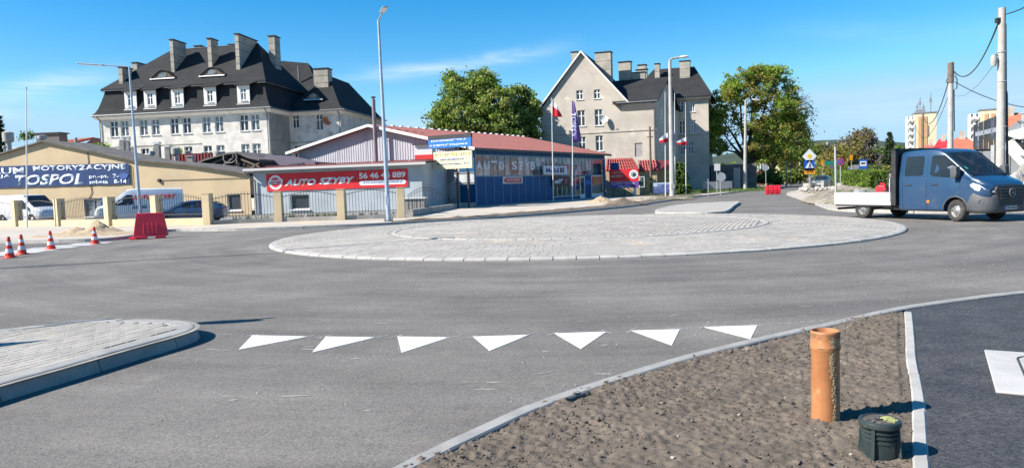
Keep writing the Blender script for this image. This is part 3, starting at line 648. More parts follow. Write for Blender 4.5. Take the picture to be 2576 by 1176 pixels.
pz_ = np.array([soil_z(a, b) for a, b in zip(px_, py_)]); sz_ = 0.0042 + 0.0085 * RNG.random(len(px_)) ** 3 + 0.012 * (RNG.random(len(px_)) > 0.992)
crumbs('soil_crumbs', px_, py_, pz_ + sz_ * 0.25, sz_, [M['clod'], M['pebble']], (RNG.random(len(px_)) > 0.992).astype(int))
# grit scattered over the asphalt, the island and along the kerbs
n = 900; px_ = RNG.uniform(-7, 9, n); py_ = RNG.uniform(4.0, 16, n); k = ~inside(ipoly, px_, py_) & ~inside([(p.x, p.y) for p in near] + [(45, -5), (-3, -5)], px_, py_)
px_, py_ = px_[k], py_[k]
crumbs('grit', px_, py_, np.full(len(px_), 0.004), RNG.uniform(0.003, 0.009, len(px_)), [M['pebble'], M['concrete']], (RNG.random(len(px_)) > 0.5).astype(int))
n = 500; px_ = RNG.uniform(-7, -3.6, n); py_ = RNG.uniform(5.5, 9.2, n); k = inside(ins, px_, py_); px_, py_ = px_[k], py_[k]
crumbs('island_grit', px_, py_, np.full(len(px_), 0.141), RNG.uniform(0.002, 0.006, len(px_)), [M['sand'], M['pebble']], (RNG.random(len(px_)) > 0.6).astype(int))

# pale smears and chalky scrapes left on the new asphalt
mb = MB()
for _ in range(150):
    y_ = random.uniform(5.2, 17); x_ = random.uniform(-.75, .75) * y_
    if inside([(p.x, p.y) for p in near] + [(45, -5), (-3, -5)], np.array([x_]), np.array([y_]))[0] or inside(ipoly, np.array([x_]), np.array([y_]))[0] or math.hypot(x_ - RC.x, y_ - RC.y) < RO + .1: continue
    a = random.uniform(-.4, .6); L_ = random.uniform(.02, .13); w_ = random.uniform(.006, .03); n_ = 7
    mb.poly([(x_ + math.cos(a) * L_ * math.cos(t) - math.sin(a) * w_ * math.sin(t) * random.uniform(.5, 1.2), y_ + math.sin(a) * L_ * math.cos(t) + math.cos(a) * w_ * math.sin(t) * random.uniform(.5, 1.2), .0028 + random.random() * .001) for t in np.linspace(0, 5.6, n_)])
o = mb.build('pale_smears', mat('chalky_smear', (0.34, 0.32, 0.29), .9, (0.20, 0.19, 0.175), 60, 4, .45, .55)); o['kind'] = 'stuff'

# manhole slab in the path, with a cover set in it
mh = thing('manhole_slab', 'pale square concrete slab with rounded lid frame set flush in the dark path', 'manhole', (4.6, 5.9, 0.006), math.radians(61.5))
a = Vector((4.18, 6.51)); b = Vector((3.47, 5.27)); dv = (a - b).normalized(); L_ = (a - b).length
mh.location = ((a.x + b.x) / 2, (a.y + b.y) / 2, 0.006); mh.rotation_euler = (0, 0, math.atan2(dv.y, dv.x))
mb = MB(); mb.box(-L_ / 2, L_ / 2, -1.43, 0, 0, 0.02); mb.build('slab', mat('pale_concrete', (0.46, 0.45, 0.43), 0.85, (0.39, 0.38, 0.365), 2.2, 7, fine=0.08, fscale=60), mh, bevel=0.006)
mb = MB(); cpts = []
for cx, cy, a0 in ((L_ / 2 - .30, -.34, 0), (-L_ / 2 + .30, -.34, 90), (-L_ / 2 + .30, -1.09, 180), (L_ / 2 - .30, -1.09, 270)):
    for t in range(5):
        aa = math.radians(a0 + t * 22.5); cpts.append((cx + .12 * math.cos(aa), cy + .12 * math.sin(aa)))
mb.tube([(p[0], p[1], 0.021) for p in cpts + [cpts[0]]], 0.009, 6); mb.build('lid_seam', M['dark_metal'], mh)
mb = MB(); mb.prism([(p[0] * 0.97, -0.715 + (p[1] + 0.715) * 0.97) for p in cpts], 0.02, 0.024); mb.build('lid', mat('pale_concrete_lid', (0.43, 0.42, 0.40), 0.85), mh)

# ------------------------------------------------------------------ painted yield triangles and zebra bars
tris = [((635, 843), (775, 846), (600, 879)), ((820, 846), (945, 848), (785, 886)), ((1000, 846), (1130, 848), (1010, 887)), ((1190, 846), (1330, 842), (1232, 882)), ((1395, 838), (1525, 834), (1462, 877)), ((1588, 831), (1710, 828), (1690, 868)), ((1770, 822), (1905, 818), (1888, 852))]
names = ['farthest left, beside the island kerb', 'second from the left, slanting to the left', 'third from the left with its tip at the left', 'in the middle of the row', 'third from the right with its tip centred', 'second from the right, leaning to the right', 'farthest right, its tip cut off by the kerb']
for (a, b, c), nm in zip(tris, names):
    A_, B_, C_ = ground(*a), ground(*b), ground(*c)
    mb = MB(); mb.prism([(p.x, p.y) for p in (A_, B_, C_)], 0.0005, 0.0045)
    o = mb.build('yield_triangle', M['white_paint']); tag(o, 'white painted yield triangle ' + nm, 'road marking', 'yield triangles across the road')
mb = MB()
lp = [ground(*q, 0.004) for q in [(505, 838), (620, 841), (760, 846), (980, 848), (1180, 847), (1380, 840), (1570, 833), (1760, 823), (1930, 815), (2085, 803)]]
lp = catmull([(p.x, p.y) for p in lp], 10); lp = resample(lp, 0.03)
for i in range(len(lp) - 1):
    if random.random() < 0.62:
        n_ = (lp[i + 1] - lp[i]).normalized(); w_ = random.uniform(0.004, 0.009); q = Vector((-n_.y, n_.x)) * w_; o_ = q * random.uniform(-.5, .5)
        a, b = lp[i] + o_, lp[i + 1] + o_; mb.poly([(a.x - q.x, a.y - q.y, .004), (b.x - q.x, b.y - q.y, .004), (b.x + q.x, b.y + q.y, .004), (a.x + q.x, a.y + q.y, .004)])
for a, b, c in tris:
    for P_ in (a, b):
        g0 = ground(*P_); ang = random.uniform(0.5, 1.2) * (1 if P_ is b and a[0] < 1300 else -1 if P_ is b else 1)
        d_ = Vector((math.cos(ang), math.sin(ang))) * random.uniform(.09, .15); q = Vector((-d_.y, d_.x)).normalized() * .007
        mb.poly([(g0.x - d_.x - q.x, g0.y - d_.y - q.y, .0052), (g0.x + d_.x - q.x, g0.y + d_.y - q.y, .0052), (g0.x + d_.x + q.x, g0.y + d_.y + q.y, .0052), (g0.x - d_.x + q.x, g0.y - d_.y + q.y, .0052)])
structure(mb.build('setting_out_line', M['paint_worn']))
zb = 0
for y0, xa, xb, nm in ((21.75, -19, -15.45, 'nearest of the row, cut off by the frame'), (22.9, -18, -15.5, 'between the two left cones'), (23.75, -17.0, -15.25, 'just behind the faded orange cone'), (24.55, -16.9, -15.25, 'behind the middle cone'), (25.5, -16.7, -15.2, 'behind and right of the middle cone'), (26.55, -16.5, -15.15, 'in front of the farthest cone'), (27.55, -16.4, -15.1, 'farthest of the row, next to the kerb')):
    mb = MB(); sk = 0.25; mb.prism([(xa, y0 - .25), (xb, y0 - .25 + sk * .6), (xb, y0 + .25 + sk * .6), (xa, y0 + .25)], 0.0005, 0.0045)
    tag(mb.build('zebra_bar', M['white_paint']), 'white painted zebra bar ' + nm, 'road marking', 'zebra bars by the traffic cones')

# ------------------------------------------------------------------ orange pipe and green inlet in the soil bed
p0 = ground(2077, 1055)
pp = thing('drain_pipe', 'upright orange plastic sewer pipe standing in the soil, smeared with mud', 'pipe', (p0.x, p0.y, 0)); pp.scale = (.90, .90, 1.0)
mb = MB(); mb.lathe([(.098, -.1), (.098, .47), (.1015, .475), (.1045, .485), (.1045, .50), (.1015, .51), (.1005, .545), (.1015, .555), (.1015, .597), (.099, .602), (.093, .602), (.091, .597), (.091, .05)], 40); mb.disc(.091, .05, 40, mi=0)
mb.build('pipe_wall', M['pipe'], pp, smooth=True)
mb = MB(); mb.lathe([(.1052, .487), (.1058, .4925), (.1052, .498)], 40); mb.lathe([(.1022, .557), (.1028, .575), (.1022, .590)], 40); mb.build('dirt_ring', mat('dirty_rim', (0.20, 0.10, 0.05), 0.8, (0.40, 0.16, 0.06), 12, 4, .45, .6), pp, smooth=True)
pts = []
for i in range(1100):
    h = random.random() ** 1.1 * .56 + 0.01; a = math.radians(-78) + random.gauss(0, .085 + .05 * random.random()) + .10 * math.sin(h * 11) + (.08 if h < .3 else -.03)
    pts.append((.0995 * math.cos(a), .0995 * math.sin(a), h))
pa = np.array(pts); o = crumbs('mud_smear', pa[:, 0], pa[:, 1], pa[:, 2], RNG.uniform(.0015, .0048, len(pa)), [M['mud']], squash=1.4); o.parent = pp

c0 = ground(2213, 1146)
gi = thing('drain_inlet', 'squat dark green ribbed plastic inlet with dusty iron lid, beside the orange pipe', 'drain cover', (c0.x, c0.y, 0)); gi.scale = (.79, .79, .90)
mb = MB(); mb.lathe([(.112, -.1), (.112, .10), (.118, .105), (.118, .118), (.108, .124), (.108, .134), (.122, .139), (.122, .149), (.108, .155), (.108, .165), (.126, .170), (.126, .180), (.110, .186), (.110, .196)], 44)
mb.build('ribbed_body', M['green_plastic'], gi, smooth=True)
mb = MB(); mb.lathe([(.110, .196), (.135, .200), (.142, .206), (.143, .232), (.140, .240), (.132, .243), (.120, .243), (.118, .234)], 44); mb.build('collar', M['green_plastic'], gi, smooth=True)
mb = MB(); mb.lathe([(.118, .228), (.114, .239), (.108, .240), (.104, .236), (.060, .236), (.056, .240), (.034, .240), (.030, .236), (.0001, .236)], 44)
for k in range(10):
    a = math.radians(k * 36); mb.beam((.036 * math.cos(a), .036 * math.sin(a), .238), (.10 * math.cos(a), .10 * math.sin(a), .238), .007, .008)
lid = mb.build('lid', M['cast_iron'], gi, smooth=True)
mb = MB(); mb.box(-.024, .024, -.008, .008, .236, .2425); mb.build('lifting_slot', M['black'], lid)
mb = MB()
for k in range(60):
    a = random.uniform(-1.0, 0.75); r_ = random.uniform(.035, .112); s_ = random.uniform(.006, .015)
    x_, y_ = r_ * math.cos(a), r_ * math.sin(a); mb.prism([(x_ + s_ * math.cos(t), y_ + .6 * s_ * math.sin(t)) for t in (0, 1.2, 2.5, 3.6, 5)], .2365, .2425 + .0004 * random.random())
mb.build('paint_mark', M['spray'], lid)
for k, a in enumerate((-135, -38, 52, 140)):
    a = math.radians(a); mb = MB(); ca, sa = math.cos(a), math.sin(a)
    def q_(r_, t_, z_): return (r_ * ca - t_ * sa, r_ * sa + t_ * ca, z_)
    v = [q_(.108, -.012, .196), q_(.108, .012, .196), q_(.132, .012, .2), q_(.132, -.012, .2), q_(.108, -.012, -.02), q_(.108, .012, -.02), q_(.150, .012, -.02), q_(.150, -.012, -.02)]
    mb.add(v, [(0, 1, 2, 3), (4, 7, 6, 5), (0, 4, 5, 1), (1, 5, 6, 2), (2, 6, 7, 3), (3, 7, 4, 0)]); mb.build('rib_foot', M['green_plastic'], gi)

# ------------------------------------------------------------------ traffic cones
def cone(x, y, label, rz, body, s=1.0):
    t = thing('traffic_cone', label, 'traffic cone', (x, y, 0), rz, 'traffic cones by the zebra bars')
    mb = MB(); w = .185
    pts = [(w * math.cos(a) * (1.06 if k % 2 else 1), w * math.sin(a) * (1.06 if k % 2 else 1)) for k, a in enumerate(np.linspace(0, 2 * math.pi, 16, endpoint=False))]
    mb.prism([(p[0] * 1.0, p[1] * 1.0) for p in pts], 0, .022 * s); mb.lathe([(.150, .022), (.135, .045), (.125, .05)], 24); mb.build('base', body, t, smooth=True)
    def r_(h): return .125 - (h - .05) / .57 * .092
    bands = [(.05, .15, body), (.15, .27, M['cone_white']), (.27, .375, body), (.375, .475, M['cone_white']), (.475, .62, body)]
    for k, (a, b, mm) in enumerate(bands):
        mb = MB(); e = .0025 if mm is M['cone_white'] else 0; pr_ = [(r_(a) + e, a), (r_(b) + e, b)]
        if k == 4: pr_ = [(r_(.475), .475), (.043, .58), (.040, .605), (.033, .625), (.018, .625), (.016, .60)]
        mb.lathe(pr_, 24); mb.build('reflective_band' if e else 'cone_shell', mm, t, smooth=True)
for (x, y), lab, rz, bd in zip([(25, 648), (56, 639.5), (129, 626.5), (239, 612.5)], ['red and white traffic cone nearest the left frame edge, in front of its neighbour', 'faded orange and white traffic cone just behind the nearest red one', 'red and white traffic cone standing alone between the pair and the sand pile', 'red and white traffic cone beside the kerb in front of the sand pile'], (.2, .7, 1.1, .4), (M['cone_red'], M['cone_orange'], M['cone_red'], M['cone_red'])):
    g_ = ground(x, y); cone(g_.x, g_.y, lab, rz, bd)

# ------------------------------------------------------------------ red water-filled barriers
def barrier(name, x, y, rz, label, L=1.05, H=1.0, wb=0.48, wt=0.22, m_=None, rib=4):
    m_ = m_ or M['barrier_red']
    t = thing(name, label, 'road barrier', (x, y, 0), rz, 'red plastic road barriers')
    mb = MB(); lo, hi = L / 2 + .10, L / 2 - .04
    # long sides are tapered panels; the ends are pierced by two holes
    def side(s_):
        v = [(-lo, s_ * wb / 2, .10), (lo, s_ * wb / 2, .10), (hi, s_ * wt / 2, H), (-hi, s_ * wt / 2, H)]
        return v
    A_, B_ = side(-1), side(1)
    mb.quad(*A_); mb.quad(*B_); mb.quad(A_[3], A_[2], B_[2], B_[3]); mb.quad(A_[1], B_[1], B_[2], A_[2]); mb.quad(A_[0], A_[3], B_[3], B_[0]); mb.quad(A_[0], B_[0], B_[1], A_[1])
    b = mb.build('body', m_, t)
    for hx, hz, r_ in ((0, .34, .085), (0, .78, .075)):
        c = MB(); c.tube([(-lo - .3, hx, hz), (lo + .3, hx, hz)], r_, 16); cut = c.build('cutter', m_, t); md = b.modifiers.new('hole', 'BOOLEAN'); md.object = cut; md.operation = 'DIFFERENCE'; md.solver = 'EXACT'
        bpy.context.view_layer.update(); dg_ = bpy.context.evaluated_depsgraph_get(); me = bpy.data.meshes.new_from_object(b.evaluated_get(dg_)); b.modifiers.clear(); b.data = me; bpy.data.objects.remove(cut, do_unlink=True)
    bv = b.modifiers.new('bevel', 'BEVEL'); bv.width = .02; bv.segments = 2; bv.limit_method = 'ANGLE'; bv.angle_limit = math.radians(50)
    for sx in (-1, 1):
        mb = MB(); mb.box(sx * L * .32 - .18, sx * L * .32 + .18, -wb / 2 - .02, wb / 2 + .02, 0, .11); mb.build('foot', m_, t, bevel=.02)
    mb = MB(); mb.prism([(-lo - .16, -wb / 2 + .02), (-lo + .12, -wb / 2 - .06), (-lo + .12, wb / 2 + .06), (-lo - .16, wb / 2 - .02)], 0.01, .09); mb.build('foot', m_, t, bevel=.02)
    for k in range(rib):
        for s_ in (-1, 1):
            x_ = -L * .22 + k * L * .44 / (rib - 1); z0, z1 = .22, .62
            y0 = s_ * (wb / 2 + (wt - wb) / 2 * (z0 - .1) / (H - .1)); y1 = s_ * (wb / 2 + (wt - wb) / 2 * (z1 - .1) / (H - .1))
            mb = MB(); mb.beam((x_ , y0, z0), (x_, y1, z1), .035, .03, up=(0, s_, .2)); mb.build('rib', m_, t, bevel=.008)
    return t
pa_, pb_ = ground(345, 600), ground(415, 597)
barrier('road_barrier', -14.38, 29.45, math.radians(21), 'large tapered red plastic road barrier with holes in its end, beside the kerb', L=1.05, H=1.02)
# ribbed barrel-like barrier in the street
g_ = ground(1944.5, 489)
t = thing('road_barrier', 'ribbed bright red plastic barrier block standing in the closed street', 'road barrier', (g_.x, g_.y, 0), math.radians(-8), 'red plastic road barriers')
mb = MB(); w2 = .66
for k, (a, b) in enumerate(((-w2, -.42), (-.36, .0), (.06, .36), (.42, w2))):
    mb2 = MB(); mb2.prism_x([(-.24, .10), (.24, .10), (.27, .45), (.22, .86), (-.22, .86), (-.27, .45)], a, b); mb2.build('ribbed_segment', M['plastic_red'], t, bevel=.03)
mb.box(-w2 + .02, w2 - .02, -.21, .21, .08, .80); mb.build('core', M['plastic_red'], t)
for x_ in (-.45, 0, .45):
    mb = MB(); mb.box(x_ - .1, x_ + .1, -.22, .22, 0, .10); mb.build('foot', M['plastic_red'], t)

# ------------------------------------------------------------------ text
_tc = {}
def text(parent, s_, x0, z0, w, h, material, y=-0.01, name='lettering', bold=0.0, shear=0.0, depth=0.004, frame_rot=None, warp=None):
    """letters as real thin shapes in the local xz plane facing -y; lower left corner at x0,z0"""
    cu = bpy.data.curves.new(name, 'FONT'); cu.body = s_; cu.size = 1.0; cu.shear = shear; cu.offset = bold; cu.extrude = 0.0; cu.resolution_u = 3
    o = bpy.data.objects.new(name, cu); C.objects.link(o); bpy.context.view_layer.update()
    me = bpy.data.meshes.new_from_object(o.evaluated_get(bpy.context.evaluated_depsgraph_get()))
    bpy.data.objects.remove(o, do_unlink=True); bpy.data.curves.remove(cu)
    co = np.zeros(len(me.vertices) * 3); me.vertices.foreach_get('co', co); co = co.reshape(-1, 3)
    mn, mxx = co.min(0), co.max(0)
    xx = x0 + (co[:, 0] - mn[0]) / (mxx[0] - mn[0]) * w; zz = z0 + (co[:, 1] - mn[1]) / (mxx[1] - mn[1]) * h
    if warp: zz = zz + warp(xx)
    new = np.stack([xx, np.full(len(xx), y), zz], -1); me.vertices.foreach_set('co', new.ravel()); me.materials.clear(); me.materials.append(material)
    me.update(); ob = link(name, me, parent)
    sol = ob.modifiers.new('solid', 'SOLIDIFY'); sol.thickness = depth; sol.offset = 0
    return ob

# ------------------------------------------------------------------ walls, windows
def wall(name, material, root, z_list, left, right, holes, y=0.0, rev=0.18, mi_out=None, skip_reveal=False):
    """wall face in local xz at depth y with openings; reveals run inwards (towards +y)"""
    zs = sorted(set([round(z, 4) for z in z_list] + [round(h[k], 4) for h in holes for k in (1, 3)])); z0, z1 = z_list[0], z_list[-1]
    zs = [z for z in zs if z0 - 1e-6 <= z <= z1 + 1e-6]
    mb = MB()
    for a, b in zip(zs[:-1], zs[1:]):
        if b - a < 1e-4: continue
        hs_ = sorted([h for h in holes if h[1] <= a + 1e-3 and h[3] >= b - 1e-3])
        la, lb, ra, rb_ = left(a), left(b), right(a), right(b)
        cur_a, cur_b = la, lb
        for h in hs_:
            mb.quad((cur_a, y, a), (h[0], y, a), (h[0], y, b), (cur_b, y, b)); cur_a = cur_b = h[2]
        mb.quad((cur_a, y, a), (ra, y, a), (rb_, y, b), (cur_b, y, b))
    if not skip_reveal:
        for x0, za, x1, zb in holes:
            mb.quad((x0, y, za), (x0, y + rev, za), (x0, y + rev, zb), (x0, y, zb)); mb.quad((x1, y + rev, za), (x1, y, za), (x1, y, zb), (x1, y + rev, zb))
            mb.quad((x0, y, za), (x1, y, za), (x1, y + rev, za), (x0, y + rev, za)); mb.quad((x0, y + rev, zb), (x1, y + rev, zb), (x1, y, zb), (x0, y, zb))
    return mb.build(name, material, root)
_wc = {}
def window(root, x0, z0, x1, z1, y, style='cross', glass=None, fw=0.07, sill=True, mt=None, rot=None, dep=0.10):
    w, h = round(x1 - x0, 3), round(z1 - z0, 3); key = (w, h, style, fw, sill, id(mt)); mt = mt or M['window_white']
    if key not in _wc:
        mb = MB()
        mb.box(0, w, 0, .05, 0, fw); mb.box(0, w, 0, .05, h - fw, h); mb.box(0, fw, 0.001, .049, fw, h - fw); mb.box(w - fw, w, 0.001, .049, fw, h - fw)
        if style in ('cross', 'tee'):
            zc = h * .64; mb.box(w / 2 - fw * .8, w / 2 + fw * .8, -.012, .045, fw, h - fw); mb.box(fw, w - fw, -.006, .047, zc - fw * .6, zc + fw * .6)
        if style == 'double': mb.box(w / 2 - fw * .8, w / 2 + fw * .8, -.012, .045, fw, h - fw)
        if style == 'grid':
            for k in (1, 2): mb.box(w * k / 3 - .02, w * k / 3 + .02, -.008, .045, fw, h - fw)
            mb.box(fw, w - fw, -.01, .047, h * .62 - .03, h * .62 + .03); mb.box(fw, w - fw, -.006, .046, h * .3 - .015, h * .3 + .015)
        fr_ = mb.mesh('window', mt)
        g_ = MB(); g_.box(fw * .5, w - fw * .5, .052, .06, fw * .5, h - fw * .5)
        gm = {id(q): g_.mesh('pane', q) for q in (M['glass'], M['glass_b'])}
        sm = MB(); sm.box(-.08, w + .08, -dep - .10, .02, -.07, 0.001); sm_ = sm.mesh('sill', M['plaster_white'])
        _wc[key] = (fr_, gm, sm_)
    fr_, gm, sm_ = _wc[key]
    o = link('window', fr_, root, (x0, y + dep, z0), rot)
    link('pane', gm[id(glass or (M['glass'] if random.random() < .55 else M['glass_b']))], o)
    if sill: link('sill', sm_, o)
    return o
def plain(name, mb, mt, root, **k): return mb.build(name, mt, root, **k)

def z2(x, y): return (x * .29886 + 223.6, y * .29886 + 63.9)
def z4(x, y): return ((900 + .4252 * x) / 1.565, (450 + .4252 * y) / 1.565)
def z5(x, y): return ((1650 + .3106 * x) / 1.565, (500 + .3106 * y) / 1.565)
def z6(x, y): return ((2050 + .4252 * x) / 1.565, (180 + .4252 * y) / 1.565)
def z3(x, y): return (x * .2607, (600 + .408 * y) / 1.565)
def z1(x, y): return (x * .24446, 159.7 + y * .24446)
def h1(x, y): return ((2300 + .2976 * x) / 1.565, (500 + .2976 * y) / 1.565)
def side(o, X0, Y0, ang=90):
    """turn a part built on the local xz plane so that it lies on a wall running back from X0, Y0"""
    p = o.location.copy(); a = math.radians(ang)
    o.location = (X0 + p.x * math.cos(a) - p.y * math.sin(a), Y0 + p.x * math.sin(a) + p.y * math.cos(a), p.z); o.rotation_euler = (0, 0, a); return o
def chimney(root, x0, x1, y0, y1, z0, z1_, cap=True, bands=0.85):
    mb = MB(); mb.box(x0 + .02, x1 - .02, y0 + .02, y1 - .02, z0, z1_ - .02)
    z = z1_ - .05
    mb2 = MB()
    while z - bands > z0: mb2.box(x0, x1, y0, y1, z - bands + .05, z); z -= bands
    mb2.box(x0, x1, y0, y1, z0, z)
    c = mb2.build('chimney', M['brick_grey'], root)
    mb.build('mortar_core', mat_joint, c)
    if cap:
        m3 = MB(); m3.box(x0 - .10, x1 + .10, y0 - .10, y1 + .10, z1_ + .001, z1_ + .09); m3.build('cap', M['dark_metal'], c)
    return c
mat_joint = mat('dark_mortar', (0.12, 0.11, 0.10), 0.9)
def downpipe(root, x, y, z0, z1_, r=.055):
    mb = MB(); mb.tube([(x, y + .0, z0), (x, y, z1_ - .5), (x - .02, y - .45, z1_ - .08)], r, 8); return mb.build('downpipe', M['gutter'], root, smooth=True)
def eyebrow(root, x0, x1, zb, y0, slope, h=.85):
    w = x1 - x0; n = 18; mb = MB(); f = []; b = []
    for i in range(n + 1):
        t = i / n; a = h * (math.sin(math.pi * t) ** 1.5); x = x0 + w * t
        f.append((x, y0 - .22, zb + a + .05)); b.append((x, y0 + (a + .05) / slope + .35, zb + a + .35 * slope * .6 + .03))
    for i in range(n): mb.quad(f[i], f[i + 1], b[i + 1], b[i])
    e = mb.build('eyebrow_dormer', M['roof'], root)
    mb = MB()
    for i in range(n): mb.quad((f[i][0], y0 - .10, zb - .1), (f[i + 1][0], y0 - .10, zb - .1), (f[i + 1][0], y0 - .10, f[i + 1][2] - .04), (f[i][0], y0 - .10, f[i][2] - .04))
    mb.build('face_board', mat_wood, e)
    mb = MB(); xm = (x0 + x1) / 2
    pts = [(xm - .48, zb + .12), (xm + .48, zb + .12), (xm + .48, zb + .45)] + [(xm + .48 - .96 * t, zb + .45 + .2 * math.sin(math.pi * t)) for t in (.25, .5, .75)] + [(xm - .48, zb + .45)]
    mb.prism_y(pts, y0 - .14, y0 - .11); mb.build('pane', M['glass_b'], e)
    mb = MB(); mb.add([(x0 - .02, y0 - .30, zb - .12), (x1 + .02, y0 - .30, zb - .12), (x1 + .02, y0 - .02, zb + .08), (x0 - .02, y0 - .02, zb + .08)], [(0, 1, 2, 3)]); mb.build('sill_flashing', M['white_print'], e)
mat_wood = mat('brown_boards', (0.13, 0.10, 0.075), 0.85)
ROOF_MAT = M['roof']  # bitumen roofing in its own dark colour, shared by the old houses

# ================================================================== apartment house with mansard roof (left)
FA = Frame(-27.5, 84, -8)
A = framed('apartment_house', 'long pale house with black mansard roof, five white dormers and tall chimneys, at left', 'house', FA)
XL, XR, YD, ZE = -20.25, 0.55, 13.0, 11.3
wx = [FA.L(*z2((a + b) / 2, 820))[0] for a, b in ((180, 235), (275, 320), (425, 490), (525, 590), (685, 750), (790, 855), (955, 1020), (1060, 1130), (1275, 1335), (1370, 1430))]
holes = [(x - .5, 8.82, x + .5, 10.62) for x in wx] + [(x - .5, 5.50, x + .5, 7.34) for x in wx]
wall('front_wall', M['plaster'], A, [0, ZE], lambda z: XL, lambda z: XR, holes)
for i, h in enumerate(holes):
    window(A, *h, 0, dep=.14)
mb = MB()
mb.box(XL, XR, .3, YD, 0, 11.2); mb.build('rear_walls', M['plaster'], A)
mb = MB(); mb.quad((XR, 0, 0), (XR, 5.4, 0), (XR, 5.4, ZE), (XR, 0, ZE)); mb.build('side_wall', M['plaster'], A); mb = MB(); mb.quad((XL, 0, 0), (XL, YD, 0), (XL, YD, ZE), (XL, 0, ZE)); mb.build('side_wall', M['plaster'], A)
mb = MB()
for xa, xb in ((XL - .02, FA.L(*z2(945, 1000))[0]), ): mb.box(xa, xb, -.06, -.002, 7.58, 7.68)
mb.box(XR + .002, XR + .06, -.06, 5.34, 7.58, 7.68); mb.build('string_course', M['brick_grey'], A)
mb = MB(); mb.prism_x([(-.46, 11.22), (-.46, 11.06), (-.12, 10.86), (-.002, 10.80), (-.002, 11.22)], XL - .45, XR + .45); mb.prism_y([(XR + .46, 11.22), (XR + .46, 11.06), (XR + .12, 10.86), (XR + .002, 10.8), (XR + .002, 11.22)], .0, 5.35)
mb.build('cornice', M['plaster_white'], A)
mb = MB(); mb.tube([(XL - .6, -.66, 11.24), (XR + .62, -.66, 11.24), (XR + .62, 4.8, 11.24)], .075, 8); mb.build('gutter', M['gutter'], A, smooth=True)
downpipe(A, XR - .12, -.10, 0, 11.2); downpipe(A, XL + .1, -.10, 0, 11.2)
def ringpts(off, z): return [(XL - off, -off, z), (XR + off, -off, z), (XR + off, YD + off, z), (XL - off, YD + off, z)]
lv = [(.66, 11.22), (.28, 11.62), (.02, 12.15), (-.22, 12.9), (-.42, 13.6), (-.60, 14.42)]
mb = MB()
for (a, za), (b, zb_) in zip(lv[:-1], lv[1:]):
    A_, B_ = ringpts(a, za), ringpts(b, zb_)
    for i in range(4): mb.quad(A_[i], A_[(i + 1) % 4], B_[(i + 1) % 4], B_[i])
mb.poly(ringpts(.66, 11.20)); mb.build('mansard_slope', ROOF_MAT, A)
E_ = ringpts(-.22, 14.36); R0, R1 = (-14.8, 6.5, 19.65), (-3.35, 6.5, 19.75)
mb = MB(); mb.slab([E_[0], E_[1], R1, R0], .13); mb.slab([E_[1], E_[2], R1], .13); mb.slab([E_[2], E_[3], R0, R1], .13); mb.slab([E_[3], E_[0], R0], .13); up = mb.build('upper_roof', ROOF_MAT, A)
mb = MB(); mb.tube([R0, R1], .09, 6); mb.build('ridge_cap', M['dark_metal'], up)
mb = MB()
for i in range(4): mb.beam(tuple(Vector(E_[i]) + Vector((0, 0, -.2))), tuple(Vector(E_[(i + 1) % 4]) + Vector((0, 0, -.2))), .04, .05)
mb.build('eaves_board', M['gutter'], up)
for a, b in ((300, 410), (470, 570), (697, 805), (970, 1080), (1252, 1362)):
    xc = FA.L(*z2((a + b) / 2, 620))[0]; x0, x1 = xc - .74, xc + .74; zb, zt = 11.85, 13.92
    mb = MB(); hx0, hx1, hz0, hz1 = xc - .34, xc + .34, 12.22, 13.55; yf = -.12
    for q in ((x0, zb, hx0, zt), (hx1, zb, x1, zt), (hx0, zb, hx1, hz0), (hx0, hz1, hx1, zt)): mb.box(q[0], q[2], yf, yf + .10, q[1], q[3])
    d = mb.build('dormer', M['plaster_white'], A)
    mb = MB()
    for s_ in (x0, x1 - .06): mb.prism_x([(yf + .10, zb), (yf + .10, zt), (1.2, zt), (1.2, 13.2)], s_, s_ + .06)
    mb.build('dormer_cheek', ROOF_MAT, d)
    mb = MB(); mb.slab([(x0 - .18, yf - .28, 13.96), (x1 + .18, yf - .28, 13.96), (x1 + .18, .75, 14.62), (x0 - .18, .75, 14.62)], .1); mb.slab([(x1 + .18, yf - .28, 13.96), (x1 + .75, .18, 14.30), (x1 + .75, .75, 14.62), (x1 + .18, .75, 14.62)], .1); mb.build('dormer_roof', ROOF_MAT, d)
    mb = MB(); mb.box(x0 - .06, x1 + .06, yf - .14, yf - .001, zb - .10, zb); mb.build('dormer_sill', M['plaster_white'], d)
    window(A, hx0, hz0, hx1, hz1, yf, dep=.05)
for a, b, yy in ((525, 730, 445), (935, 1150, 415)):
    x0, z0 = FA.L(*z2(a, yy), 1.4); x1, _ = FA.L(*z2(b, yy), 1.4); eyebrow(A, x0, x1, 15.42, 1.35, .865)
# chimneys: left edge, right edge of the front face, top, front y, depth
for a, b, t, y0, dep, zb in ((245, 278, 352, 1.0, 1.9, 14.6), (360, 402, 316, 8.0, 2.4, 15), (677, 704, 122, 2.4, 2.7, 15.5), (993, 1024, 112, 2.9, 1.6, 16), (1225, 1256, 74, 2.2, 4.6, 15.5), (1508, 1560, 92, 6.4, 1.5, 15.0)):
    x0, zt = FA.L(*z2(a, t), y0); x1, _ = FA.L(*z2(b, t), y0); chimney(A, x0, x1, y0, y0 + dep, zb, zt)
for a, b, t in ((884, 938, 175), (1172, 1222, 163)):
    x0, zt = FA.L(*z2(a, t), 9.5); x1, _ = FA.L(*z2(b, t), 9.5); chimney(A, x0, x1, 9.5, 10.3, 16, zt)
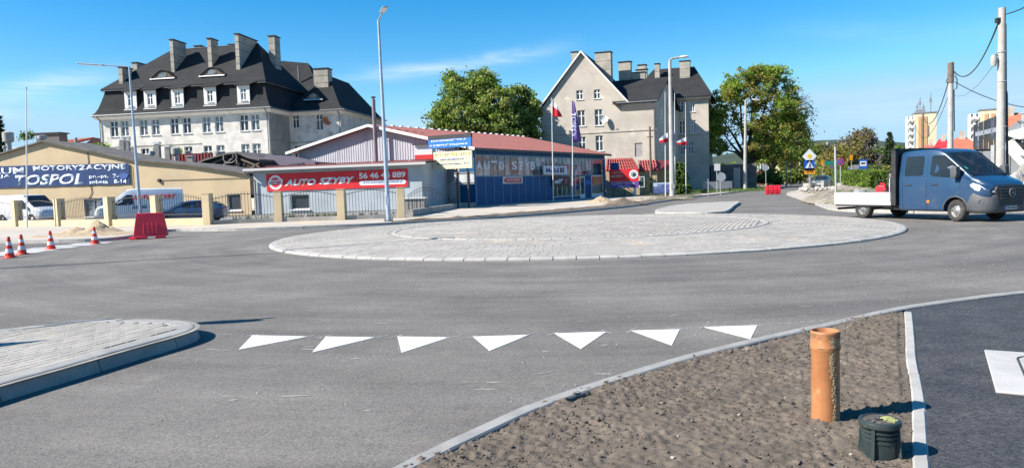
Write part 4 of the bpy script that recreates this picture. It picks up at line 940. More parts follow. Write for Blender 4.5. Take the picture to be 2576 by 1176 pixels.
# wing
WX, WY0, WY1 = 7.0, 5.4, 21.0
hw = [(.96, 9.35, 1.76, 10.98), (3.9, 9.0, 4.75, 10.85), (.96, 5.6, 1.86, 7.3), (3.9, 5.6, 4.75, 7.3)]
wall('wing_wall', M['plaster'], A, [0, ZE], lambda z: XR + .003, lambda z: WX, hw, y=WY0)
for h in hw: window(A, *h, WY0, style='cross', dep=.12)
hs2 = [(4.2, 8.95, 5.0, 10.75), (10.8, 9.2, 11.6, 10.6)]
o = wall('wing_side_wall', M['plaster'], A, [0, ZE], lambda z: 0, lambda z: WY1 - WY0, hs2); side(o, WX, WY0)
for h in hs2: side(window(A, *h, 0, dep=.12), WX, WY0)
mb = MB(); mb.box(XR + .01, WX - .25, WY0 + .3, WY1, 0, 11.2); mb.build('wing_core', M['plaster'], A)
mb = MB(); mb.box(XR + .06, WX + .05, WY0 - .06, WY0 - .002, 7.58, 7.68); mb.build('string_course', M['brick_grey'], A)
mb = MB(); mb.prism_x([(WY0 - .46, 11.22), (WY0 - .46, 11.06), (WY0 - .12, 10.86), (WY0 - .002, 10.80), (WY0 - .002, 11.22)], XR + .5, WX + .4); mb.prism_y([(WX + .46, 11.22), (WX + .46, 11.06), (WX + .12, 10.86), (WX + .002, 10.8), (WX + .002, 11.22)], WY0 - .4, WY1); mb.build('cornice', M['plaster_white'], A)
e0, e1, e2, e3 = (XR - .8, WY0 - .65, 11.22), (WX + .66, WY0 - .65, 11.22), (WX + .66, WY1 + .6, 11.22), (XR - .8, WY1 + .6, 11.22)
m0, m1, m2, m3_ = (XR - .2, WY0 + .1, 11.8), (WX - .1, WY0 + .1, 11.8), (WX - .1, WY1 - .1, 11.8), (XR - .2, WY1 - .1, 11.8)
ap0, ap1 = (4.1, 9.6, 16.0), (4.1, 16.6, 16.0)
mb = MB()
for a, b, c_, d in ((e0, e1, m1, m0), (e1, e2, m2, m1), (e2, e3, m3_, m2)): mb.quad(a, b, c_, d)
mb.poly([m0, m1, ap0]); mb.poly([m1, m2, ap1, ap0]); mb.poly([m2, m3_, ap1]); mb.poly([m3_, m0, ap0, ap1]); mb.build('wing_roof', ROOF_MAT, A)
mb = MB(); mb.tube([(XR + .6, WY0 - .69, 11.24), (WX + .70, WY0 - .69, 11.24), (WX + .70, WY1, 11.24)], .075, 8); mb.build('gutter', M['gutter'], A, smooth=True)
downpipe(A, WX - .15, WY0 - .1, 0, 11.2)
x0, z0 = FA.L(*z2(1812, 620), 6.2); x1, _ = FA.L(*z2(1970, 620), 6.2); eyebrow(A, x0, x1, 12.75, 6.2, .95, .75)
x0, zt = FA.L(*z2(1888, 368), 8.0); x1, _ = FA.L(*z2(2008, 368), 8.0); chimney(A, x0, x1, 8.0, 9.4, 13.5, zt)
# rear block
rx0, rx1, ry0, ry1 = -9.5, 1.6, 12.6, 21.5
mb = MB(); mb.box(rx0, rx1, ry0, ry1, 0, 13.4); mb.build('rear_block', M['plaster'], A)
a, b, c_, d = (rx0 - .4, ry0 - .4, 13.4), (rx1 + .5, ry0 - .4, 13.4), (rx1 + .5, ry1 + .4, 13.4), (rx0 - .4, ry1 + .4, 13.4); r0, r1 = (-6, 17, 19.6), (-1.6, 17, 19.0)
mb = MB(); mb.poly([a, b, r1, r0]); mb.poly([b, c_, r1]); mb.poly([c_, d, r0, r1]); mb.poly([d, a, r0]); mb.build('rear_roof', ROOF_MAT, A)
mb = MB(); mb.tube([(-1.9, 14.4, 16.4), (-1.9, 14.4, 18.0)], .11, 8); mb.lathe([(.17, 0), (.17, .08), (0, .2)], 10, (-1.9, 14.4, 18.0)); mb.build('vent_pipe', M['gutter'], A)
# snow guards on the front slope
mb = MB()
for a, b, yy in ((300, 460, 492), (725, 885, 457), (1215, 1390, 432)):
    x0, _ = FA.L(*z2(a, yy), 1.0); x1, _ = FA.L(*z2(b, yy), 1.0); k = int((x1 - x0) / .28)
    for i in range(k): mb.box(x0 + i * .28, x0 + i * .28 + .14, 1.02, 1.06, 14.95, 15.22)
mb.build('snow_guard', M['dark_metal'], A)
def dish(x, y, z, r, rz, label, mt, tilt=-25):
    t = thing('satellite_dish', label, 'satellite dish', (x, y, z), rz)
    mb = MB(); pr_ = [(r * k / 6, -.18 * r * (1 - (k / 6) ** 2) * 2) for k in range(6, -1, -1)]; pr_[-1] = (.0001, pr_[-1][1]); mb.lathe(pr_, 24, axis='y'); d = mb.build('dish', mt, t, smooth=True); d.location = (0, -.55, .1); d.rotation_euler = (math.radians(tilt), 0, 0); d.scale = (1, -1, 1)
    mb = MB(); mb.tube([(0, 0, 0), (0, -.35, 0), (0, -.40, .1)], .03, 6); mb.build('mount', M['steel_dull'], t)
    mb = MB(); mb.tube([(0, -.6, -.4), (0, -1.05, .12)], .018, 6); mb.box(-.05, .05, -1.10, -1.0, .08, .2); mb.build('receiver_arm', M['steel_dull'], t)
    return t
w = FA.W(4.95, WY0 - .02, 9.9); dish(w.x, w.y, w.z, .55, FA.a + .9, 'orange satellite dish on the wing of the long mansard house', mat('orange_dish', (0.55, 0.17, 0.05), 0.6))

# ================================================================== gabled house (right of centre)
FB = Frame(4.12, 96, -18)
B = framed('gabled_house', 'tall beige rendered house with a steep front gable and dark roofs, behind the blue workshop', 'house', FB)
BL, BR, BE = .13, 14.72, 11.45
lefts = lambda z: BL if z <= BE else .30 + (z - BE) * (5.31 / 6.6)
rights = lambda z: BR if z <= BE else 11.25 - (z - BE) * (5.64 / 6.6)
hB = [(4.83, 12.18, 5.68, 13.35), (7.08, 12.15, 7.88, 13.3), (4.9, 8.85, 5.88, 10.85), (7.12, 8.8, 8.1, 10.82), (4.9, 5.6, 5.88, 7.5), (7.15, 5.62, 8.1, 7.55), (12.06, 4.7, 13.0, 6.4)]
wall('gable_wall', M['plaster_b'], B, [0, BE], lefts, rights, [h for h in hB if h[3] < BE])
mb_ = wall('gable_top', M['plaster_b'], B, [BE + .0001, 18.04], lambda z: .30 + (z - BE) * (5.31 / 6.6), lambda z: 11.25 - (z - BE) * (5.64 / 6.6), [h for h in hB if h[3] > BE])
for i, h in enumerate(hB):
    if i < 6: window(B, *h, 0, style='cross', dep=.12, glass=M['glass'])
    else:
        mb = MB(); mb.box(h[0], h[2], .10, .14, h[1], h[3]); mb.build('boarded_opening', mat('grey_boarding', (0.34, 0.31, 0.31), 0.8), B)
mb = MB(); mb.box(BL, BR + .05, -.07, -.002, 7.86, 7.98); mb.build('string_course', M['brick_grey'], B)
# right-hand side wall (slightly splayed) with its small gable
SR = (16.0, 12.0); mid = (15.35, 6.0, 14.9)
mb = MB(); mb.poly([(BR, 0, 0), (SR[0], SR[1], 0), (SR[0], SR[1], BE), (mid[0], mid[1], 14.75), (BR, 0, BE)]); mb.build('side_gable_wall', M['plaster_b'], B)
for u, z0, z1_ in ((.22, 8.9, 10.7), (.62, 8.9, 10.7), (.22, 5.4, 7.2), (.62, 5.4, 7.2), (.45, 12.3, 13.2)):
    px_ = BR + (SR[0] - BR) * u; py_ = SR[1] * u; an = math.atan2(SR[1], SR[0] - BR)
    w_ = window(B, 0, z0, .95, z1_, 0, dep=0.0, sill=True, glass=M['glass']); w_.location = (px_ + .03, py_, z0); w_.rotation_euler = (0, 0, an)
mb = MB(); mb.box(BL + .02, BR - .05, .35, 12, 0, 11.3); mb.build('core_walls', M['plaster_b'], B)
AP = (5.62, 18.25)
mb = MB(); sl = 6.7 / 5.9
mb.slab([(-.62, -.30, 10.85), (AP[0], -.30, AP[1]), (AP[0], 13.0, AP[1]), (-.62, 13.0, 10.85)], .16); mb.slab([(AP[0], -.30, AP[1]), (11.55, -.30, 11.35), (11.55, 13.0, 11.35), (AP[0], 13.0, AP[1])], .16)
mb.build('gable_roof', ROOF_MAT, B)
mb = MB(); mb.beam((-.62, -.34, 10.78), (AP[0] + .02, -.34, AP[1] - .10), .05, .2); mb.beam((AP[0] - .02, -.345, AP[1] - .10), (11.55, -.345, 11.28), .05, .2); mb.build('verge_board', M['white_clad'], B)
mb = MB(); mb.slab([(9.6, -.6, 11.35), (BR + .15, -.6, 11.35), (mid[0] + .3, 6, 15.0), (7.2, 6, 15.0)], .14); mb.slab([(BR + .15 + 0, -.6, 11.35), (BR + .35, -.6, 11.35), (mid[0] + .45, 6, 15.0), (mid[0] + .28, 6, 15.0)], .14)
mb.slab([(7.2, 6, 15.0), (mid[0] + .45, 6, 15.0), (SR[0] + .55, 12.6, 11.35), (7.2, 12.6, 11.35)], .14)
mb.slab([(-1.2, 2.2, 11.1), (.8, 2.2, 11.1), (2.0, 6.5, 14.9), (.6, 6.5, 14.9)], .14); mb.slab([(-1.2, 2.2, 11.1), (.6, 6.5, 14.9), (-1.2, 11, 11.1)], .14)
mb.build('cross_roof', ROOF_MAT, B)
mb = MB(); mb.prism_x([(-.5, 11.24), (-.5, 11.12), (-.002, 10.35), (-.002, 11.24)], 10.6, BR + .1); mb.build('eaves_cove', M['plaster_b'], B); mb = MB(); mb.prism_x([(-.4, 11.0), (-.002, 10.3), (-.002, 11.0)], -.5, .5); mb.build('eaves_cove', M['plaster_b'], B)
mb = MB(); mb.tube([(10.0, -.66, 11.36), (BR + .35, -.66, 11.36)], .075, 8); mb.build('gutter', M['gutter'], B, smooth=True)
downpipe(B, BR - .2, -.1, 0, 11.3); downpipe(B, BL + .05, -.1, 0, 10.9)
for a, b, t, y0, dep, zb in ((687, 832, 68, 3.2, 1.3, 13.5), (905, 1015, 155, 6.2, 1.2, 13.4), (1022, 1152, 254, 7, 1, 13.2), (1068, 1168, 226, 9, .8, 13), (1082, 1158, 182, 12, 1, 13), (1240, 1283, 170, 18.5, 1.1, 14.5), (1471, 1564, 146, 19.0, 1.4, 14.5), (467, 524, 62, 6.5, 1.2, 13.5)):
    x0, zt = FB.L(*z6(a, t), y0); x1, _ = FB.L(*z6(b, t), y0); chimney(B, x0, x1, y0, y0 + dep, zb, zt, bands=1.1)
mb = MB(); mb.poly([(SR[0], 12, 0), (SR[0] + .05, 16, 0), (SR[0] + .05, 16, 11.4), (SR[0], 12, 11.4)]); mb.box(BL, 15.9, 12.01, 15.98, 0, 11.38); mb.build('link_wing', M['plaster_b'], B)
mb = MB(); mb.slab([(9, 11.6, 11.6), (SR[0] + .5, 11.6, 11.45), (SR[0] + .5, 15.9, 11.45), (9, 15.9, 12.6)], .12); mb.build('link_roof', ROOF_MAT, B)
# rear block
hR = [(16.0, 11.2, 16.7, 12.9), (17.6, 11.2, 18.3, 12.9), (16.1, 8.25, 16.9, 10.05), (17.7, 8.25, 18.4, 10.05), (16.2, 5.2, 16.9, 7.1), (17.3, 5.2, 18.0, 7.1)]
wall('rear_block_wall', M['plaster_b'], B, [0, 13.4], lambda z: 9.0, lambda z: 20.15, hR, y=16)
for h in hR: window(B, *h, 16, style='cross', dep=.12)
mb = MB(); mb.box(9.0, 20.1, 16.3, 27, 0, 13.3); mb.build('rear_block_core', M['plaster_b'], B)
mb = MB(); mb.box(9.0, 20.2, 15.93, 15.998, 7.86, 7.98); mb.build('string_course', M['brick_grey'], B)
q0, q1, q2, q3 = (8.4, 15.3, 13.35), (20.8, 15.3, 13.35), (20.8, 27.6, 13.35), (8.4, 27.6, 13.35); r0, r1 = (12.0, 21.2, 18.3), (17.95, 21.2, 18.3)
mb = MB(); mb.slab([q0, q1, r1, r0], .15); mb.slab([q1, q2, r1], .15); mb.slab([q2, q3, r0, r1], .15); mb.slab([q3, q0, r0], .15); mb.build('rear_block_roof', ROOF_MAT, B)
mb = MB(); mb.prism_x([(15.4, 13.2), (15.4, 13.05), (15.998, 12.8), (15.998, 13.2)], 9, 20.5); mb.build('cornice', M['plaster_b'], B)
mb = MB(); mb.box(20.3, 26.5, 17.0, 25, 0, 3.6); mb.build('low_annex', mat('tree_shade_plaster', (0.15, 0.13, 0.115), .95, (.10, .09, .08), 1, 6), B)  # shade of the tree over the annex is put into its plaster colour
mb = MB(); mb.box(23.4, 24.3, 16.9, 16.998, .2, 3.1); mb.build('door', mat('pale_pink_door', (0.55, 0.42, 0.36), 0.8), B)
w = FB.W(8.25, -.02, 9.45); dish(w.x, w.y, w.z, .52, FB.a + .25, 'white satellite dish beside a window of the beige gable', M['white_clad'], -20)

# ================================================================== blue workshop with red roof
FC = Frame(-3, 57.4, 59.2); FG = Frame(-3 - .859 * 19.7, 57.4 + .512 * 19.7, -30.8)
W = framed('workshop', 'long low blue-clad workshop with red sheet roof, window band and grey corrugated gable', 'workshop', FC)
X0, X1 = .55, 25.8
mb = MB(); mb.box(X0 + .03, X1 - .03, .06, 19.2, 0, 4.5); mb.build('core', M['dark_metal'], W)
mb = MB(); mb.box(X0 - .05, X1 + .1, -.25, .05, 0, .16); mb.build('plinth', M['concrete_old'], W)
lx = [FC.L(*z5(x, 800))[0] for x in (725, 840, 950, 1060, 1160, 1260, 1350, 1440, 1525, 1605, 1690)]; lx[0] = X0
for a, b in zip(lx[:-1], lx[1:]):
    mb = MB(); mb.box(a + .03, b - .03, 0, .05, .17, 2.42); mb.build('cladding_panel', M['blue_panel'], W)
    mb = MB(); mb.box(b - .03, b + .03, -.035, .04, .17, 2.42); mb.build('mullion', M['blue_frame'], W)
mb = MB(); mb.box(X0 - .02, X0 + .06, -.04, .04, .17, 4.5); mb.build('corner_post', M['blue_frame'], W)
nb = 25; bx = np.linspace(X0, X1, nb + 1)
for a, b in zip(bx[:-1], bx[1:]):
    mb = MB(); mb.box(a + .025, b - .025, 0, .05, 4.16, 4.5); mb.build('cladding_panel', M['blue_panel'], W)
for zz, nm in ((2.45, 'sill_rail'), (4.11, 'head_rail')):
    mb = MB(); mb.box(X0, X1, -.05, .05, zz - .04, zz + .045); mb.build(nm, M['blue_frame'], W)
px_list = [725, 810, 905, 1000, 1085, 1165, 1250, 1330, 1405, 1475, 1545]
wx_ = [FC.L(*z5(x, 500))[0] for x in px_list]; wx_[0] = X0 + .06
while wx_[-1] + .86 < 22.0: wx_.append(wx_[-1] + .86)
wx_.append(22.3)
shop_glass = mat('hazy_shop_glass', (0.30, 0.33, 0.33), 0.12, (0.07, 0.085, 0.09), 0.7, 4, 0.42, 0.6, spec=0.8, col3=(0.45, 0.20, 0.13), scale3=.5, lo3=.60, hi3=.66)
shop_dark = mat('dark_shop_glass', (0.11, 0.14, 0.14), 0.08, (0.025, 0.035, 0.04), 0.6, 4, 0.4, 0.6, spec=0.8)
for i, (a, b) in enumerate(zip(wx_[:-1], wx_[1:])):
    mb = MB(); mb.box(a + .03, b - .03, .0, .04, 2.50, 4.06); mb.build('window_pane', shop_glass if i % 3 != 2 else shop_dark, W)
    mb = MB(); mb.box(b - .03, b + .03, -.03, .045, 2.50, 4.06); mb.build('mullion', M['blue_frame'], W)
for i, ch in zip((0, 1, 2, 3, 5, 6, 7, 8, 9), 'AUTOSZYBY'):
    a, b = wx_[i], wx_[i + 1]; k_ = .12 if i < 2 else .1
    text(W, ch, a + k_, 2.95, (b - a) - 2 * k_, .75, M['white_print'], y=-.012, bold=.035, name='window_letter', depth=.006)
for i in range(10, min(19, len(wx_) - 1)):
    a, b = wx_[i], wx_[i + 1]; ch = 'OLEJESERWIS'[i - 10]; text(W, ch, a + .2, 3.0 + .2 * (i < 14), .42, .5, M['red_print'], y=-.012, bold=.03, name='window_letter', depth=.006)
# storefront and doors
gx0, gx1 = 13.45, 19.4
mb = MB(); mb.box(gx0, gx1, 0, .05, .17, .42); mb.build('cladding_panel', M['blue_panel'], W)
gxs = np.linspace(gx0, gx1, 7)
for a, b in zip(gxs[:-1], gxs[1:]):
    mb = MB(); mb.box(a + .03, b - .03, 0, .04, .48, 2.36); mb.build('window_pane', shop_dark, W)
    mb = MB(); mb.box(b - .035, b + .035, -.03, .045, .42, 2.42); mb.build('mullion', M['window_white'], W)
mb = MB(); mb.box(gx0, gx1, -.03, .05, .42, .48); mb.build('sill_rail', M['window_white'], W)
def framed_door(x0, x1, z1_, nm, glass, fr):
    mb = MB()
    for q in ((x0, x0 + .09, .1, z1_), (x1 - .09, x1, .1, z1_), (x0 + .09, x1 - .09, .1, .55), (x0 + .09, x1 - .09, z1_ - .09, z1_)): mb.box(q[0], q[1], -.03, .05, q[2], q[3])
    d = mb.build(nm, fr, W); mb = MB(); mb.box(x0 + .09, x1 - .09, 0, .03, .55, z1_ - .09); mb.build('pane', glass, d)
    mb = MB(); mb.box(x0 + .12, x0 + .16, -.09, -.03, 1.0, 1.25); mb.build('handle', M['steel_dull'], d)
framed_door(19.46, 20.55, 2.3, 'door', shop_dark, M['window_white'])
mb = MB(); mb.box(20.6, 22.1, 0, .05, .17, 2.42); mb.build('cladding_panel', M['blue_panel'], W)
mb = MB(); mb.box(20.8, 21.9, -.03, -.002, 1.5, 1.9); mb.build('notice', M['sign_blue'], W)
framed_door(22.2, 25.1, 2.4, 'shop_window', shop_dark, M['window_white'])
mb = MB(); mb.box(22.45, 24.9, -.012, -.004, 1.5, 2.3); mb.build('poster', mat('red_poster', (0.60, 0.09, 0.05), 0.5, (0.5, 0.2, 0.1), 1, 3), W)
mb = MB(); mb.box(22.4, 25.1, 0, .04, 2.55, 4.05); mb.build('window_pane', shop_dark, W)
mb = MB(); mb.box(25.15, X1, -.02, .05, .17, 4.06); mb.build('cladding_panel', M['blue_panel'], W)
# roof
zf, zr, zb_ = 4.62, 7.12, 5.30; yr = 10.0
mb = MB(); mb.slab([(-.25, -.55, zf), (26.3, -.55, zf), (26.3, yr, zr), (-.25, yr, zr)], .10); mb.slab([(-.25, yr, zr), (26.3, yr, zr), (26.3, 19.9, zb_), (-.25, 19.9, zb_)], .10)
rf = mb.build('roof', M['red_roof'], W)
mb = MB()
for x in np.arange(0, 26.2, .5): mb.beam((x, -.56, zf + .02), (x, yr, zr + .02), .05, .05); mb.beam((x, yr, zr + .02), (x, 19.9, zb_ + .02), .05, .05)
mb.build('roof_rib', M['red_roof'], rf)
mb = MB(); mb.box(-.25, 26.3, -.60, -.555, zf - .18, zf + .0); mb.build('fascia', M['dark_metal'], rf)
clip_me = MB().box(0, .22, -.15, .15, .0, .11).mesh('ridge_clip', M['white_clad'])
for x in np.arange(.5, 26, 1.15): link('ridge_clip', clip_me, rf, (x, yr, zr + .02))
mb = MB(); mb.beam((-.30, -.6, zf - .08), (-.30, yr, zr - .08), .05, .22); mb.beam((-.305, yr, zr - .08), (-.305, 19.9, zb_ - .08), .05, .22); mb.build('verge_board', M['white_clad'], rf)
# corrugated gable: trapezoidal sheet with real ribs
def gtop(y): return (zf + (zr - zf) * (y + .55) / (yr + .55) if y < yr else zr + (zb_ - zr) * (y - yr) / (19.9 - yr)) - .12
mb = MB(); pitch = .27; y = 1.5
while y < 19.0:
    for a, b, oa, ob in ((0, .11, .50, .50), (.11, .14, .50, .46), (.14, .24, .46, .46), (.24, .27, .46, .50)):
        ya, yb = y + a, y + b
        mb.quad((oa, ya, 2.0), (ob, yb, 2.0), (ob, yb, gtop(yb)), (oa, ya, gtop(ya)))
    y += pitch
mb.build('corrugated_sheet', M['corrugated'], W)
mb = MB()
for yy in (1.4, 4.6, 7.8, 11.0, 14.2, 17.4): mb.box(.44, .52, yy - .04, yy + .04, 2.2, gtop(yy)); 
mb.build('cover_strip', M['corrugated'], W)
mb = MB(); mb.box(.42, .58, 1.4, 4.85, 0, 3.5); mb.build('plaster_wall', M['annex_old'], W)
mb = MB(); pp_ = [(4.35, .9), (4.2, 2.2), (3.6, 1.9), (2.9, 2.6), (2.5, 1.9), (1.95, 2.2), (1.8, 1.0), (2.3, .75), (3.0, .9), (3.6, .7)]; mb.prism_x([(p[0], p[1]) for p in pp_], .405, .4185); mb.build('plaster_patch', M['annex_patch'], W)
mb = MB(); mb.box(.44, .56, -.02, 1.38, .17, 4.4); mb.build('cladding_panel', M['blue_panel'], W)
mb = MB(); mb.box(.38, .60, -.1, 4.9, 0, .16); mb.build('plinth', M['concrete_old'], W)
# projecting sign, far end
mb = MB(); mb.box(25.9, 26.05, -1.5, -.55, 2.35, 3.7); mb.build('projecting_sign', M['blue_print'], W)
# white box sign, black box sign and arrow sign on the long front
a, za = FC.L(*z5(1572, 500), -.5); b, zb2 = FC.L(*z5(1868, 603), -.5)
sg = tag(link('box_sign', None, None, tuple(FC.W(a, -.5, zb2)), (0, 0, FC.a)), 'white lit box sign with rounded corners reading Mobil 1, on the blue window band', 'sign')
w_, h_ = b - a, .82
mb = MB(); mb.box(0, w_, -.1, .12, 0, h_); mb.build('box', M['white_clad'], sg, bevel=.08)
text(sg, 'Mobil', .35, .18, w_ * .55, .48, M['blue_print'], y=-.105, bold=.03); text(sg, '1', .35 + w_ * .60, .18, .35, .50, M['black'], y=-.105, bold=.05); mb = MB(); mb.box(.35 + w_ * .70, .35 + w_ * .78, -.108, -.101, .15, .68); mb.build('logo_bar', M['blue_print'], sg)
mb = MB(); mb.box(.3, .4, .121, .5, .3, .4); mb.box(w_ - .4, w_ - .3, .121, .5, .3, .4); mb.build('bracket', M['dark_metal'], sg)
a, za = FC.L(*z5(1695, 640), -.2); b, zb2 = FC.L(*z5(1900, 740), -.2)
sg = tag(link('box_sign', None, None, tuple(FC.W(a, -.2, 1.46)), (0, 0, FC.a)), 'black sign board reading elf with a red and blue emblem, over the shop window', 'sign')
w_ = b - a; mb = MB(); mb.box(0, w_, -.06, .10, 0, .86); mb.build('board', M['black'], sg); text(sg, 'elf', .25, .22, w_ * .50, .45, M['white_print'], y=-.066, bold=.04, shear=.2)
mb = MB(); mb.disc(.27, 0, 20, (w_ * .78, -.064, .43), axis='y'); mb.build('emblem', M['red_print'], sg); mb = MB(); mb.prism_y([(w_ * .78 - .2, .30), (w_ * .78 + .05, .2), (w_ * .78 + .2, .42), (w_ * .78 - .02, .5)], -.072, -.066); mb.build('emblem_wedge', M['blue_print'], sg)
a, _ = FC.L(*z5(1060, 680), -.06); b, _ = FC.L(*z5(1310, 680), -.06)
sg = tag(link('arrow_sign', None, None, tuple(FC.W(a, -.06, 1.80)), (0, 0, FC.a)), 'small white sign with a red left arrow reading AUTO SZYBY on the blue panels', 'sign')
w_ = b - a; mb = MB(); mb.box(0, w_, -.03, .05, 0, .58); mb.build('board', M['white_clad'], sg)
mb = MB(); mb.prism_y([(.08, .29), (.45, .08), (w_ - .3, .08), (w_ - .12, .18), (w_ - .3, .29), (w_ - .12, .40), (w_ - .3, .50), (.45, .50)], -.04, -.031); mb.build('arrow', M['red_print'], sg)
text(sg, 'AUTO SZYBY', .55, .2, w_ - 1.0, .2, M['white_print'], y=-.046, bold=.03)

# ================================================================== low annex with the red banner
FN = Frame(-18.1, 54, -10)
Nn = framed('annex', 'low grey-blue plastered annex with white gutter, in front of the corrugated gable', 'building', FN)
hN = [(2.14, .42, 3.62, 1.52)]
wall('front_wall', M['annex'], Nn, [0, 3.4], lambda z: -.62, lambda z: 12.1, hN)
window(Nn, *hN[0], 0, style='plain', glass=M['glass'], dep=.14)
mb = MB(); mb.poly([(12.1, 0, 0), (12.1, 6, 0), (12.1, 6, 3.7), (12.1, 0, 3.4)]); mb.build('side_wall', M['annex'], Nn); mb = MB(); mb.poly([(-.62, 0, 0), (-.62, 9, 0), (-.62, 9, 4.2), (-.62, 0, 3.4)]); mb.build('side_wall', M['annex'], Nn)
mb = MB(); mb.box(-.6, 12.08, .2, 7, 0, 3.3); mb.build('core', M['annex_old'], Nn)
mb = MB(); mb.slab([(-1.0, -.5, 3.50), (12.6, -.5, 3.56), (12.3, 4.2, 3.80), (11.6, 7.5, 3.92), (-1.0, 13.0, 4.08)], .09); rf = mb.build('roof', M['red_roof'], Nn)
mb = MB()
for k in range(9): x = .6 + k * 1.35; mb.box(x, x + 1.2, -.42, -.2, 3.56 + .005 * k, 3.62 + .005 * k)
mb.build('loose_roof_sheet', mat('dark_red_sheet', (0.16, 0.04, 0.04), 0.7), rf)
mb = MB(); mb.prism_x([(-.68, 3.30), (-.52, 3.30), (-.50, 3.46), (-.70, 3.46)], -1.05, 12.6); mb.build('gutter', M['white_clad'], Nn)
mb = MB(); mb.box(-1.0, 12.5, -.49, -.002, 3.28, 3.36); mb.build('soffit', M['annex_old'], Nn)
mb = MB(); mb.tube([(-.95, -.6, 3.3), (-.85, -.5, 3.05), (-.45, -.12, 2.6), (-.45, -.12, .1)], .06, 8); mb.build('downpipe', M['gutter'], Nn, smooth=True)
mb = MB(); mb.box(10.6, 11.9, 3.6, 4.6, 3.9, 4.9); cb = mb.build('roof_box', M['white_clad'], Nn); mb = MB(); mb.box(10.55, 11.95, 3.55, 4.65, 3.8, 4.15); mb.build('red_flashing', M['red_print'], cb); mb = MB(); mb.box(10.4, 12.1, 3.4, 4.8, 4.9, 4.98); mb.build('cap', M['dark_metal'], cb)
# metal flue
w = FG.W(10.6, -.5); fl = thing('flue', 'tall straight brownish metal flue pipe rising in front of the corrugated gable', 'chimney', (w.x, w.y, 3.9), 0)
pt = at(951, 243, w.y); mb = MB(); mb.lathe([(.155, 0), (.155, pt.z - 3.9 - .2)], 16); mb.build('pipe', mat('flue_metal', (0.25, 0.215, 0.225), 0.5, (0.20, 0.17, 0.18), 1, 4, metal=0.3), fl, smooth=True)
mb = MB(); mb.lathe([(.0001, .0), (.2, .0), (.2, .1), (.0001, .12)], 16, (0, 0, pt.z - 3.9 - .1)); mb.lathe([(.05, -.1), (.05, 0)], 6, (0, 0, pt.z - 3.9 - .1)); mb.build('rain_cap', M['black'], fl)
mb = MB(); mb.beam((0, .1, 2.6), (0, .5, 2.6), .04, .04); mb.beam((-.4, .45, 2.6), (.2, .45, 2.6), .04, .04); mb.build('bracket', M['dark_metal'], fl)
# banner
bx0, bx1, bz0, bz1 = .41, 11.1, 1.80, 3.06
bn = tag(link('banner', None, None, tuple(FN.W(bx0, -.06, bz0)), (0, 0, FN.a)), 'long red banner reading AUTO SZYBY with a phone number, on the grey annex wall', 'banner')
w_, h_ = bx1 - bx0, bz1 - bz0
mb = MB(); mb.box(0, w_, -.0, .03, 0, h_); mb.build('cloth', M['banner_red'], bn)
def bl(x, y): 
    p = FN.L(*z4(x, y)); return (p[0] - bx0, p[1] - bz0)
a = bl(525, 665); b = bl(810, 590); text(bn, 'AUTO', a[0], .32, b[0] - a[0], .50, M['white_print'], y=-.006, bold=.045, shear=.25)
a = bl(845, 660); b = bl(1170, 580); text(bn, 'SZYBY', a[0], .36, b[0] - a[0], .50, M['white_print'], y=-.006, bold=.045, shear=.25)
a = bl(1212, 600); b = bl(1640, 540); text(bn, '56 46 44 889', a[0], .66, b[0] - a[0], .44, M['white_print'], y=-.006, bold=.035)
mb = MB(); n_ = 8; wl = b[0] - a[0]; pts = [(a[0] + .16 + .16 * math.cos(t), .36 + .16 * math.sin(t)) for t in np.linspace(math.pi / 2, 3 * math.pi / 2, n_)] + [(a[0] + wl - .16 + .16 * math.cos(t), .36 + .16 * math.sin(t)) for t in np.linspace(-math.pi / 2, math.pi / 2, n_)]
mb.prism_y(pts, -.006, -.001); mb.build('web_strip', M['white_print'], bn); text(bn, 'www.autoszyby-grudziadz.pl', a[0] + .25, .27, wl - .5, .19, M['blue_print'], y=-.010, bold=.02)
c_ = bl(440, 625); mb = MB(); mb.lathe([(.52, 0), (.46, -.001), (.40, -.001)], 28, (c_[0] - .02, -.006, .62), axis='y'); mb.lathe([(.36, -.001), (.34, -.001)], 28, (c_[0] - .02, -.006, .62), axis='y'); em = mb.build('round_emblem', M['white_print'], bn); em.scale = (1, 1, 1)
mb = MB(); mb.prism_y([(c_[0] - .62, .46), (c_[0] + .52, .56), (c_[0] + .56, .84), (c_[0] - .58, .74)], -.011, -.006); mb.build('emblem_ribbon', M['white_print'], bn); text(bn, 'PARTNER', c_[0] - .50, .53, .94, .20, M['red_print'], y=-.015, bold=.04, warp=lambda x: (x - c_[0]) * .08)

# ================================================================== roadside sign cluster beside the annex
def gz(x, y): p = ground(x, y); return p
p1, p2 = FG.W(17.3, -3.6), FG.W(19.0, -3.6)
sgn = thing('sign_board', 'blue board reading DIAGNOSTYKA KOMPUTEROWA above a faded cream board, on two black posts', 'sign', (p1.x, p1.y, 0), FG.a)
fs_ = Frame(p1.x, p1.y, -30.8)
def sl_(x, y): return fs_.L(*z4(x, y))
a = sl_(1860, 305); b = sl_(2250, 185); zt = b[1]
mb = MB(); mb.box(a[0], b[0], -.12, .05, a[1] - .12, zt - .2); mb.build('blue_board', M['sign_blue'], sgn)
mb = MB(); mb.box(a[0] - .02, b[0] + .02, -.13, .07, zt - .2, zt + .1); mb.build('hood', M['black'], sgn)
c0_, c1_ = sl_(1885, 260), sl_(2215, 222); text(sgn, 'DIAGNOSTYKA', c0_[0], c0_[1], c1_[0] - c0_[0], c1_[1] - c0_[1] + .02, M['white_print'], y=-.126, bold=.02)
c0_, c1_ = sl_(1875, 302), sl_(2228, 264); text(sgn, 'KOMPUTEROWA', c0_[0], c0_[1], c1_[0] - c0_[0], c1_[1] - c0_[1] + .02, M['white_print'], y=-.126, bold=.02)
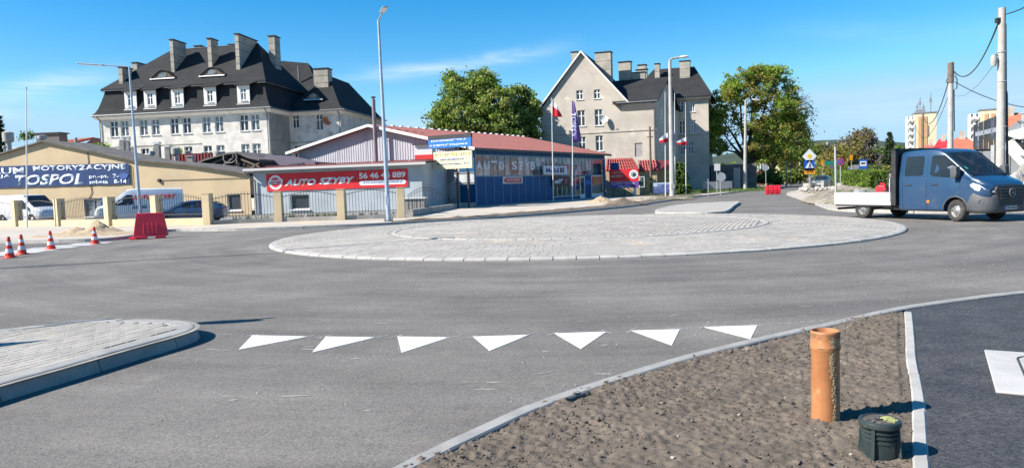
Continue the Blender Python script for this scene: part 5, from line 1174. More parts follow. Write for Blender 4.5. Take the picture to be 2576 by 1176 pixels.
a = sl_(1910, 512); b = sl_(2255, 330); mb = MB(); mb.box(a[0], b[0], -.10, .05, a[1], b[1]); mb.build('cream_board', M['cream'], sgn)
for s_, (xa, ya), (xb, yb), mt_, bo in (('KOMINKI', (1918, 395), (2238, 345), M['ochre_print'], .0), ('GRUDZIADZ', (1965, 430), (2190, 402), M['blue_print'], .04), ('Rapackiego 62', (1940, 475), (2232, 440), M['blue_print'], .025), ('Tel. 056 64 361 61  0-604 857 343', (1925, 505), (2245, 488), M['black'], .0)):
    c0_, c1_ = sl_(xa, ya), sl_(xb, yb); text(sgn, s_, c0_[0], c0_[1], c1_[0] - c0_[0], c1_[1] - c0_[1], mt_, y=-.106, bold=bo)
for xx in (2112, 2212):
    c0_ = sl_(xx, 700); mb = MB(); mb.box(c0_[0] - .05, c0_[0] + .05, .06, .16, 0, sl_(xx, 200)[1]); mb.build('post', M['black'], sgn)
a = sl_(2080, 650); b = sl_(2258, 525); mb = MB(); mb.box(a[0], b[0], .17, .20, a[1], b[1]); bb = mb.build('rear_board', mat('grey_board', (0.40, 0.41, 0.42), 0.7, (0.30, 0.31, 0.32), 2, 4), sgn)
mb = MB(); zz = (a[1] + b[1]) / 2 + .3; mb.box(a[0], b[0], .14, .169, zz, zz + .06); mb.box(a[0], b[0], .14, .169, zz - .7, zz - .64); mb.build('rail', M['dark_metal'], bb)
for k in range(5):
    xx = 2010 + k * 52; c0_ = sl_(xx, 320); mb = MB(); mb.beam((c0_[0], -.02, c0_[1] - .18), (c0_[0] + .1, -.02, c0_[1] + .25), .03, .03); mb.build('strut', M['dark_metal'], sgn)

# ================================================================== ochre workshop with the blue banner
FY = Frame(-41.5, 60, -14)
Yw = framed('ochre_workshop', 'long ochre plastered workshop wall with a low gable and blue banner, at the left', 'workshop', FY)
prof = [(-9, 3.6), (.3, 5.40), (5.03, 6.30), (9.0, 5.45), (13.4, 4.48), (17.8, 4.0), (23.1, 3.12)]
hY = [(8.37, .30, 9.95, 1.72), (21.1, .48, 22.25, 1.70)]
def ztop_y(x):
    for (a, za), (b, zb2) in zip(prof[:-1], prof[1:]):
        if a <= x <= b: return za + (zb2 - za) * (x - a) / (b - a)
wall('front_wall', M['yellow_wall'], Yw, [0, 2.4], lambda z: -9, lambda z: 23.1, hY)
mb = MB(); mb.poly([(-9, 0, 2.4), (23.1, 0, 2.4)] + [(x, 0, z) for x, z in reversed(prof)]); mb.build('gable_wall', M['yellow_wall'], Yw)
window(Yw, *hY[1], 0, style='plain', glass=M['glass'], dep=.12); window(Yw, *hY[0], 0, style='double', glass=M['glass_b'], mt=M['blue_frame'], dep=.12)
mb = MB(); mb.box(9.97, 10.9, -.08, -.002, .3, 1.75); mb.build('shutter', M['blue_panel'], Yw)
mb = MB()
for (a, za), (b, zb2) in zip(prof[:-1], prof[1:]): mb.slab([(a, -.28, za + .1), (b, -.28, zb2 + .1), (b, 4.5, zb2 + .1), (a, 4.5, za + .1)], .12)
mb.build('roof', mat('dark_felt_roof', (0.14, 0.13, 0.12), 0.9, (0.08, 0.075, 0.07), 1.5, 6), Yw)
mb = MB(); mb.tube([(13.0, -.05, 4.1), (13.0, -.05, 2.2)], .02, 5); mb.tube([(15.5, -.05, 2.92), (22.9, -.05, 2.84)], .02, 5); mb.tube([(9.05, -.04, 5.3), (9.1, -.04, 2.9), (9.2, -.04, 2.2), (8.8, -.04, 1.6)], .025, 5); mb.build('wall_cable', M['black'], Yw)
mb = MB(); mb.box(15.3, 15.5, -.16, -.002, 2.78, 3.02); mb.build('wall_box', M['black'], Yw)
# banner (runs on past the left edge of the photo)
bl0 = -4.6
by = tag(link('banner', None, None, tuple(FY.W(0, -.08, 0)), (0, 0, FY.a)), 'long faded blue banner with pale letters and opening hours on the ochre wall', 'banner')
zt_ = lambda x: 4.57 - .0195 * (x - .47); zb3 = lambda x: 2.80 - .0072 * (x - .3)
mb = MB(); xs_ = np.linspace(bl0, 12.78, 40)
vs = []
for x in xs_:
    o_ = .012 * math.sin(x * 2.1) + .006 * math.sin(x * 5.3); sag = .03 * abs(math.sin(x * .9))
    vs += [(x, o_, zb3(x) + sag * .5), (x, o_ * .4, zt_(x) - sag)]
mb.add(vs, [(2 * i, 2 * i + 2, 2 * i + 3, 2 * i + 1) for i in range(len(xs_) - 1)]); o = mb.build('cloth', M['banner_blue'], by); sm = o.modifiers.new('s', 'SOLIDIFY'); sm.thickness = .012
def yl_(x, y): return FY.L(*z3(x, y), -.08)
def ytext(s_, p, q, h, mt_, bold, shear=0.0):
    a, b = yl_(*p), yl_(*q); sl = (b[1] - a[1]) / (b[0] - a[0]); text(by, s_, a[0], a[1], b[0] - a[0], h, mt_, y=-.030, bold=bold, shear=shear, warp=lambda x: (x - a[0]) * sl)
ytext('MOTORYZACYJNE', (325, 192), (1222, 174), .50, M['pale_print'], .03)

a = yl_(100, 190); text(by, 'CENTRUM', -4.4, 3.87, yl_(235, 150)[0] + 4.4, .52, M['pale_print'], y=-.030, bold=.03, warp=lambda x: -(x - 2) * .014)
ytext('TOSPOL', (155, 322), (815, 306), .84, M['pale_print'], .03, .25)
ytext('pn.-pt.', (865, 258), (1052, 253), .30, M['pale_print'], .03); ytext('7-16', (1095, 248), (1228, 245), .33, M['pale_print'], .03); ytext('sobota', (868, 304), (1048, 300), .29, M['pale_print'], .03); ytext('8-14', (1105, 300), (1226, 297), .32, M['pale_print'], .03)
text(by, 'STACJA', -1.9, 3.55, 3.5, .30, M['pale_print'], y=-.030, bold=.02); text(by, 'KONTROLI', -3.3, 3.22, 3.65, .27, M['pale_print'], y=-.030, bold=.02); text(by, u'POJAZD\u00d3W', -3.3, 2.86, 3.8, .27, M['pale_print'], y=-.030, bold=.02)
mb = MB(); a = yl_(1195, 225); mb.prism_y([(a[0] + .42 * math.cos(t) * (1 + .15 * math.sin(3 * t)), a[1] + .24 * math.sin(t)) for t in np.linspace(0, 6.0, 14)], -.048, -.040); mb.build('smudge', M['blue_print'], by)
# roof clutter behind the ridge
def vent(px, yt, yb, wpx, Y, label, kind):
    a = at(px, yb, Y); b = at(px, yt, Y); r_ = wpx / 1860 * Y / 2; h = b.z - a.z
    t = thing('roof_vent', label, 'roof vent', (a.x, a.y, a.z - 1.2), 0, 'roof vents above the ochre workshop')
    if kind == 'can':
        mb = MB(); mb.lathe([(r_ * .5, 0), (r_ * .5, 1.2 + h * .45)], 12); mb.build('duct', M['steel_dull'], t, smooth=True)
        mb = MB(); mb.lathe([(r_ * .6, 1.2 + h * .40), (r_, 1.2 + h * .46), (r_ * 1.04, 1.2 + h * .92), (r_ * .5, 1.2 + h), (.001, 1.2 + h)], 16); mb.build('cowl', M['concrete'], t, smooth=True)
    else:
        mb = MB(); mb.box(-r_, r_, -r_, r_, 0, 1.2 + h * .86); mb.build('stack', M['concrete_old'], t)
        mb = MB(); mb.box(-r_ * 1.25, r_ * 1.25, -r_ * 1.25, r_ * 1.25, 1.2 + h * .9, 1.2 + h); mb.build('cap', M['plaster_white'], t)
V_ = [(23, 330, 377, 25, 66, 'big round grey vent cowl at the far left, before the dark spruce', 'can'), (107, 340, 357, 22, 66, 'round vent cowl on the crest of the ochre gable', 'can'), (12, 366, 380, 9, 64, 'tiny grey vent beside the far left cowl', 'can'), (192, 345, 370, 7, 66, 'slim slanting vent pipe right of the orange tiled roof', 'can'),
      (310, 348, 390, 11, 68, 'left stack of the white-capped pair behind the street lamp', 'box'), (322, 349, 388, 11, 69, 'right stack of the white-capped pair behind the street lamp', 'box'), (337, 368, 395, 9, 67, 'short dull box vent just right of the street lamp', 'box'), (398, 357, 402, 12, 66, 'square grey stack left of the dark hatch', 'box'), (424, 366, 402, 12, 66, 'square grey stack right of the dark hatch', 'box'),
      (383, 379, 398, 16, 65, 'squat vent cowl left of the square stacks', 'can'), (443, 371, 402, 22, 66, 'wide mushroom vent cowl behind the square stacks', 'can'), (471, 379, 396, 19, 68, 'conical white vent cowl above the red parapet', 'can'), (480, 392, 405, 15, 64, 'small bright box vent in front of the red parapet', 'box'), (512, 383, 396, 14, 69, 'conical white cowl at the right end of the red parapet', 'can'), (552, 381, 394, 30, 69, 'broad round grey vent tub behind the dark shed', 'can')]
for v in V_: vent(*v)
t = thing('parapet', 'dark red metal parapet among the vent cowls, behind the dark shed roof', 'parapet', tuple(at(470, 404, 67)) , -.15)
mb = MB(); mb.box(-1.4, 2.4, 0, .3, -1, .62); mb.build('sheet', mat('dark_red_paint', (0.22, 0.03, 0.035), 0.6), t)
for k in range(12):
    mb = MB(); mb.box(-1.35 + k * .31, -1.25 + k * .31, -.05, -.002, -1, .62); mb.build('rib', mat_joint if False else M['banner_red'] if False else t.children[0].data.materials[0], t)
sh = thing('shed', 'dark tumbledown shed with sagging felt roof and hanging cable, behind the ochre wall', 'shed', tuple(at(560, 470, 62)), -.2)
dk = mat('dark_boards', (0.035, 0.028, 0.026), 0.9, (0.06, 0.045, 0.04), 2, 5)
b0 = at(560, 470, 62); rel = lambda x, y, dy=0: Vector(at(x, y, 62 + dy)) - b0
mb = MB(); pts = [(rel(466, 422).x, rel(466, 422).z), (rel(520, 402).x, rel(520, 402).z), (rel(572, 389).x, rel(572, 389).z), (rel(606, 385).x, rel(606, 385).z), (rel(640, 398).x, rel(640, 398).z), (rel(668, 404).x, rel(668, 404).z), (rel(668, 450).x, -1), (rel(466, 450).x, -1)]
mb.prism_y(pts, 0, 5); mb.build('gable', dk, sh)
mb = MB()
for p, q in zip(pts[:5], pts[1:6]): mb.slab([(p[0], -.4, p[1] + .1), (q[0], -.4, q[1] + .1), (q[0], 5.2, q[1] + .1), (p[0], 5.2, p[1] + .1)], .14)
mb.build('roof', mat('old_felt', (0.10, 0.085, 0.08), 0.9, (0.17, 0.15, 0.14), 1.5, 5), sh)
mb = MB()
for (xa, ya), (xb, yb) in (((500, 425), (575, 395)), ((540, 432), (600, 392)), ((602, 430), (604, 388)), ((612, 400), (665, 420)), ((625, 432), (668, 408))):
    a, b = rel(xa, ya), rel(xb, yb); mb.beam((a.x, -.15, a.z), (b.x, -.15, b.z), .12, .12)
mb.build('rafter', mat('weathered_timber', (0.20, 0.16, 0.13), 0.9), sh)
mb = MB(); q_ = [rel(585 + 22 * math.cos(t) * (.5 + .07 * t), 396 - 14 * math.sin(t)) for t in np.linspace(0, 7, 22)]; mb.tube([(v.x, -.35, v.z) for v in q_], .035, 5); mb.build('hanging_cable', M['steel_dull'], sh)
t = thing('shed', 'low brown-purple boarded shed just left of the corrugated gable', 'shed', tuple(at(705, 440, 63)), -.3)
mb = MB(); mb.prism_y([(-1.6, -1), (3.4, -1), (3.4, .95), (1.5, 1.15), (-1.2, 1.75), (-1.6, 1.5)], 0, 4); mb.build('wall', mat('purple_boards', (0.13, 0.115, 0.15), 0.85), t); mb = MB(); mb.box(-1.5, 3.0, -.3, -.02, -.9, .1); mb.build('red_skirt', mat('dull_red_sheet', (0.20, 0.035, 0.04), 0.7), t)
# orange-tiled house beyond
oh = thing('tiled_house', 'low house with orange tiled roof and broad dark chimney beyond the ochre gable', 'house', tuple(at(120, 420, 95)), -.1)
oz = oh.location.z
def r_(x, y, Y=95): v = at(x, y, Y); return Vector((v.x - oh.location.x, v.y - oh.location.y, v.z - oz))
a, b, c_, d = r_(20, 377), r_(160, 365), r_(175, 340), r_(45, 352)
mb = MB(); mb.slab([(a.x, 0, a.z), (b.x, 0, b.z), (c_.x, 5, c_.z), (d.x, 5, d.z)], .2); e, f = r_(195, 368), r_(178, 343); mb.slab([(c_.x, 5, c_.z), (e.x, 1, e.z), (e.x, 9, e.z), (f.x, 9, f.z)], .2); mb.build('roof', M['orange_tile'], oh)
for k in range(26):
    t_ = k / 25; mb = MB(); p = Vector((a.x + (b.x - a.x) * t_, 0, a.z + (b.z - a.z) * t_ + .03)); q = Vector((d.x + (c_.x - d.x) * t_, 5, d.z + (c_.z - d.z) * t_ + .03)); mb.beam(p, q, .12, .08); mb.build('tile_course', M['orange_tile'], oh)
mb = MB(); mb.box(a.x, e.x - .3, .3, 9, -2, b.z); mb.build('walls', M['plaster'], oh)
a, b = r_(133, 368), r_(226, 333); a = r_(133, 368, 92); b = r_(224 - 0, 333, 92)
a = Vector((r_(84, 368, 92).x, 0, 0)); b = r_(144, 334, 92)
mb = MB(); mb.box(a.x, b.x, -2, -.5, -1, b.z); ck = mb.build('chimney', mat('grey_brown_brick', (0.17, 0.14, 0.135), 0.9), oh); mb = MB(); mb.box(a.x - .2, b.x + .2, -2.2, -.3, b.z, b.z + .15); mb.build('cap', M['dark_metal'], ck)

# ================================================================== fence with ochre piers
piers = [(-35.4, 48.9), (-30.9, 46.3), (-26.9, 44.1), (-22.5, 41.5), (-19.1, 39.9), (-15.85, 38.7), (-12.35, 39.35), (-8.95, 39.1), (-5.85, 39.35)]
FZ = 0.12
fe = thing('fence', 'ochre pier fence with arched black railings between, in front of the parked vans', 'fence', (piers[0][0], piers[0][1], FZ))
def frel(p, z=0): return Vector((p[0] - piers[0][0], p[1] - piers[0][1], z))
bar_me = MB().tube([(0, 0, 0), (0, 0, 1.0)], .011, 5).mesh('bar', M['dark_metal'])
for i, p in enumerate(piers):
    q = piers[min(i + 1, len(piers) - 1)]; o_ = piers[max(i - 1, 0)]; d = Vector((q[0] - o_[0], q[1] - o_[1])).normalized(); an = math.atan2(d.y, d.x)
    mb = MB(); mb.box(-.20, .20, -.24, .24, 0, 1.60); pr_ = mb.build('pier', M['pier'], fe, loc=frel(p), rot=(0, 0, an), bevel=.012)
    mb = MB(); mb.box(-.215, .215, -.255, .255, 1.60, 1.63); mb.build('coping', M['pier'], pr_)
for a, b in zip(piers[:-1], piers[1:]):
    A2, B2 = Vector(a), Vector(b); d = (B2 - A2); L_ = d.length; u = d / L_; an = math.atan2(u.y, u.x); low = a[0] > -15.9
    ph = .22 if low else .36
    mb = MB(); mb.box(.20, L_ - .20, -.12, .12, 0, ph); mb.build('plinth_wall', M['pier'] if not low else M['concrete_old'], fe, loc=frel(a), rot=(0, 0, an))
    x0, x1 = .26, L_ - .26; arch = lambda x: 1.32 + .22 * math.sin(math.pi * (x - x0) / (x1 - x0))
    mb = MB(); mb.tube([(x, 0, arch(x)) for x in np.linspace(x0, x1, 14)], .018, 5); mb.build('rail', M['dark_metal'], fe, loc=frel(a), rot=(0, 0, an))
    mb = MB(); mb.tube([(x0 - .06, 0, ph + .20), (x1 + .06, 0, ph + .20)], .018, 5); mb.build('rail', M['dark_metal'], fe, loc=frel(a), rot=(0, 0, an))
    n = int((x1 - x0) / .155)
    for k in range(n + 1):
        x = x0 + (x1 - x0) * k / n; zb0 = ph + .06; zt0 = arch(x) + .13; p_ = A2 + u * x
        o = link('bar', bar_me, fe, frel(p_, zb0), None, (1, 1, zt0 - zb0))
# last curved railing piece and the boxed meter cabinet at the fence end
t = thing('railing', 'short arched railing leaning at the right end of the ochre fence', 'railing', (-5.5, 39.4, .12), .12)
mb = MB(); arc = [(x, 0, 1.15 + .42 * math.sin(math.pi * x / 1.9)) for x in np.linspace(0, 1.9, 10)]; mb.tube(arc, .018, 5); mb.tube([(x, 0, z - .14) for x, _, z in arc], .012, 5); mb.build('rail', M['dark_metal'], t)
for k in range(13):
    x = .08 + k * .145; mb = MB(); mb.tube([(x, 0, .3), (x, 0, 1.1 + .42 * math.sin(math.pi * x / 1.9))], .010, 5); mb.build('bar', M['dark_metal'], t)
cb = at(1045, 531, 44.5); t = thing('meter_cabinet', 'grey boarded cabinet with a white top slab at the right end of the fence', 'cabinet', (cb.x, cb.y, .12), -.1)
mb = MB(); mb.box(-.62, .62, -.3, .3, 0, .92); mb.build('body', mat('weathered_boards', (0.30, 0.29, 0.27), 0.9, (0.20, 0.19, 0.18), 9, 4, stretch=(6, 6, .4)), t); mb = MB(); mb.box(-.72, .72, -.38, .38, .92, 1.0); mb.build('top_slab', M['white_clad'], t); mb = MB(); mb.box(-.72, -.63, -.32, .32, 0, .92); mb.build('white_jamb', M['white_clad'], t)
for k in range(5): mb = MB(); mb.box(-.6 + k * .245, -.58 + k * .245, -.31, -.302, .03, .9); mb.build('board_joint', M['dark_metal'], t)
# low rendered base wall from the cabinet to the workshop
t = thing('plinth_wall', 'low rough rendered base wall running from the fence to the blue workshop', 'wall', (-3.9, 43.0, .12), 0)
mb = MB(); mb.beam((-1.6, -2.6, .18), (.1, 12.9, .14), .25, .4); mb.beam((.1, 12.9, .14), (1.2, 13.2, .14), .25, .4); mb.build('render', M['concrete_old'], t)
# weeds at the foot of the railings
def tufts(name, pts, h, mt, n_b=14, spread=.12):
    V, F = [], []
    for (x, y, z) in pts:
        for _ in range(n_b):
            a = random.uniform(0, 6.28); r_ = random.uniform(0, spread); hh = h * random.uniform(.5, 1.2); lx_, ly_ = x + r_ * math.cos(a), y + r_ * math.sin(a); ba = random.uniform(0, 6.28); w = .006 + h * .02; le = hh * random.uniform(.1, .5)
            b = len(V); V += [(lx_ - w * math.cos(ba), ly_ - w * math.sin(ba), z), (lx_ + w * math.cos(ba), ly_ + w * math.sin(ba), z), (lx_ + le * math.sin(ba), ly_ - le * math.cos(ba), z + hh)]; F.append((b, b + 1, b + 2))
    o = link(name, arrays_mesh(name, np.array(V), np.array(F), mt)); o['kind'] = 'stuff'; return o
tufts('weeds', [(random.uniform(-15, -6.3), 39.55 + random.random() * .4, .3) for _ in range(70)], .22, M['blade'])

# ================================================================== vehicles
def interp(st, x, k):
    for a, b in zip(st[:-1], st[1:]):
        lo_, hi_ = (a, b) if a[0] <= b[0] else (b, a)
        if lo_[0] - 1e-6 <= x <= hi_[0] + 1e-6:
            t = 0 if hi_[0] == lo_[0] else (x - lo_[0]) / (hi_[0] - lo_[0]); return lo_[k] + (hi_[k] - lo_[k]) * t
    return st[0][k] if abs(x - st[0][0]) < abs(x - st[-1][0]) else st[-1][k]
def half_w(st, x, z, zb):
    lo_, hi_, W_, Wt = [interp(st, x, k) for k in (1, 2, 3, 4)]; b = min(zb, hi_ - .12)
    if z <= b: return W_ - .05 * max(0, (lo_ + .35 - z)) / .35 * .6
    return W_ + (Wt - W_) * min(1, (z - b) / max(.05, hi_ - .08 - b))
def loft(st, zb, rc=.10):
    mb = MB(); rings = []
    for x, lo_, hi_, W_, Wt in st:
        b = min(zb, hi_ - .12); wsh = W_ + (Wt - W_) * .95
        h = [(W_ - .10, lo_), (W_ - .03, lo_ + .05), (W_ - .005, lo_ + .25 * (b - lo_)), (W_, lo_ + .6 * (b - lo_)), (W_, b), (W_ + (wsh - W_) * .5, (b + hi_ - rc) / 2), (wsh, hi_ - rc), (wsh - rc * .3, hi_ - rc * .35), (wsh - rc, hi_), (wsh * .5, hi_ + .012)]
        rings.append([(x, -y, z) for y, z in h] + [(x, 0, hi_ + .018)] + [(x, y, z) for y, z in reversed(h)])
    n = len(rings[0]); vs = [p for r_ in rings for p in r_]
    fs = [(i * n + k, i * n + (k + 1) % n, (i + 1) * n + (k + 1) % n, (i + 1) * n + k) for i in range(len(rings) - 1) for k in range(n)]
    fs += [tuple(range(n)), tuple(range(len(vs) - n, len(vs)))]
    return mb.add(vs, fs)
def cut_arches(b, xs_, r_, z, w_in=.55, w_out=1.3):
    for x in xs_:
        for s_ in (-1, 1):
            c = MB(); c.tube([(x, s_ * w_in, z), (x, s_ * w_out, z)], r_, 24); cut = c.build('cutter', M['black'], b.parent)
            md = b.modifiers.new('a', 'BOOLEAN'); md.object = cut; md.operation = 'DIFFERENCE'; md.solver = 'EXACT'
            bpy.context.view_layer.update(); me = bpy.data.meshes.new_from_object(b.evaluated_get(bpy.context.evaluated_depsgraph_get())); b.modifiers.clear(); b.data = me; bpy.data.objects.remove(cut, do_unlink=True)
    b.data.shade_smooth(); b.data.set_sharp_from_angle(angle=math.radians(35))
def side_patch(name, t, st, zb, poly_, mt, off=.006, sides=(-1, 1), thick=.0):
    for s_ in sides:
        mb = MB(); cx = sum(p[0] for p in poly_) / len(poly_); cz = sum(p[1] for p in poly_) / len(poly_)
        P = []
        for a, b in zip(poly_, poly_[1:] + poly_[:1]): P += [a, ((a[0] + b[0]) / 2, (a[1] + b[1]) / 2)]
        vs = [(x, s_ * (half_w(st, x, z, zb) + off), z) for x, z in P] + [(cx, s_ * (half_w(st, cx, cz, zb) + off), cz)]; c = len(P)
        mb.add(vs, [(i, (i + 1) % c, c) for i in range(c)]); o = mb.build(name, mt, t)
def screen(name, t, st, xa, xb, ins, mt, off=.010, y=6):
    mb = MB(); rows = []
    for k in range(7):
        x = xa + (xb - xa) * k / 6; w = interp(st, x, 4) - ins; z = interp(st, x, 2) + .018 + off; rows.append([(x, -w + 2 * w * j / y, z - .012 * abs(1 - 2 * j / y) - .06 * abs(1 - 2 * j / y) ** 4 * 0) for j in range(y + 1)])
    vs = [p for r_ in rows for p in r_]; mb.add(vs, [(i * (y + 1) + j, i * (y + 1) + j + 1, (i + 1) * (y + 1) + j + 1, (i + 1) * (y + 1) + j) for i in range(6) for j in range(y)]); return mb.build(name, mt, t, smooth=True)
def wheel(t, x, y, r_, w=.22, steer=0.0, rimk=.62):
    s_ = -1 if y < 0 else 1; R_ = link('wheel', None, t, (x, y, r_), (0, 0, steer)); R_.empty_display_size = .1
    mb = MB(); mb.lathe([(r_ * rimk, -w / 2), (r_ * .9, -w / 2), (r_ * .985, -w / 2 + .03), (r_, -w / 2 + .06), (r_, w / 2 - .06), (r_ * .985, w / 2 - .03), (r_ * .9, w / 2), (r_ * rimk, w / 2)], 30, axis='y'); mb.build('tyre', M['tyre'], R_, smooth=True)
    mb = MB(); o_ = s_ * (w / 2 - .02); mb.lathe([(r_ * rimk, o_), (r_ * rimk * .94, o_ - s_ * .03), (r_ * rimk * .82, o_ - s_ * .05), (r_ * .34, o_ - s_ * .01), (r_ * .22, o_ + s_ * .0), (r_ * .16, o_ + s_ * .02), (.001, o_ + s_ * .02)], 24, axis='y')
    mb.build('rim', M['rim'], R_, smooth=True)
    mb = MB()
    for k in range(8):
        a = k * math.pi / 4; mb.disc(r_ * .055, o_ - s_ * .018, 8, (r_ * .5 * math.cos(a), 0, r_ * .5 * math.sin(a)), axis='y')
    mb.build('hub_hole', M['black'], R_)

# ---- the blue double-cab dropside truck
rw = ground(2175, 548.3); fw_ = ground(2411, 556.8); hd = (fw_ - rw); hd.z = 0; WBL = hd.length; hd.normalize(); ang = math.atan2(hd.y, hd.x)
rt = Vector((math.sin(ang), -math.cos(ang), 0))      # right of heading
fa = fw_ - rt * .85
T = thing('dropside_truck', 'blue double-cab dropside truck with white side boards, entering the roundabout at the right', 'truck', (fa.x, fa.y, 0), ang)
st = [(-2.15, .32, 2.30, .97, .83), (-2.10, .32, 2.335, .985, .84), (-1.6, .32, 2.365, 1.0, .85), (-1.0, .32, 2.37, 1.0, .85), (-.72, .32, 2.33, 1.0, .84), (-.52, .32, 2.235, 1.0, .83), (-.2, .33, 1.965, 1.0, .835), (.12, .36, 1.695, 1.0, .84), (.38, .42, 1.475, 1.0, .86), (.47, .55, 1.425, .995, .87), (.65, .68, 1.35, .98, .86), (.82, .72, 1.28, .955, .84), (.95, .74, 1.215, .91, .79), (1.03, .76, 1.14, .82, .70)]
ZB = 1.42
b = loft(st, ZB).build('cab_body', M['truck_blue'], T, smooth=True); cut_arches(b, [0.0], .435, .37)
stb = [(.40, .30, .66, 1.006, 1.0), (.50, .29, .86, 1.008, 1.0), (.60, .28, .96, 1.005, .99), (.80, .28, .96, .965, .93), (.95, .28, .90, .89, .85), (1.05, .30, .84, .78, .74), (1.10, .34, .78, .62, .58)]
bp = loft(stb, .8, .06).build('bumper', M['bumper'], T, smooth=True)
mb = MB(); cutx = .0
for s_ in (-1, 1):
    mb = MB(); mb.tube([(.435 * math.cos(a), s_ * 1.004, .37 + .435 * math.sin(a)) for a in np.linspace(.05, math.pi - .05, 20)], .022, 6); mb.build('wheel_arch_lip', M['bumper'], T, smooth=True)
    mb = MB(); mb.box(-.44, .44, s_ * .55 - .01, s_ * .55 + .01, .30, .85); mb.build('wheel_well', M['black'], T)
side_patch('side_window', T, st, ZB, [(-1.93, 1.55), (-1.88, 1.50), (-1.25, 1.50), (-1.20, 1.55), (-1.20, 2.10), (-1.26, 2.16), (-1.86, 2.16), (-1.93, 2.10)], M['car_glass'])
side_patch('side_window', T, st, ZB, [(-.93, 1.53), (-.93, 2.10), (-.88, 2.16), (-.50, 2.15), (-.28, 1.98), (.14, 1.62), (.18, 1.50), (-.25, 1.42), (-.80, 1.47)], M['car_glass'])
mb = MB()
w_s = screen('windscreen', T, st, -.49, .36, .06, M['screen_glass'])
mb = MB(); mb.box(.36, .44, -.80, .80, 1.46, 1.49); mb.build('wiper_cowl', M['black'], T)
mb = MB(); mb.tube([(.36, -.5, 1.515), (.05, -.05, 1.79)], .009, 5); mb.tube([(.36, .2, 1.515), (.05, .62, 1.79)], .009, 5); mb.build('wiper', M['black'], T)
mb = MB(); mb.add([(.19, -.74, 1.675), (.10, -.74, 1.752), (.10, -.66, 1.754), (.19, -.66, 1.677)], [(0, 1, 2, 3)]); mb.build('windscreen_sticker', mat('green_sticker', (0.02, 0.42, 0.26), 0.5), T)
mb = MB()
for x in (-2.0, -1.06, .16):
    for s_ in (-1, 1):
        pts = [(x - (.0 if x < 0 else 0), s_ * (half_w(st, x, z, ZB) + .0035), z) for z in np.linspace(.36, 2.2 if x < 0 else 1.42, 9)]
        for p, q in zip(pts[:-1], pts[1:]): mb.beam(p, q, .009, .004, up=(0, s_, 0))
mb.build('door_seam', M['black'], T)
mb = MB()
for x in (-1.86, -.86):
    for s_ in (-1, 1): mb.box(x, x + .24, s_ * 1.002 - .018, s_ * 1.002 + .018, 1.17, 1.215)
mb.build('door_handle', M['black'], T, bevel=.008)
for s_ in (-1, 1):
    mb = MB(); mb.box(-1.03, -.93, s_ * 1.0 - .012, s_ * 1.0 + .012, .60, .68); mb.build('side_marker', M['orange_lens'], T)
    mb = MB(); mb.prism_y([(-.02, 1.40), (.16, 1.40), (.20, 1.52), (.18, 1.76), (.05, 1.79), (-.03, 1.72)], s_ * 1.12 - .10, s_ * 1.12 + .11); mr = mb.build('mirror', M['bumper'], T, bevel=.03)
    mb = MB(); mb.beam((.08, s_ * .95, 1.46), (.08, s_ * 1.12, 1.48), .10, .06); mb.build('mirror_arm', M['bumper'], mr)
    # headlamp wrapping the corner
    P_ = [(.50, 1.17), (.60, 1.235), (.80, 1.17), (.93, 1.06), (.99, .99)]; Q_ = [(.56, 1.09), (.66, 1.0), (.80, .955), (.93, .93), (.99, .92)]
    mb = MB(); vs = [(x, s_ * (half_w(st, x, z, ZB) + .022), z) for x, z in P_] + [(1.045, s_ * .56, .99)] + [(x, s_ * (half_w(stb, x, .85, .8) + .012), z) for x, z in Q_] + [(1.085, s_ * .56, .93)]
    mb.add(vs, [(i, i + 1, i + 7, i + 6) for i in range(5)]); mb.build('headlamp', M['lamp_glass'], T, smooth=True)
mb = MB(); mb.prism_x([(-.60, 1.11), (-.66, 1.0), (-.54, .60), (.54, .60), (.66, 1.0), (.60, 1.11)], 1.0, 1.115); gr = mb.build('grille', M['black'], T, bevel=.015)
for k in range(4):
    mb = MB(); w = .53 - k * .015; mb.box(1.10, 1.135, -w, w, 1.01 - k * .095, 1.035 - k * .095); mb.build('grille_bar', M['bumper'], gr, bevel=.006)
mb = MB(); mb.tube([(1.150, .13 * math.cos(a), .90 + .13 * math.sin(a)) for a in np.linspace(0, 2 * math.pi, 25)], .014, 6, cap=False)
for k in range(3): a = math.radians(90 + 120 * k); mb.tube([(1.152, 0, .90), (1.150, .125 * math.cos(a), .90 + .125 * math.sin(a))], [.020, .005], 5)
mb.build('star_emblem', M['rim'], gr, smooth=True)
mb = MB(); mb.box(1.10, 1.125, -.26, .26, .38, .49); np_ = mb.build('number_plate', M['white_clad'], T); mb = MB(); mb.box(1.126, 1.129, -.26, -.215, .382, .488); mb.build('country_band', M['sign_blue2'], np_)
mb = MB()
for k in range(7): y_ = -.17 + k * .058 + (.02 if k > 2 else 0); mb.box(1.1265, 1.129, y_, y_ + .034, .40, .47)
mb.build('plate_characters', M['black'], np_)
mb = MB(); mb.box(.95, 1.118, -.55, .55, .50, .585); mb.build('lower_intake', M['black'], T)
for s_ in (-1, 1):
    mb = MB(); mb.tube([(1.03 - .0, s_ * .70, .64), (.985, s_ * .80, .72), (.90, s_ * .90, .74), (.80, s_ * .965, .68), (.78, s_ * .97, .60)], .014, 6); mb.build('fog_lamp_trim', M['black'], T)
wheel(T, 0, -.85, .352, .24, math.radians(-9)); wheel(T, 0, .85, .352, .24, math.radians(-9)); wheel(T, -WBL, -.85, .352, .24); wheel(T, -WBL, .85, .352, .24)
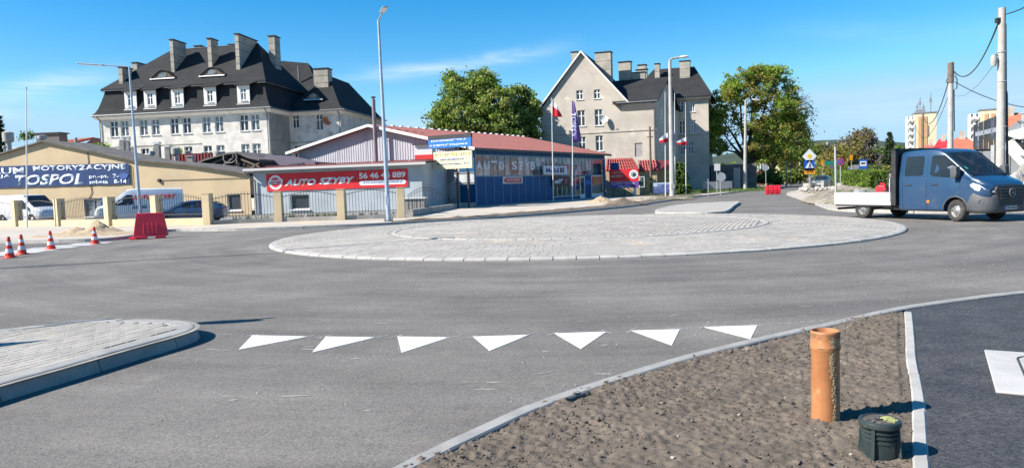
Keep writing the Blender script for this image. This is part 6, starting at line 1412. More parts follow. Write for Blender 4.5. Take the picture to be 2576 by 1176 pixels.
mb = MB(); mb.box(-WBL - 1.0, 0.3, -.42, -.30, .42, .58); mb.box(-WBL - 1.0, .3, .30, .42, .42, .58); mb.box(-WBL - .05, -WBL + .05, -.8, .8, .30, .40); mb.box(-.05, .05, -.8, .8, .25, .35); mb.box(-2.9, -2.2, -.9, -.5, .34, .58); mb.box(-2.1, .3, -.7, .7, .30, .42); mb.build('chassis', M['black'], T)
x0, x1 = -WBL - 1.22, -2.42
mb = MB(); mb.box(x0 + .03, x1, -1.02, 1.02, .56, .62); mb.build('bed_floor', M['steel_dull'], T)
for nm, q in (('side_board', (x0, x1, -1.06, -1.03)), ('side_board', (x0, x1, 1.03, 1.06)), ('tail_board', (x0 - .03, x0, -1.06, 1.06))):
    mb = MB(); mb.box(*q, .50, .955); sb_ = mb.build(nm, M['alu'], T, bevel=.006)
mb = MB()
for zz in (.56, .90): mb.box(x0, x1, -1.067, -1.0605, zz - .008, zz + .008)
mb.build('side_board_rib', M['alu'], T)
mb = MB(); mb.box(x0, x1, -1.02, 1.02, .44, .499); mb.build('bed_frame', M['black'], T)
mb = MB()
for s_ in (-1, 1): mb.box(-2.40, -2.22, s_ * 1.0 - .06, s_ * 1.0 + .06, .50, 2.44)
mb.box(-2.40, -2.22, -1.06, 1.06, 2.38, 2.46); mb.box(-2.36, -2.30, -.96, .96, .6, 2.38); mb.build('bulkhead', M['black'], T)
mb = MB(); mb.box(-2.47, -2.43, -1.08, -1.02, .62, 1.45); mb.build('corner_stake', M['steel_dull'], T)
mb = MB(); mb.box(x0 + .03, x0 + .07, 1.02, 1.06, .9, 1.35); mb.box(x0 + .25, x0 + .28, 1.0, 1.05, .9, 1.4); mb.box(x1 - .6, x1 - .5, .99, 1.05, .9, 1.32); mb.build('stake', M['black'], T)
mb = MB(); mb.box(x0 + .1, x0 + .3, .2, .9, .30, .44); mb.box(x0 - .04, x0 + .02, -.9, .9, .30, .38); mb.build('rear_bumper', M['black'], T)
# load
def on_truck(x, y, z): v = Vector((fa.x, fa.y, 0)) + hd * x - rt * y * 1.0; return (v.x, v.y, z)
t = thing('jerrycan', 'bright red plastic jerrycan standing on the truck bed behind the cab', 'jerrycan', on_truck(-3.12, -.66, .621), ang + .2)
mb = MB(); mb.prism_y([(-.19, 0), (.19, 0), (.20, .42), (.12, .56), (-.12, .58), (-.20, .50)], -.14, .14); mb.build('body', M['plastic_red'], t, bevel=.03); mb = MB(); mb.tube([(-.10, 0, .58), (-.08, 0, .64), (.06, 0, .63), (.09, 0, .56)], .022, 6); mb.build('handle', M['plastic_red'], t); mb = MB(); mb.lathe([(.04, 0), (.04, .06), (.001, .06)], 10, (.16, 0, .52)); mb.build('cap', M['black'], t)
t = thing('tool_box', 'dark flat tool box lying on the truck bed beside the red jerrycan', 'tool box', on_truck(-2.72, -.70, .621), ang)
mb = MB(); mb.box(-.17, .17, -.3, .3, 0, .34); mb.build('body', M['bumper'], t, bevel=.02); mb = MB(); mb.box(-.16, .16, -.29, .29, .361, .40); mb.build('lid', M['black'], t)
t = thing('hose_coil', 'grey crumpled sack and hose lying on the truck bed near the tail board', 'sack', on_truck(-4.35, -.45, .621), ang)
mb = MB()
for k in range(5): mb.tube([(.28 * math.cos(a) * (1 - .08 * k), .22 * math.sin(a), .18 + .05 * k + .02 * math.sin(3 * a)) for a in np.linspace(0, 6.2, 16)], .028, 6)
mb.build('hose', M['steel_dull'], t)

# ---- parked vehicles behind the fence and in the street
def car(name, label, cat, x, y, z, rz, st_, zb, paint, wheels, wins, scr, r_=.32, extra=None, sz=1.0):
    t = thing(name, label, cat, (x, y, z), rz); t.scale = (1, 1, sz)
    b = loft(st_, zb).build('body', paint, t, smooth=True); cut_arches(b, wheels, r_ * 1.18, r_, .5, 1.2)
    for w in wins: side_patch('side_window', t, st_, zb, w, M['car_glass'])
    screen('windscreen', t, st_, scr[0], scr[1], .06, M['car_glass'])
    if len(scr) > 2: screen('rear_window', t, st_, scr[2], scr[3], .08, M['car_glass'])
    W_ = interp(st_, 0, 3) - .13
    for xw in wheels:
        for s_ in (-1, 1): wheel(t, xw, s_ * W_, r_, .2)
    if extra: extra(t)
    return t
van_st = [(-2.6, .30, 1.85, .90, .74), (-2.55, .28, 1.93, .94, .78), (-1.5, .25, 1.97, .95, .80), (.3, .25, 1.97, .95, .80), (.62, .25, 1.92, .95, .79), (.85, .25, 1.80, .95, .78), (1.3, .26, 1.42, .95, .80), (1.72, .28, 1.12, .94, .82), (1.9, .3, 1.07, .92, .80), (2.25, .32, .98, .88, .76), (2.42, .36, .84, .80, .66), (2.48, .40, .66, .70, .56)]
def van_extra(t):
    for s_ in (-1, 1):
        mb = MB(); mb.box(1.28, 1.42, s_ * 1.05 - .1, s_ * 1.05 + .1, 1.02, 1.25); mb.build('mirror', M['black'], t, bevel=.03)
        mb = MB(); vs = [(2.10, s_ * (half_w(van_st, 2.10, .9, 1.0) + .01), .93), (2.38, s_ * (half_w(van_st, 2.38, .8, 1.0) + .01), .80), (2.40, s_ * (half_w(van_st, 2.40, .7, 1.0) + .01), .68), (2.12, s_ * (half_w(van_st, 2.12, .75, 1.0) + .01), .74)]; mb.poly(vs); mb.build('headlamp', M['lamp_glass'], t)
    mb = MB(); mb.box(2.40, 2.52, -.72, .72, .36, .56); mb.build('bumper', M['white_car'], t, bevel=.03)
win_v = [[(.25, 1.08), (.32, 1.62), (.62, 1.64), (1.38, 1.12), (1.35, 1.04), (.5, 1.02)]]
vA = car('parked_van', 'white parked van with blue trim, nose to the right, behind the far left fence panels', 'van', -32.5, 49.9, .12, math.radians(-24), van_st, 1.05, M['white_car'], (-1.35, 1.62), win_v, (.66, 1.66), .33, van_extra)
mb = MB()
for s_ in (-1, 1):
    for p, q in (((1.45, 1.10), (.68, 1.66)),): mb.beam((p[0], s_ * (half_w(van_st, p[0], p[1], 1.05) + .012), p[1]), (q[0], s_ * (half_w(van_st, q[0], q[1], 1.05) + .012), q[1]), .012, .09, up=(0, s_, .3))
mb.build('blue_stripe', M['sign_blue2'], vA)
vB = car('parked_van', 'white parked van lettered AUTO SZYBY in red, nose to the left, behind the red barrier', 'van', -23.9, 47.6, .12, math.radians(205), van_st, 1.05, M['white_car'], (-1.35, 1.62), win_v, (.66, 1.66), .33, van_extra, sz=1.06)
for ch, xl, w, zz, h, mt_ in (('AUTO', .35, 1.15, 1.30, .30, M['red_print']), ('SZYBY', -.95, -0, 1.30, .30, M['red_print']), ('56 46 44', .35, 1.3, .78, .24, M['blue_print'])):
    # the van's left side faces the camera: text runs from its nose to its tail
    L_ = abs(w) if w > 0 else 1.25
    tx = text(vB, ch, 0, 0, L_, h, mt_, y=0, bold=.04, shear=.2 if mt_ is M['red_print'] else 0)
    tx.location = (xl, half_w(van_st, 0, zz + .1, 1.05) + .012, zz); tx.rotation_euler = (math.radians(8) if zz > 1 else 0, 0, math.pi)
car_st = [(-2.0, .38, .80, .72, .62), (-1.95, .28, .98, .80, .66), (-1.75, .22, 1.15, .84, .62), (-1.35, .20, 1.38, .86, .58), (-.6, .20, 1.46, .87, .58), (0, .20, 1.45, .87, .58), (.35, .20, 1.36, .87, .60), (.8, .20, 1.08, .87, .66), (1.1, .22, .93, .86, .72), (1.6, .24, .85, .84, .70), (1.95, .28, .74, .76, .62), (2.08, .34, .58, .66, .5)]
wins_c = [[(-1.35, .98), (-1.2, 1.28), (-.35, 1.35), (-.35, .96)], [(-.28, .96), (-.28, 1.35), (.2, 1.33), (.72, .98)]]
car('parked_car', 'dark blue parked hatchback in front of the lettered white van, behind the fence', 'car', -18.9, 43.6, .12, math.radians(188), car_st, .92, M['blue_car'], (-1.25, 1.3), wins_c, (.25, .98, -1.85, -1.4), .30, sz=.86)
suv = [(-2.1, .40, .95, .80, .70), (-2.05, .30, 1.30, .86, .68), (-1.85, .26, 1.55, .88, .66), (-.9, .24, 1.62, .90, .66), (.1, .24, 1.61, .90, .66), (.42, .24, 1.50, .90, .68), (.95, .25, 1.13, .90, .74), (1.3, .26, 1.04, .89, .76), (1.85, .30, .98, .86, .74), (2.05, .34, .85, .78, .66), (2.12, .40, .62, .70, .58)]
wins_s = [[(-1.75, 1.08), (-1.65, 1.45), (-.6, 1.50), (-.6, 1.06)], [(-.52, 1.06), (-.52, 1.50), (.25, 1.46), (.85, 1.08)]]
def suv_extra(t):
    mb = MB(); mb.box(2.05, 2.13, -.55, .55, .72, .88); mb.build('grille', M['rim'], t); mb = MB(); mb.box(2.10, 2.15, -.28, .28, .50, .62); mb.build('number_plate', M['white_clad'], t)
    for s_ in (-1, 1): mb = MB(); mb.box(1.95, 2.09, s_ * .66 - .11, s_ * .66 + .11, .76, .90); mb.build('headlamp', M['lamp_glass'], t); mb = MB(); mb.tube([(-1.7, s_ * .62, 1.64), (-1.6, s_ * .62, 1.69), (.1, s_ * .62, 1.69), (.2, s_ * .62, 1.62)], .02, 5); mb.build('roof_rail', M['black'], t)
p = ground(2068, 472.5, 0); car('parked_car', 'grey-green off-road car facing us, parked behind the concrete rings', 'car', p.x, p.y, 0, math.radians(-122), suv, 1.02, M['green_car'], (-1.35, 1.4), wins_s, (.35, 1.08), .36, suv_extra)
p = at(2103, 470, 104); car('parked_car', 'dark blue car half hidden behind the grey post, right of the off-road car', 'car', p.x + .6, p.y, 0, math.radians(-118), car_st, .92, M['blue_car'], (-1.25, 1.3), wins_c, (.25, .98), .31)
p = at(2046, 452, 190); car('distant_car', 'pale pinkish estate car crossing far down the street', 'car', p.x - 3, p.y, 0, math.radians(172), suv, 1.02, mat('pinkish_paint', (0.45, 0.36, 0.34), 0.4), (-1.35, 1.4), wins_s, (.35, 1.08), .34)
p = at(2041, 446, 240); car('distant_car', 'white car with bright windscreen far down the street', 'car', p.x, p.y, 0, math.radians(-110), car_st, .92, M['white_car'], (-1.25, 1.3), wins_c, (.25, .98), .31)

# ================================================================== street lamps, poles, wires
def lamp(name, label, base, top, r0, r1, arm, head, mt, kind='led', group=None):
    t = thing(name, label, 'street lamp', (base.x, base.y, base.z), 0, group)
    h = top.z - base.z; lean = (top.x - base.x, top.y - base.y)
    mb = MB(); mb.tube([(lean[0] * k / 6, lean[1] * k / 6, h * k / 6) for k in range(7)], [r0 + (r1 - r0) * k / 6 for k in range(7)], 12); mb.build('post', mt, t, smooth=True)
    mb = MB(); a = [Vector(q) - base for q in arm]; mb.tube([(lean[0], lean[1], h - .02)] + a, r1 * .7, 8); mb.build('arm', mt, t, smooth=True)
    c = Vector(head[0]) - base; d = Vector(head[1]) - base
    if kind == 'led':
        mb = MB(); mb.beam(c, d, .26, .06); hd_ = mb.build('luminaire', mt, t, bevel=.02); mb = MB(); q = (d - c).normalized(); mb.beam(c + q * .12 + Vector((0, 0, -.036)), d - q * .05 + Vector((0, 0, -.036)), .2, .01); mb.build('lens', M['white_print'], hd_)
    else:
        mb = MB(); pr_ = [(.001, -.5), (.13, -.46), (.19, -.3), (.21, 0), (.17, .3), (.08, .42), (.05, .5)]; L_ = (d - c).length; mb.lathe([(r_ * .95, x * L_) for r_, x in pr_], 16, axis='x'); o = mb.build('luminaire', M['white_clad'], t, smooth=True); o.location = (c + d) / 2; q = (c - d).normalized(); o.rotation_euler = q.to_track_quat('X', 'Z').to_euler(); o.scale = (1, 1, .62)
    mb = MB(); mb.box(-r0 * 1.7, r0 * 1.7, -r0 * 1.7, r0 * 1.7, -.05, .03)
    if mt is M['galv']:
        for sx in (-1, 1):
            for sy in (-1, 1): mb.tube([(sx * r0 * 1.4, sy * r0 * 1.4, .03), (sx * r0 * 1.4, sy * r0 * 1.4, .16)], .018, 6)
    mb.build('base_plate', M['dark_metal'] if mt is M['galv'] else mt, t)
    mb = MB(); mb.box(lean[0] * .1 - r0 * .6, lean[0] * .1 + r0 * .6, -r0 * 1.02, -r0 * .7, .8, 1.2); mb.build('service_door', mt, t)
    return t
b = at(355, 566, 42.2); b.z = .12; tp = at(325, 167, 42.2)
lamp('street_lamp', 'new grey-blue street lamp with one long arm to the left, behind the red barrier', b, tp, .10, .05, [at(262, 164.5, 42.0)], (at(262, 164, 42.0), at(196, 160, 41.9)), M['galv'])
b = ground(978, 556, .12); tp = at(951.6, 51, b.y); e = Vector((tp.x + .15, tp.y - 2.0, tp.z + .12))
lamp('street_lamp', 'tall new grey-blue street lamp at the kerb before the red banner, arm towards us', b, tp, .115, .055, [Vector(at(961, 34, tp.y - 1.3))], (at(961, 32, tp.y - 1.35), at(970, 17, tp.y - 2.1)), M['galv'])
b = ground(1692, 497, .12); tp = at(1685, 152, b.y); lamp('street_lamp', 'tall weathered concrete street lamp with white head, by the flags and conifer', b, tp, .26, .13, [at(1690, 147.5, b.y), at(1708, 145, b.y)], (at(1708, 144, b.y), at(1733, 142, b.y)), M['concrete'], 'old')
b = ground(1874, 477, .12); tp = at(1876, 252, b.y); lamp('street_lamp', 'concrete street lamp with white head in front of the big maple', b, tp, .25, .13, [at(1884, 248, b.y)], (at(1890, 250, b.y), at(1912, 252, b.y)), M['concrete'], 'old')
# lamp standing just outside the left edge; its long shadow crosses the road
tipx, tipy = -2.2, 21.3; Lh = 9.8; bx_, by_ = tipx - Lh / math.tan(SUN_EL) * math.cos(SHADOW_AZ) - .6, tipy - Lh / math.tan(SUN_EL) * math.sin(SHADOW_AZ)
lamp('street_lamp', 'new grey-blue street lamp just outside the left edge, casting the thin shadow over the road', Vector((bx_, by_, .0)), Vector((bx_, by_, Lh)), .10, .05, [Vector((bx_ + .6, by_ + .1, Lh + .03))], (Vector((bx_ + .5, by_ + .1, Lh + .03)), Vector((bx_ + 1.3, by_ + .2, Lh + .05))), M['galv'])
def post_sign(name, label, x, y, z, h, rz, plates, r_=.03, group=None, lean=0):
    t = thing(name, label, 'traffic sign', (x, y, z), rz, group)
    mb = MB(); mb.tube([(0, 0, 0), (lean, 0, h)], r_, 8); mb.build('post', M['steel_dull'], t, smooth=True)
    for shape, zc, s_, mt_, xo in plates:
        if shape == 'round': pts = [(xo + s_ * math.cos(a), zc + s_ * math.sin(a)) for a in np.linspace(0, 2 * math.pi, 24, endpoint=False)]
        elif shape == 'diamond': pts = [(xo, zc - s_), (xo + s_, zc), (xo, zc + s_), (xo - s_, zc)]
        elif shape == 'tri': pts = [(xo - s_, zc - s_ * .6), (xo + s_, zc - s_ * .6), (xo, zc + s_ * 1.1)]
        elif shape == 'down': pts = [(xo - s_, zc + s_ * .6), (xo, zc - s_ * 1.1), (xo + s_, zc + s_ * .6)]
        else: pts = [(xo - s_, zc - s_ * shape), (xo + s_, zc - s_ * shape), (xo + s_, zc + s_ * shape), (xo - s_, zc + s_ * shape)]
        mb = MB(); mb.prism_y(pts, -r_ - .006, -r_); mb.build('plate', mt_, t)
    return t
# two signs on the near island, just outside the frame
sx, sy = -3.86 - 2.5 / math.tan(SUN_EL) * math.cos(SHADOW_AZ), 9.40 - 2.5 / math.tan(SUN_EL) * math.sin(SHADOW_AZ)
post_sign('keep_right_sign', 'round blue keep-right sign on the near island, just outside the left edge', sx, sy, .13, 2.95, math.radians(-14), [('round', 2.5, .30, M['sign_blue2'], 0), (.45, 2.05, .2, M['sign_yellow'], 0)])
sx, sy = -5.15 - 2.5 / math.tan(SUN_EL) * math.cos(SHADOW_AZ), 7.80 - 2.5 / math.tan(SUN_EL) * math.sin(SHADOW_AZ)
post_sign('warning_sign', 'triangular warning sign on the near island, just outside the left edge', sx, sy, .13, 2.6, math.radians(-24), [('tri', 2.15, .42, M['sign_yellow'], 0)])

def pole(name, label, base, top, r0, r1, mt, group='utility poles on the right'):
    t = thing(name, label, 'utility pole', tuple(base), 0, group); h = top.z - base.z; dx_, dy_ = top.x - base.x, top.y - base.y
    mb = MB(); mb.tube([(dx_ * k / 5, dy_ * k / 5, h * k / 5) for k in range(6)], [r0 + (r1 - r0) * k / 5 for k in range(6)], 12); mb.build('shaft', mt, t, smooth=True); return t
Y1, Y2, Y3 = 34.0, 50.0, 93.0
b1 = at(2516, 480, Y1); b1.z = .12; t1 = at(2521, 20, Y1)
p1_ = pole('utility_pole', 'tall pale concrete utility pole behind the truck bonnet, dark cables strapped to it', b1, t1, .20, .15, M['concrete'])
def rel1(x, y, Y=Y1): return at(x, y, Y) - b1
mb = MB()
for yy in (132, 206, 320, 372, 450):
    z_ = rel1(2520, yy).z; mb.lathe([(.20, 0), (.20, .06)], 14, (rel1(2520, yy).x, 0, z_))
mb.build('strap', M['steel_dull'], p1_)
mb = MB()
for k, (xa, xb) in enumerate(((2531, 2531), (2533.5, 2535))): mb.tube([rel1(xa - 1, 60 + k * 170, Y1 - .05), rel1(xa, 210 + k * 30, Y1 - .05), rel1(xa + 1, 350, Y1 - .05), rel1(xb + 3, 560, Y1 - .05)], .035, 6)
mb.build('riser_cable', M['black'], p1_)
mb = MB(); mb.tube([rel1(2513, 62), rel1(2509, 50), rel1(2517, 46)], .04, 6); mb.box(rel1(2508, 50).x - .04, rel1(2508, 50).x + .12, -.1, .1, rel1(2508, 58).z, rel1(2508, 46).z); mb.build('cable_clamp', M['black'], p1_)
# small vertical coil case hung from the pole
mb = MB(); c_ = rel1(2500, 153); mb.lathe([(.001, -.27), (.09, -.24), (.13, -.1), (.13, .12), (.08, .26), (.001, .28)], 14, tuple(c_)); mb.build('spool_case', M['concrete'], p1_, smooth=True)
mb = MB(); mb.tube([rel1(2500, 140), rel1(2507, 137), rel1(2517, 146)], .025, 5); mb.build('spool_bracket', M['dark_metal'], p1_)
b2 = at(2390, 480, Y2); b2.z = .12; t2 = at(2392, 157, Y2)
p2_ = pole('utility_pole', 'concrete utility pole with brown timber top, behind the truck roof', b2, t2, .20, .16, M['concrete'])
def rel2(x, y, Y=Y2): return at(x, y, Y) - b2
mb = MB(); mb.tube([rel2(2392, 158, Y2 - .02), rel2(2391.5, 208, Y2 - .02)], .19, 10); mb.build('timber_top', M['wood_pole'], p2_)
mb = MB(); mb.tube([rel2(2402, 190, Y2), rel2(2408, 200), rel2(2407, 222), rel2(2400, 226), rel2(2401, 330)], .03, 6); mb.tube([rel2(2385, 195), rel2(2380, 205), rel2(2386, 212)], .03, 6); mb.build('cable_loop', M['black'], p2_)
b3 = at(2321, 440, Y3); b3.z = .12; t3 = at(2322, 284, Y3); pole('utility_pole', 'thin dark far utility pole beside the yellow tower block', b3, t3, .16, .12, M['wood_pole'])
b4 = at(2298, 440, 110); b4.z = .12; pole('utility_pole', 'slim bluish far utility pole with a lantern arm, left of the tower block', b4, at(2302, 312, 110), .14, .1, M['galv'])
def wire(name, label, a, b, sag, r_, n=24):
    c = Vector(a); t = thing(name, label, 'cable', tuple(c)); mb = MB(); d = Vector(b) - c
    mb.tube([d * (k / n) + Vector((0, 0, -4 * sag * (k / n) * (1 - k / n))) for k in range(n + 1)], r_, 5, cap=False); mb.build('strand', M['black'], t)
b5 = at(1637, 430, 84); b5.z = .12; t = pole('utility_pole', 'short dark timber pole standing before the beige gable wall', b5, at(1634.5, 318, 84), .14, .11, M['wood_pole'], 'poles down the street')
mb = MB(); z_ = at(1635, 330, 84).z - .12; mb.box(-.5, .5, -.05, .05, z_, z_ + .1); mb.box(-.35, .35, -.05, .05, z_ - .7, z_ - .6); mb.build('crossarm', M['wood_pole'], t)
wire('cable', 'thick sagging cable between the two nearest poles', at(2512, 55, Y1), at(2399, 178, Y2), 1.2, .030)
wire('cable', 'second thinner strand beside the thick sagging cable', at(2513, 58, Y1), at(2399, 181, Y2), 1.1, .018)
wire('cable', 'thick cable rising from the nearest pole out of the top right corner', at(2527, 37, Y1), at(2640, -18, 26), .1, .026)
wire('cable', 'cable sagging from the second pole down to the tower block side', at(2386, 205, Y2), at(2324, 296, Y3), 1.6, .034)
wire('cable', 'thin cable from the second pole sloping behind the tall pole to the right edge', at(2402, 206, Y2), at(2660, 275, 46), .5, .028)
wire('cable', 'faint line from the coil case down to the second pole', at(2498, 165, Y1), at(2398, 240, Y2), .5, .010)
wire('cable', 'faint wire from the second pole to the far slim pole', at(2386, 240, Y2), at(2304, 318, 110), 2.2, .02)

# ================================================================== flags
def flag_pole(label, base, top, r_=.05, cat='flagpole', name='flagpole', group='white flagpoles'):
    t = thing(name, label, cat, tuple(base), 0, group); mb = MB(); d = top - base; mb.tube([(0, 0, 0), d * .5, d], [r_, r_ * .8, r_ * .5], 8); mb.build('shaft', M['white_clad'], t, smooth=True)
    mb = MB(); mb.lathe([(.001, .08), (.05, .04), (.05, -.02), (.001, -.04)], 8, tuple(d)); mb.build('finial', M['steel_dull'], t); return t
def flag(name, label, corners, Y, band, mats, amp=.12, n=14, waves=2.2, group=None):
    """corners in order hoist-top, fly-top, fly-bottom, hoist-bottom"""
    c = [at(x, y, Y) for x, y in corners]; o = thing(name, label, 'flag', tuple(c[0]), 0, group)
    for k, (v0, v1) in enumerate(band):
        mb = MB(); vs = []; m_ = 8
        for i in range(n + 1):
            u = i / n
            for j in range(m_ + 1):
                v = v0 + (v1 - v0) * j / m_; p = (c[0] * (1 - u) + c[1] * u) * (1 - v) + (c[3] * (1 - u) + c[2] * u) * v - c[0]
                p.y += amp * math.sin(u * waves * 3.1 + v * 1.3) * (u ** .5) ; p.z += .04 * math.sin(u * 5 + v * 3) * u; vs.append(p)
        mb.add(vs, [(i * (m_ + 1) + j, (i + 1) * (m_ + 1) + j, (i + 1) * (m_ + 1) + j + 1, i * (m_ + 1) + j + 1) for i in range(n) for j in range(m_)]); q = mb.build('stripe', mats[k], o, smooth=True); s_ = q.modifiers.new('s', 'SOLIDIFY'); s_.thickness = .012
    return o
cloth_w = leafmat('flag_white', (0.74, 0.74, 0.76), .3); cloth_r = leafmat('flag_red', (0.62, 0.02, 0.04), .3); cloth_p = leafmat('flag_purple', (0.15, 0.09, 0.34), .3)
g1 = ground(1392, 508, .12); g2 = ground(1440, 505, .12)
flag_pole('white flagpole with a drooping white and red flag before the blue workshop', g1, at(1387.5, 248, g1.y)); flag_pole('white flagpole with the tall purple banner before the blue workshop', g2, at(1440.5, 254, g2.y))
def z6l(*p): return [z6(*q) for q in p]
flag('flag', 'drooping white and red flag on the left flagpole before the gable', z6l((293, 492), (345, 572), (388, 662), (296, 655)), g1.y - .05, [(0, .42), (.42, 1)], [cloth_w, cloth_r])
fb = flag('banner_flag', 'tall purple banner flag with white vertical letters, before the gable', z6l((474, 508), (500, 520), (566, 885), (482, 893)), g2.y - .05, [(0, 1)], [cloth_p], amp=.08)
c0 = at(*z6(500, 835), g2.y - .22) - at(*z6(474, 508), g2.y - .05); c1 = at(*z6(500, 640), g2.y - .22) - at(*z6(474, 508), g2.y - .05)
tx = text(fb, 'TOSPOL', 0, 0, (c1 - c0).length * 1.2, .40, M['pale_print'], y=0, bold=.01); tx.location = c1 + Vector((-.28, 0, .2)); tx.rotation_euler = (0, math.radians(90), 0)
yk = 70.5
def fp(x, yb, yt, Y, lab): b = at(x, yb, Y); b.z = .12; flag_pole(lab, b, at(x - 1, yt, Y), .05)
fp(1674, 490, 233, 71.5, 'white flagpole just left of the concrete street lamp'); fp(1698, 490, 236, 73, 'pole of the second purple banner, just right of the concrete lamp'); fp(1725.5, 480, 260, 78, 'white flagpole rising behind the dark conifer')
flag('flag', 'white over red flag blowing to the left just left of the concrete lamp', z6l((1362, 805), (1284, 858), (1292, 900), (1364, 893)), 71.4, [(0, .5), (.5, 1)], [cloth_w, cloth_r], amp=.2)
flag('flag', 'white over red flag blowing to the left above the conifer', z6l((1534, 848), (1445, 884), (1456, 914), (1536, 920)), 77.9, [(0, .5), (.5, 1)], [cloth_w, cloth_r], amp=.2)
flag('banner_flag', 'second purple banner flag hanging behind the concrete street lamp', z6l((1425, 800), (1378, 815), (1376, 1000), (1420, 990)), 72.9, [(0, 1)], [cloth_p], amp=.15)
fp(67, 560, 222, 43.5, 'slender white flagpole above the second fence pier at the far left')

# ================================================================== kiosk with red tiled skirt roof
Yk = 84
FK = Frame(at(1522, 480, Yk).x, Yk, -8)
K = framed('kiosk', 'small ochre kiosk with two red tiled skirt roofs, between the blue workshop and the flags', 'kiosk', FK)
def kl(x, y, yl=0): return FK.L(*h1(x, y), yl)
def tile_skirt(x0t, x1t, zt, x0b, x1b, zb, y0, y1, nm):
    """sloping tiled apron, each tile column rolled, courses stepped"""
    root = K; n = max(6, int((x1b - x0b) / .30)); rows = 4
    mbs = MB(); mbs.slab([(x0b, y0 - .05, zb), (x1b, y0 - .05, zb), (x1t, y0 + .8, zt), (x0t, y0 + .8, zt)], .08); mbs.poly([(x1b, y0 - .05, zb), (x1b, y1, zb), (x1t, y1, zt), (x1t, y0 + .8, zt)]); mbs.poly([(x0t, y0 + .8, zt), (x1t, y0 + .8, zt), (x1t, y1, zt), (x0t, y1, zt)])
    r_ = mbs.build(nm, M['red_tile'], root)
    for i in range(n):
        for j in range(rows):
            u0 = (i + .5) / n; v0, v1 = j / rows, (j + 1) / rows
            def P_(v, lift): xb = x0b + (x1b - x0b) * u0; xt = x0t + (x1t - x0t) * u0; return Vector((xb + (xt - xb) * v, y0 - .05 + .85 * v, zb + (zt - zb) * v)) + Vector((0, -.03, lift))
            mb = MB(); mb.tube([P_(v0, .055), P_(v1, .015)], [.085, .075], 6); mb.build('tile', M['red_tile'], r_)
a0, b0_ = kl(285, 420), kl(742, 582); a1 = kl(632, 410)
tile_skirt(kl(300, 425, .8)[0], kl(640, 410, .8)[0], kl(500, 415, .8)[1], kl(280, 575)[0], kl(740, 580)[0], kl(500, 572)[1], 0, 4, 'tiled_skirt')
tile_skirt(kl(715, 440, 1.8)[0], kl(955, 437, 1.8)[0], kl(840, 438, 1.8)[1], kl(735, 578, 1)[0], kl(985, 575, 1)[0], kl(850, 577, 1)[1], 1, 4, 'tiled_skirt')
tz = kl(500, 575)[1]; xr_ = kl(975, 600, 1)[0]; xm_ = kl(730, 600)[0]
mb = MB(); mb.box(kl(285, 600)[0], xm_, .25, 4, 0, tz); mb.box(xm_, xr_, 1.2, 4.5, 0, tz); mb.build('walls', M['yellow_wall'], K)
mb = MB(); mb.poly([(xr_, 1.0, tz - .05), (xr_ + 2.4, 3.5, tz - .05), (xr_ + 2.2, 3.7, kl(1000, 440, 2)[1]), (xr_ - .5, 1.8, kl(955, 437, 1.8)[1])]); mb.build('tiled_return', M['red_tile'], K)
mb = MB(); mb.box(xr_, xr_ + 2.1, 2.4, 6, 0, tz); mb.build('rear_walls', mat('ochre_plaster_dull', (0.42, 0.32, 0.17), .9), K)
wd = kl(725, 655, .2), kl(800, 795, .2); window(K, wd[0][0], wd[1][1], wd[1][0], wd[0][1], .24, style='plain', glass=M['glass'], dep=-.02, sill=False)
wd = kl(810, 670, 1), kl(945, 900, 1); mb = MB(); mb.box(wd[0][0], wd[1][0], 1.15, 1.198, .2, wd[0][1]); mb.build('bright_panel', mat('pale_ochre', (0.66, 0.50, 0.24), .9), K)
bbf = Frame(at(1532, 470, 78).x, 78, -12)
bb = framed('billboard', 'red billboard with a headlamp picture above a purple strip reading KLIMATYZACJA SERWIS', 'billboard', bbf)
def bl2(x, y): return bbf.L(*h1(x, y))
x0, zt0 = bl2(330, 565); x1, zb0 = bl2(722, 798); zm = bl2(500, 722)[1]
mb = MB(); mb.box(x0, x1, 0, .05, zm, zt0); mb.build('red_board', M['banner_red'], bb); mb = MB(); mb.box(x0, x1, 0, .05, zb0, zm - .01); mb.build('purple_board', M['purple'], bb)
for s_, p, q, mt_ in (('AUTO', (385, 618), (500, 590), M['cream']), ('SZYBY', (350, 665), (515, 635), M['cream']), ('KLIMATYZACJA', (370, 765), (675, 735), M['white_print']), ('SERWIS', (445, 795), (600, 772), M['pale_print'])):
    a, b = bl2(*p), bl2(*q); text(bb, s_, a[0], a[1], b[0] - a[0], b[1] - a[1], mt_, y=-.01, bold=.03)
c_ = bl2(655, 625); mb = MB(); mb.lathe([(.46, -.01), (.42, -.02), (.34, -.02)], 20, (c_[0], 0, c_[1]), axis='y'); mb.build('picture_ring', M['white_print'], bb); mb = MB(); mb.disc(.36, -.018, 16, (c_[0], 0, c_[1]), axis='y'); mb.build('picture_lens', M['steel_dull'], bb); mb = MB(); mb.disc(.18, -.022, 12, (c_[0] + .05, 0, c_[1] - .05), axis='y'); mb.build('picture_bulb', M['black'], bb)
mb = MB()
for x in (x0 + .4, (x0 + x1) / 2, x1 - .4): mb.box(x - .04, x + .04, .06, .14, 0, zt0)
mb.beam((x0 + .4, .2, zb0), (x0 + 1.6, .9, .1), .06, .06); mb.beam((x1 - 1.2, .2, zb0), (x1 - .2, .9, .1), .06, .06); mb.build('support', M['black'], bb)
mb = MB(); a, b = bl2(650, 800), bl2(690, 895); mb.box(a[0], b[0], -.2, -.1, .1, a[1]); mb.build('white_notice', M['white_clad'], bb)
tsf = Frame(at(1646, 487, 73).x, 73, 4); ts = framed('standing_sign', 'blue and silver standing board reading TOSPOL in front of the kiosk', 'sign', tsf)
def tl(x, y): return tsf.L(*h1(x, y))
x0, zt0 = tl(920, 738); x1, zb0 = tl(1140, 870); zm = tl(1000, 785)[1]
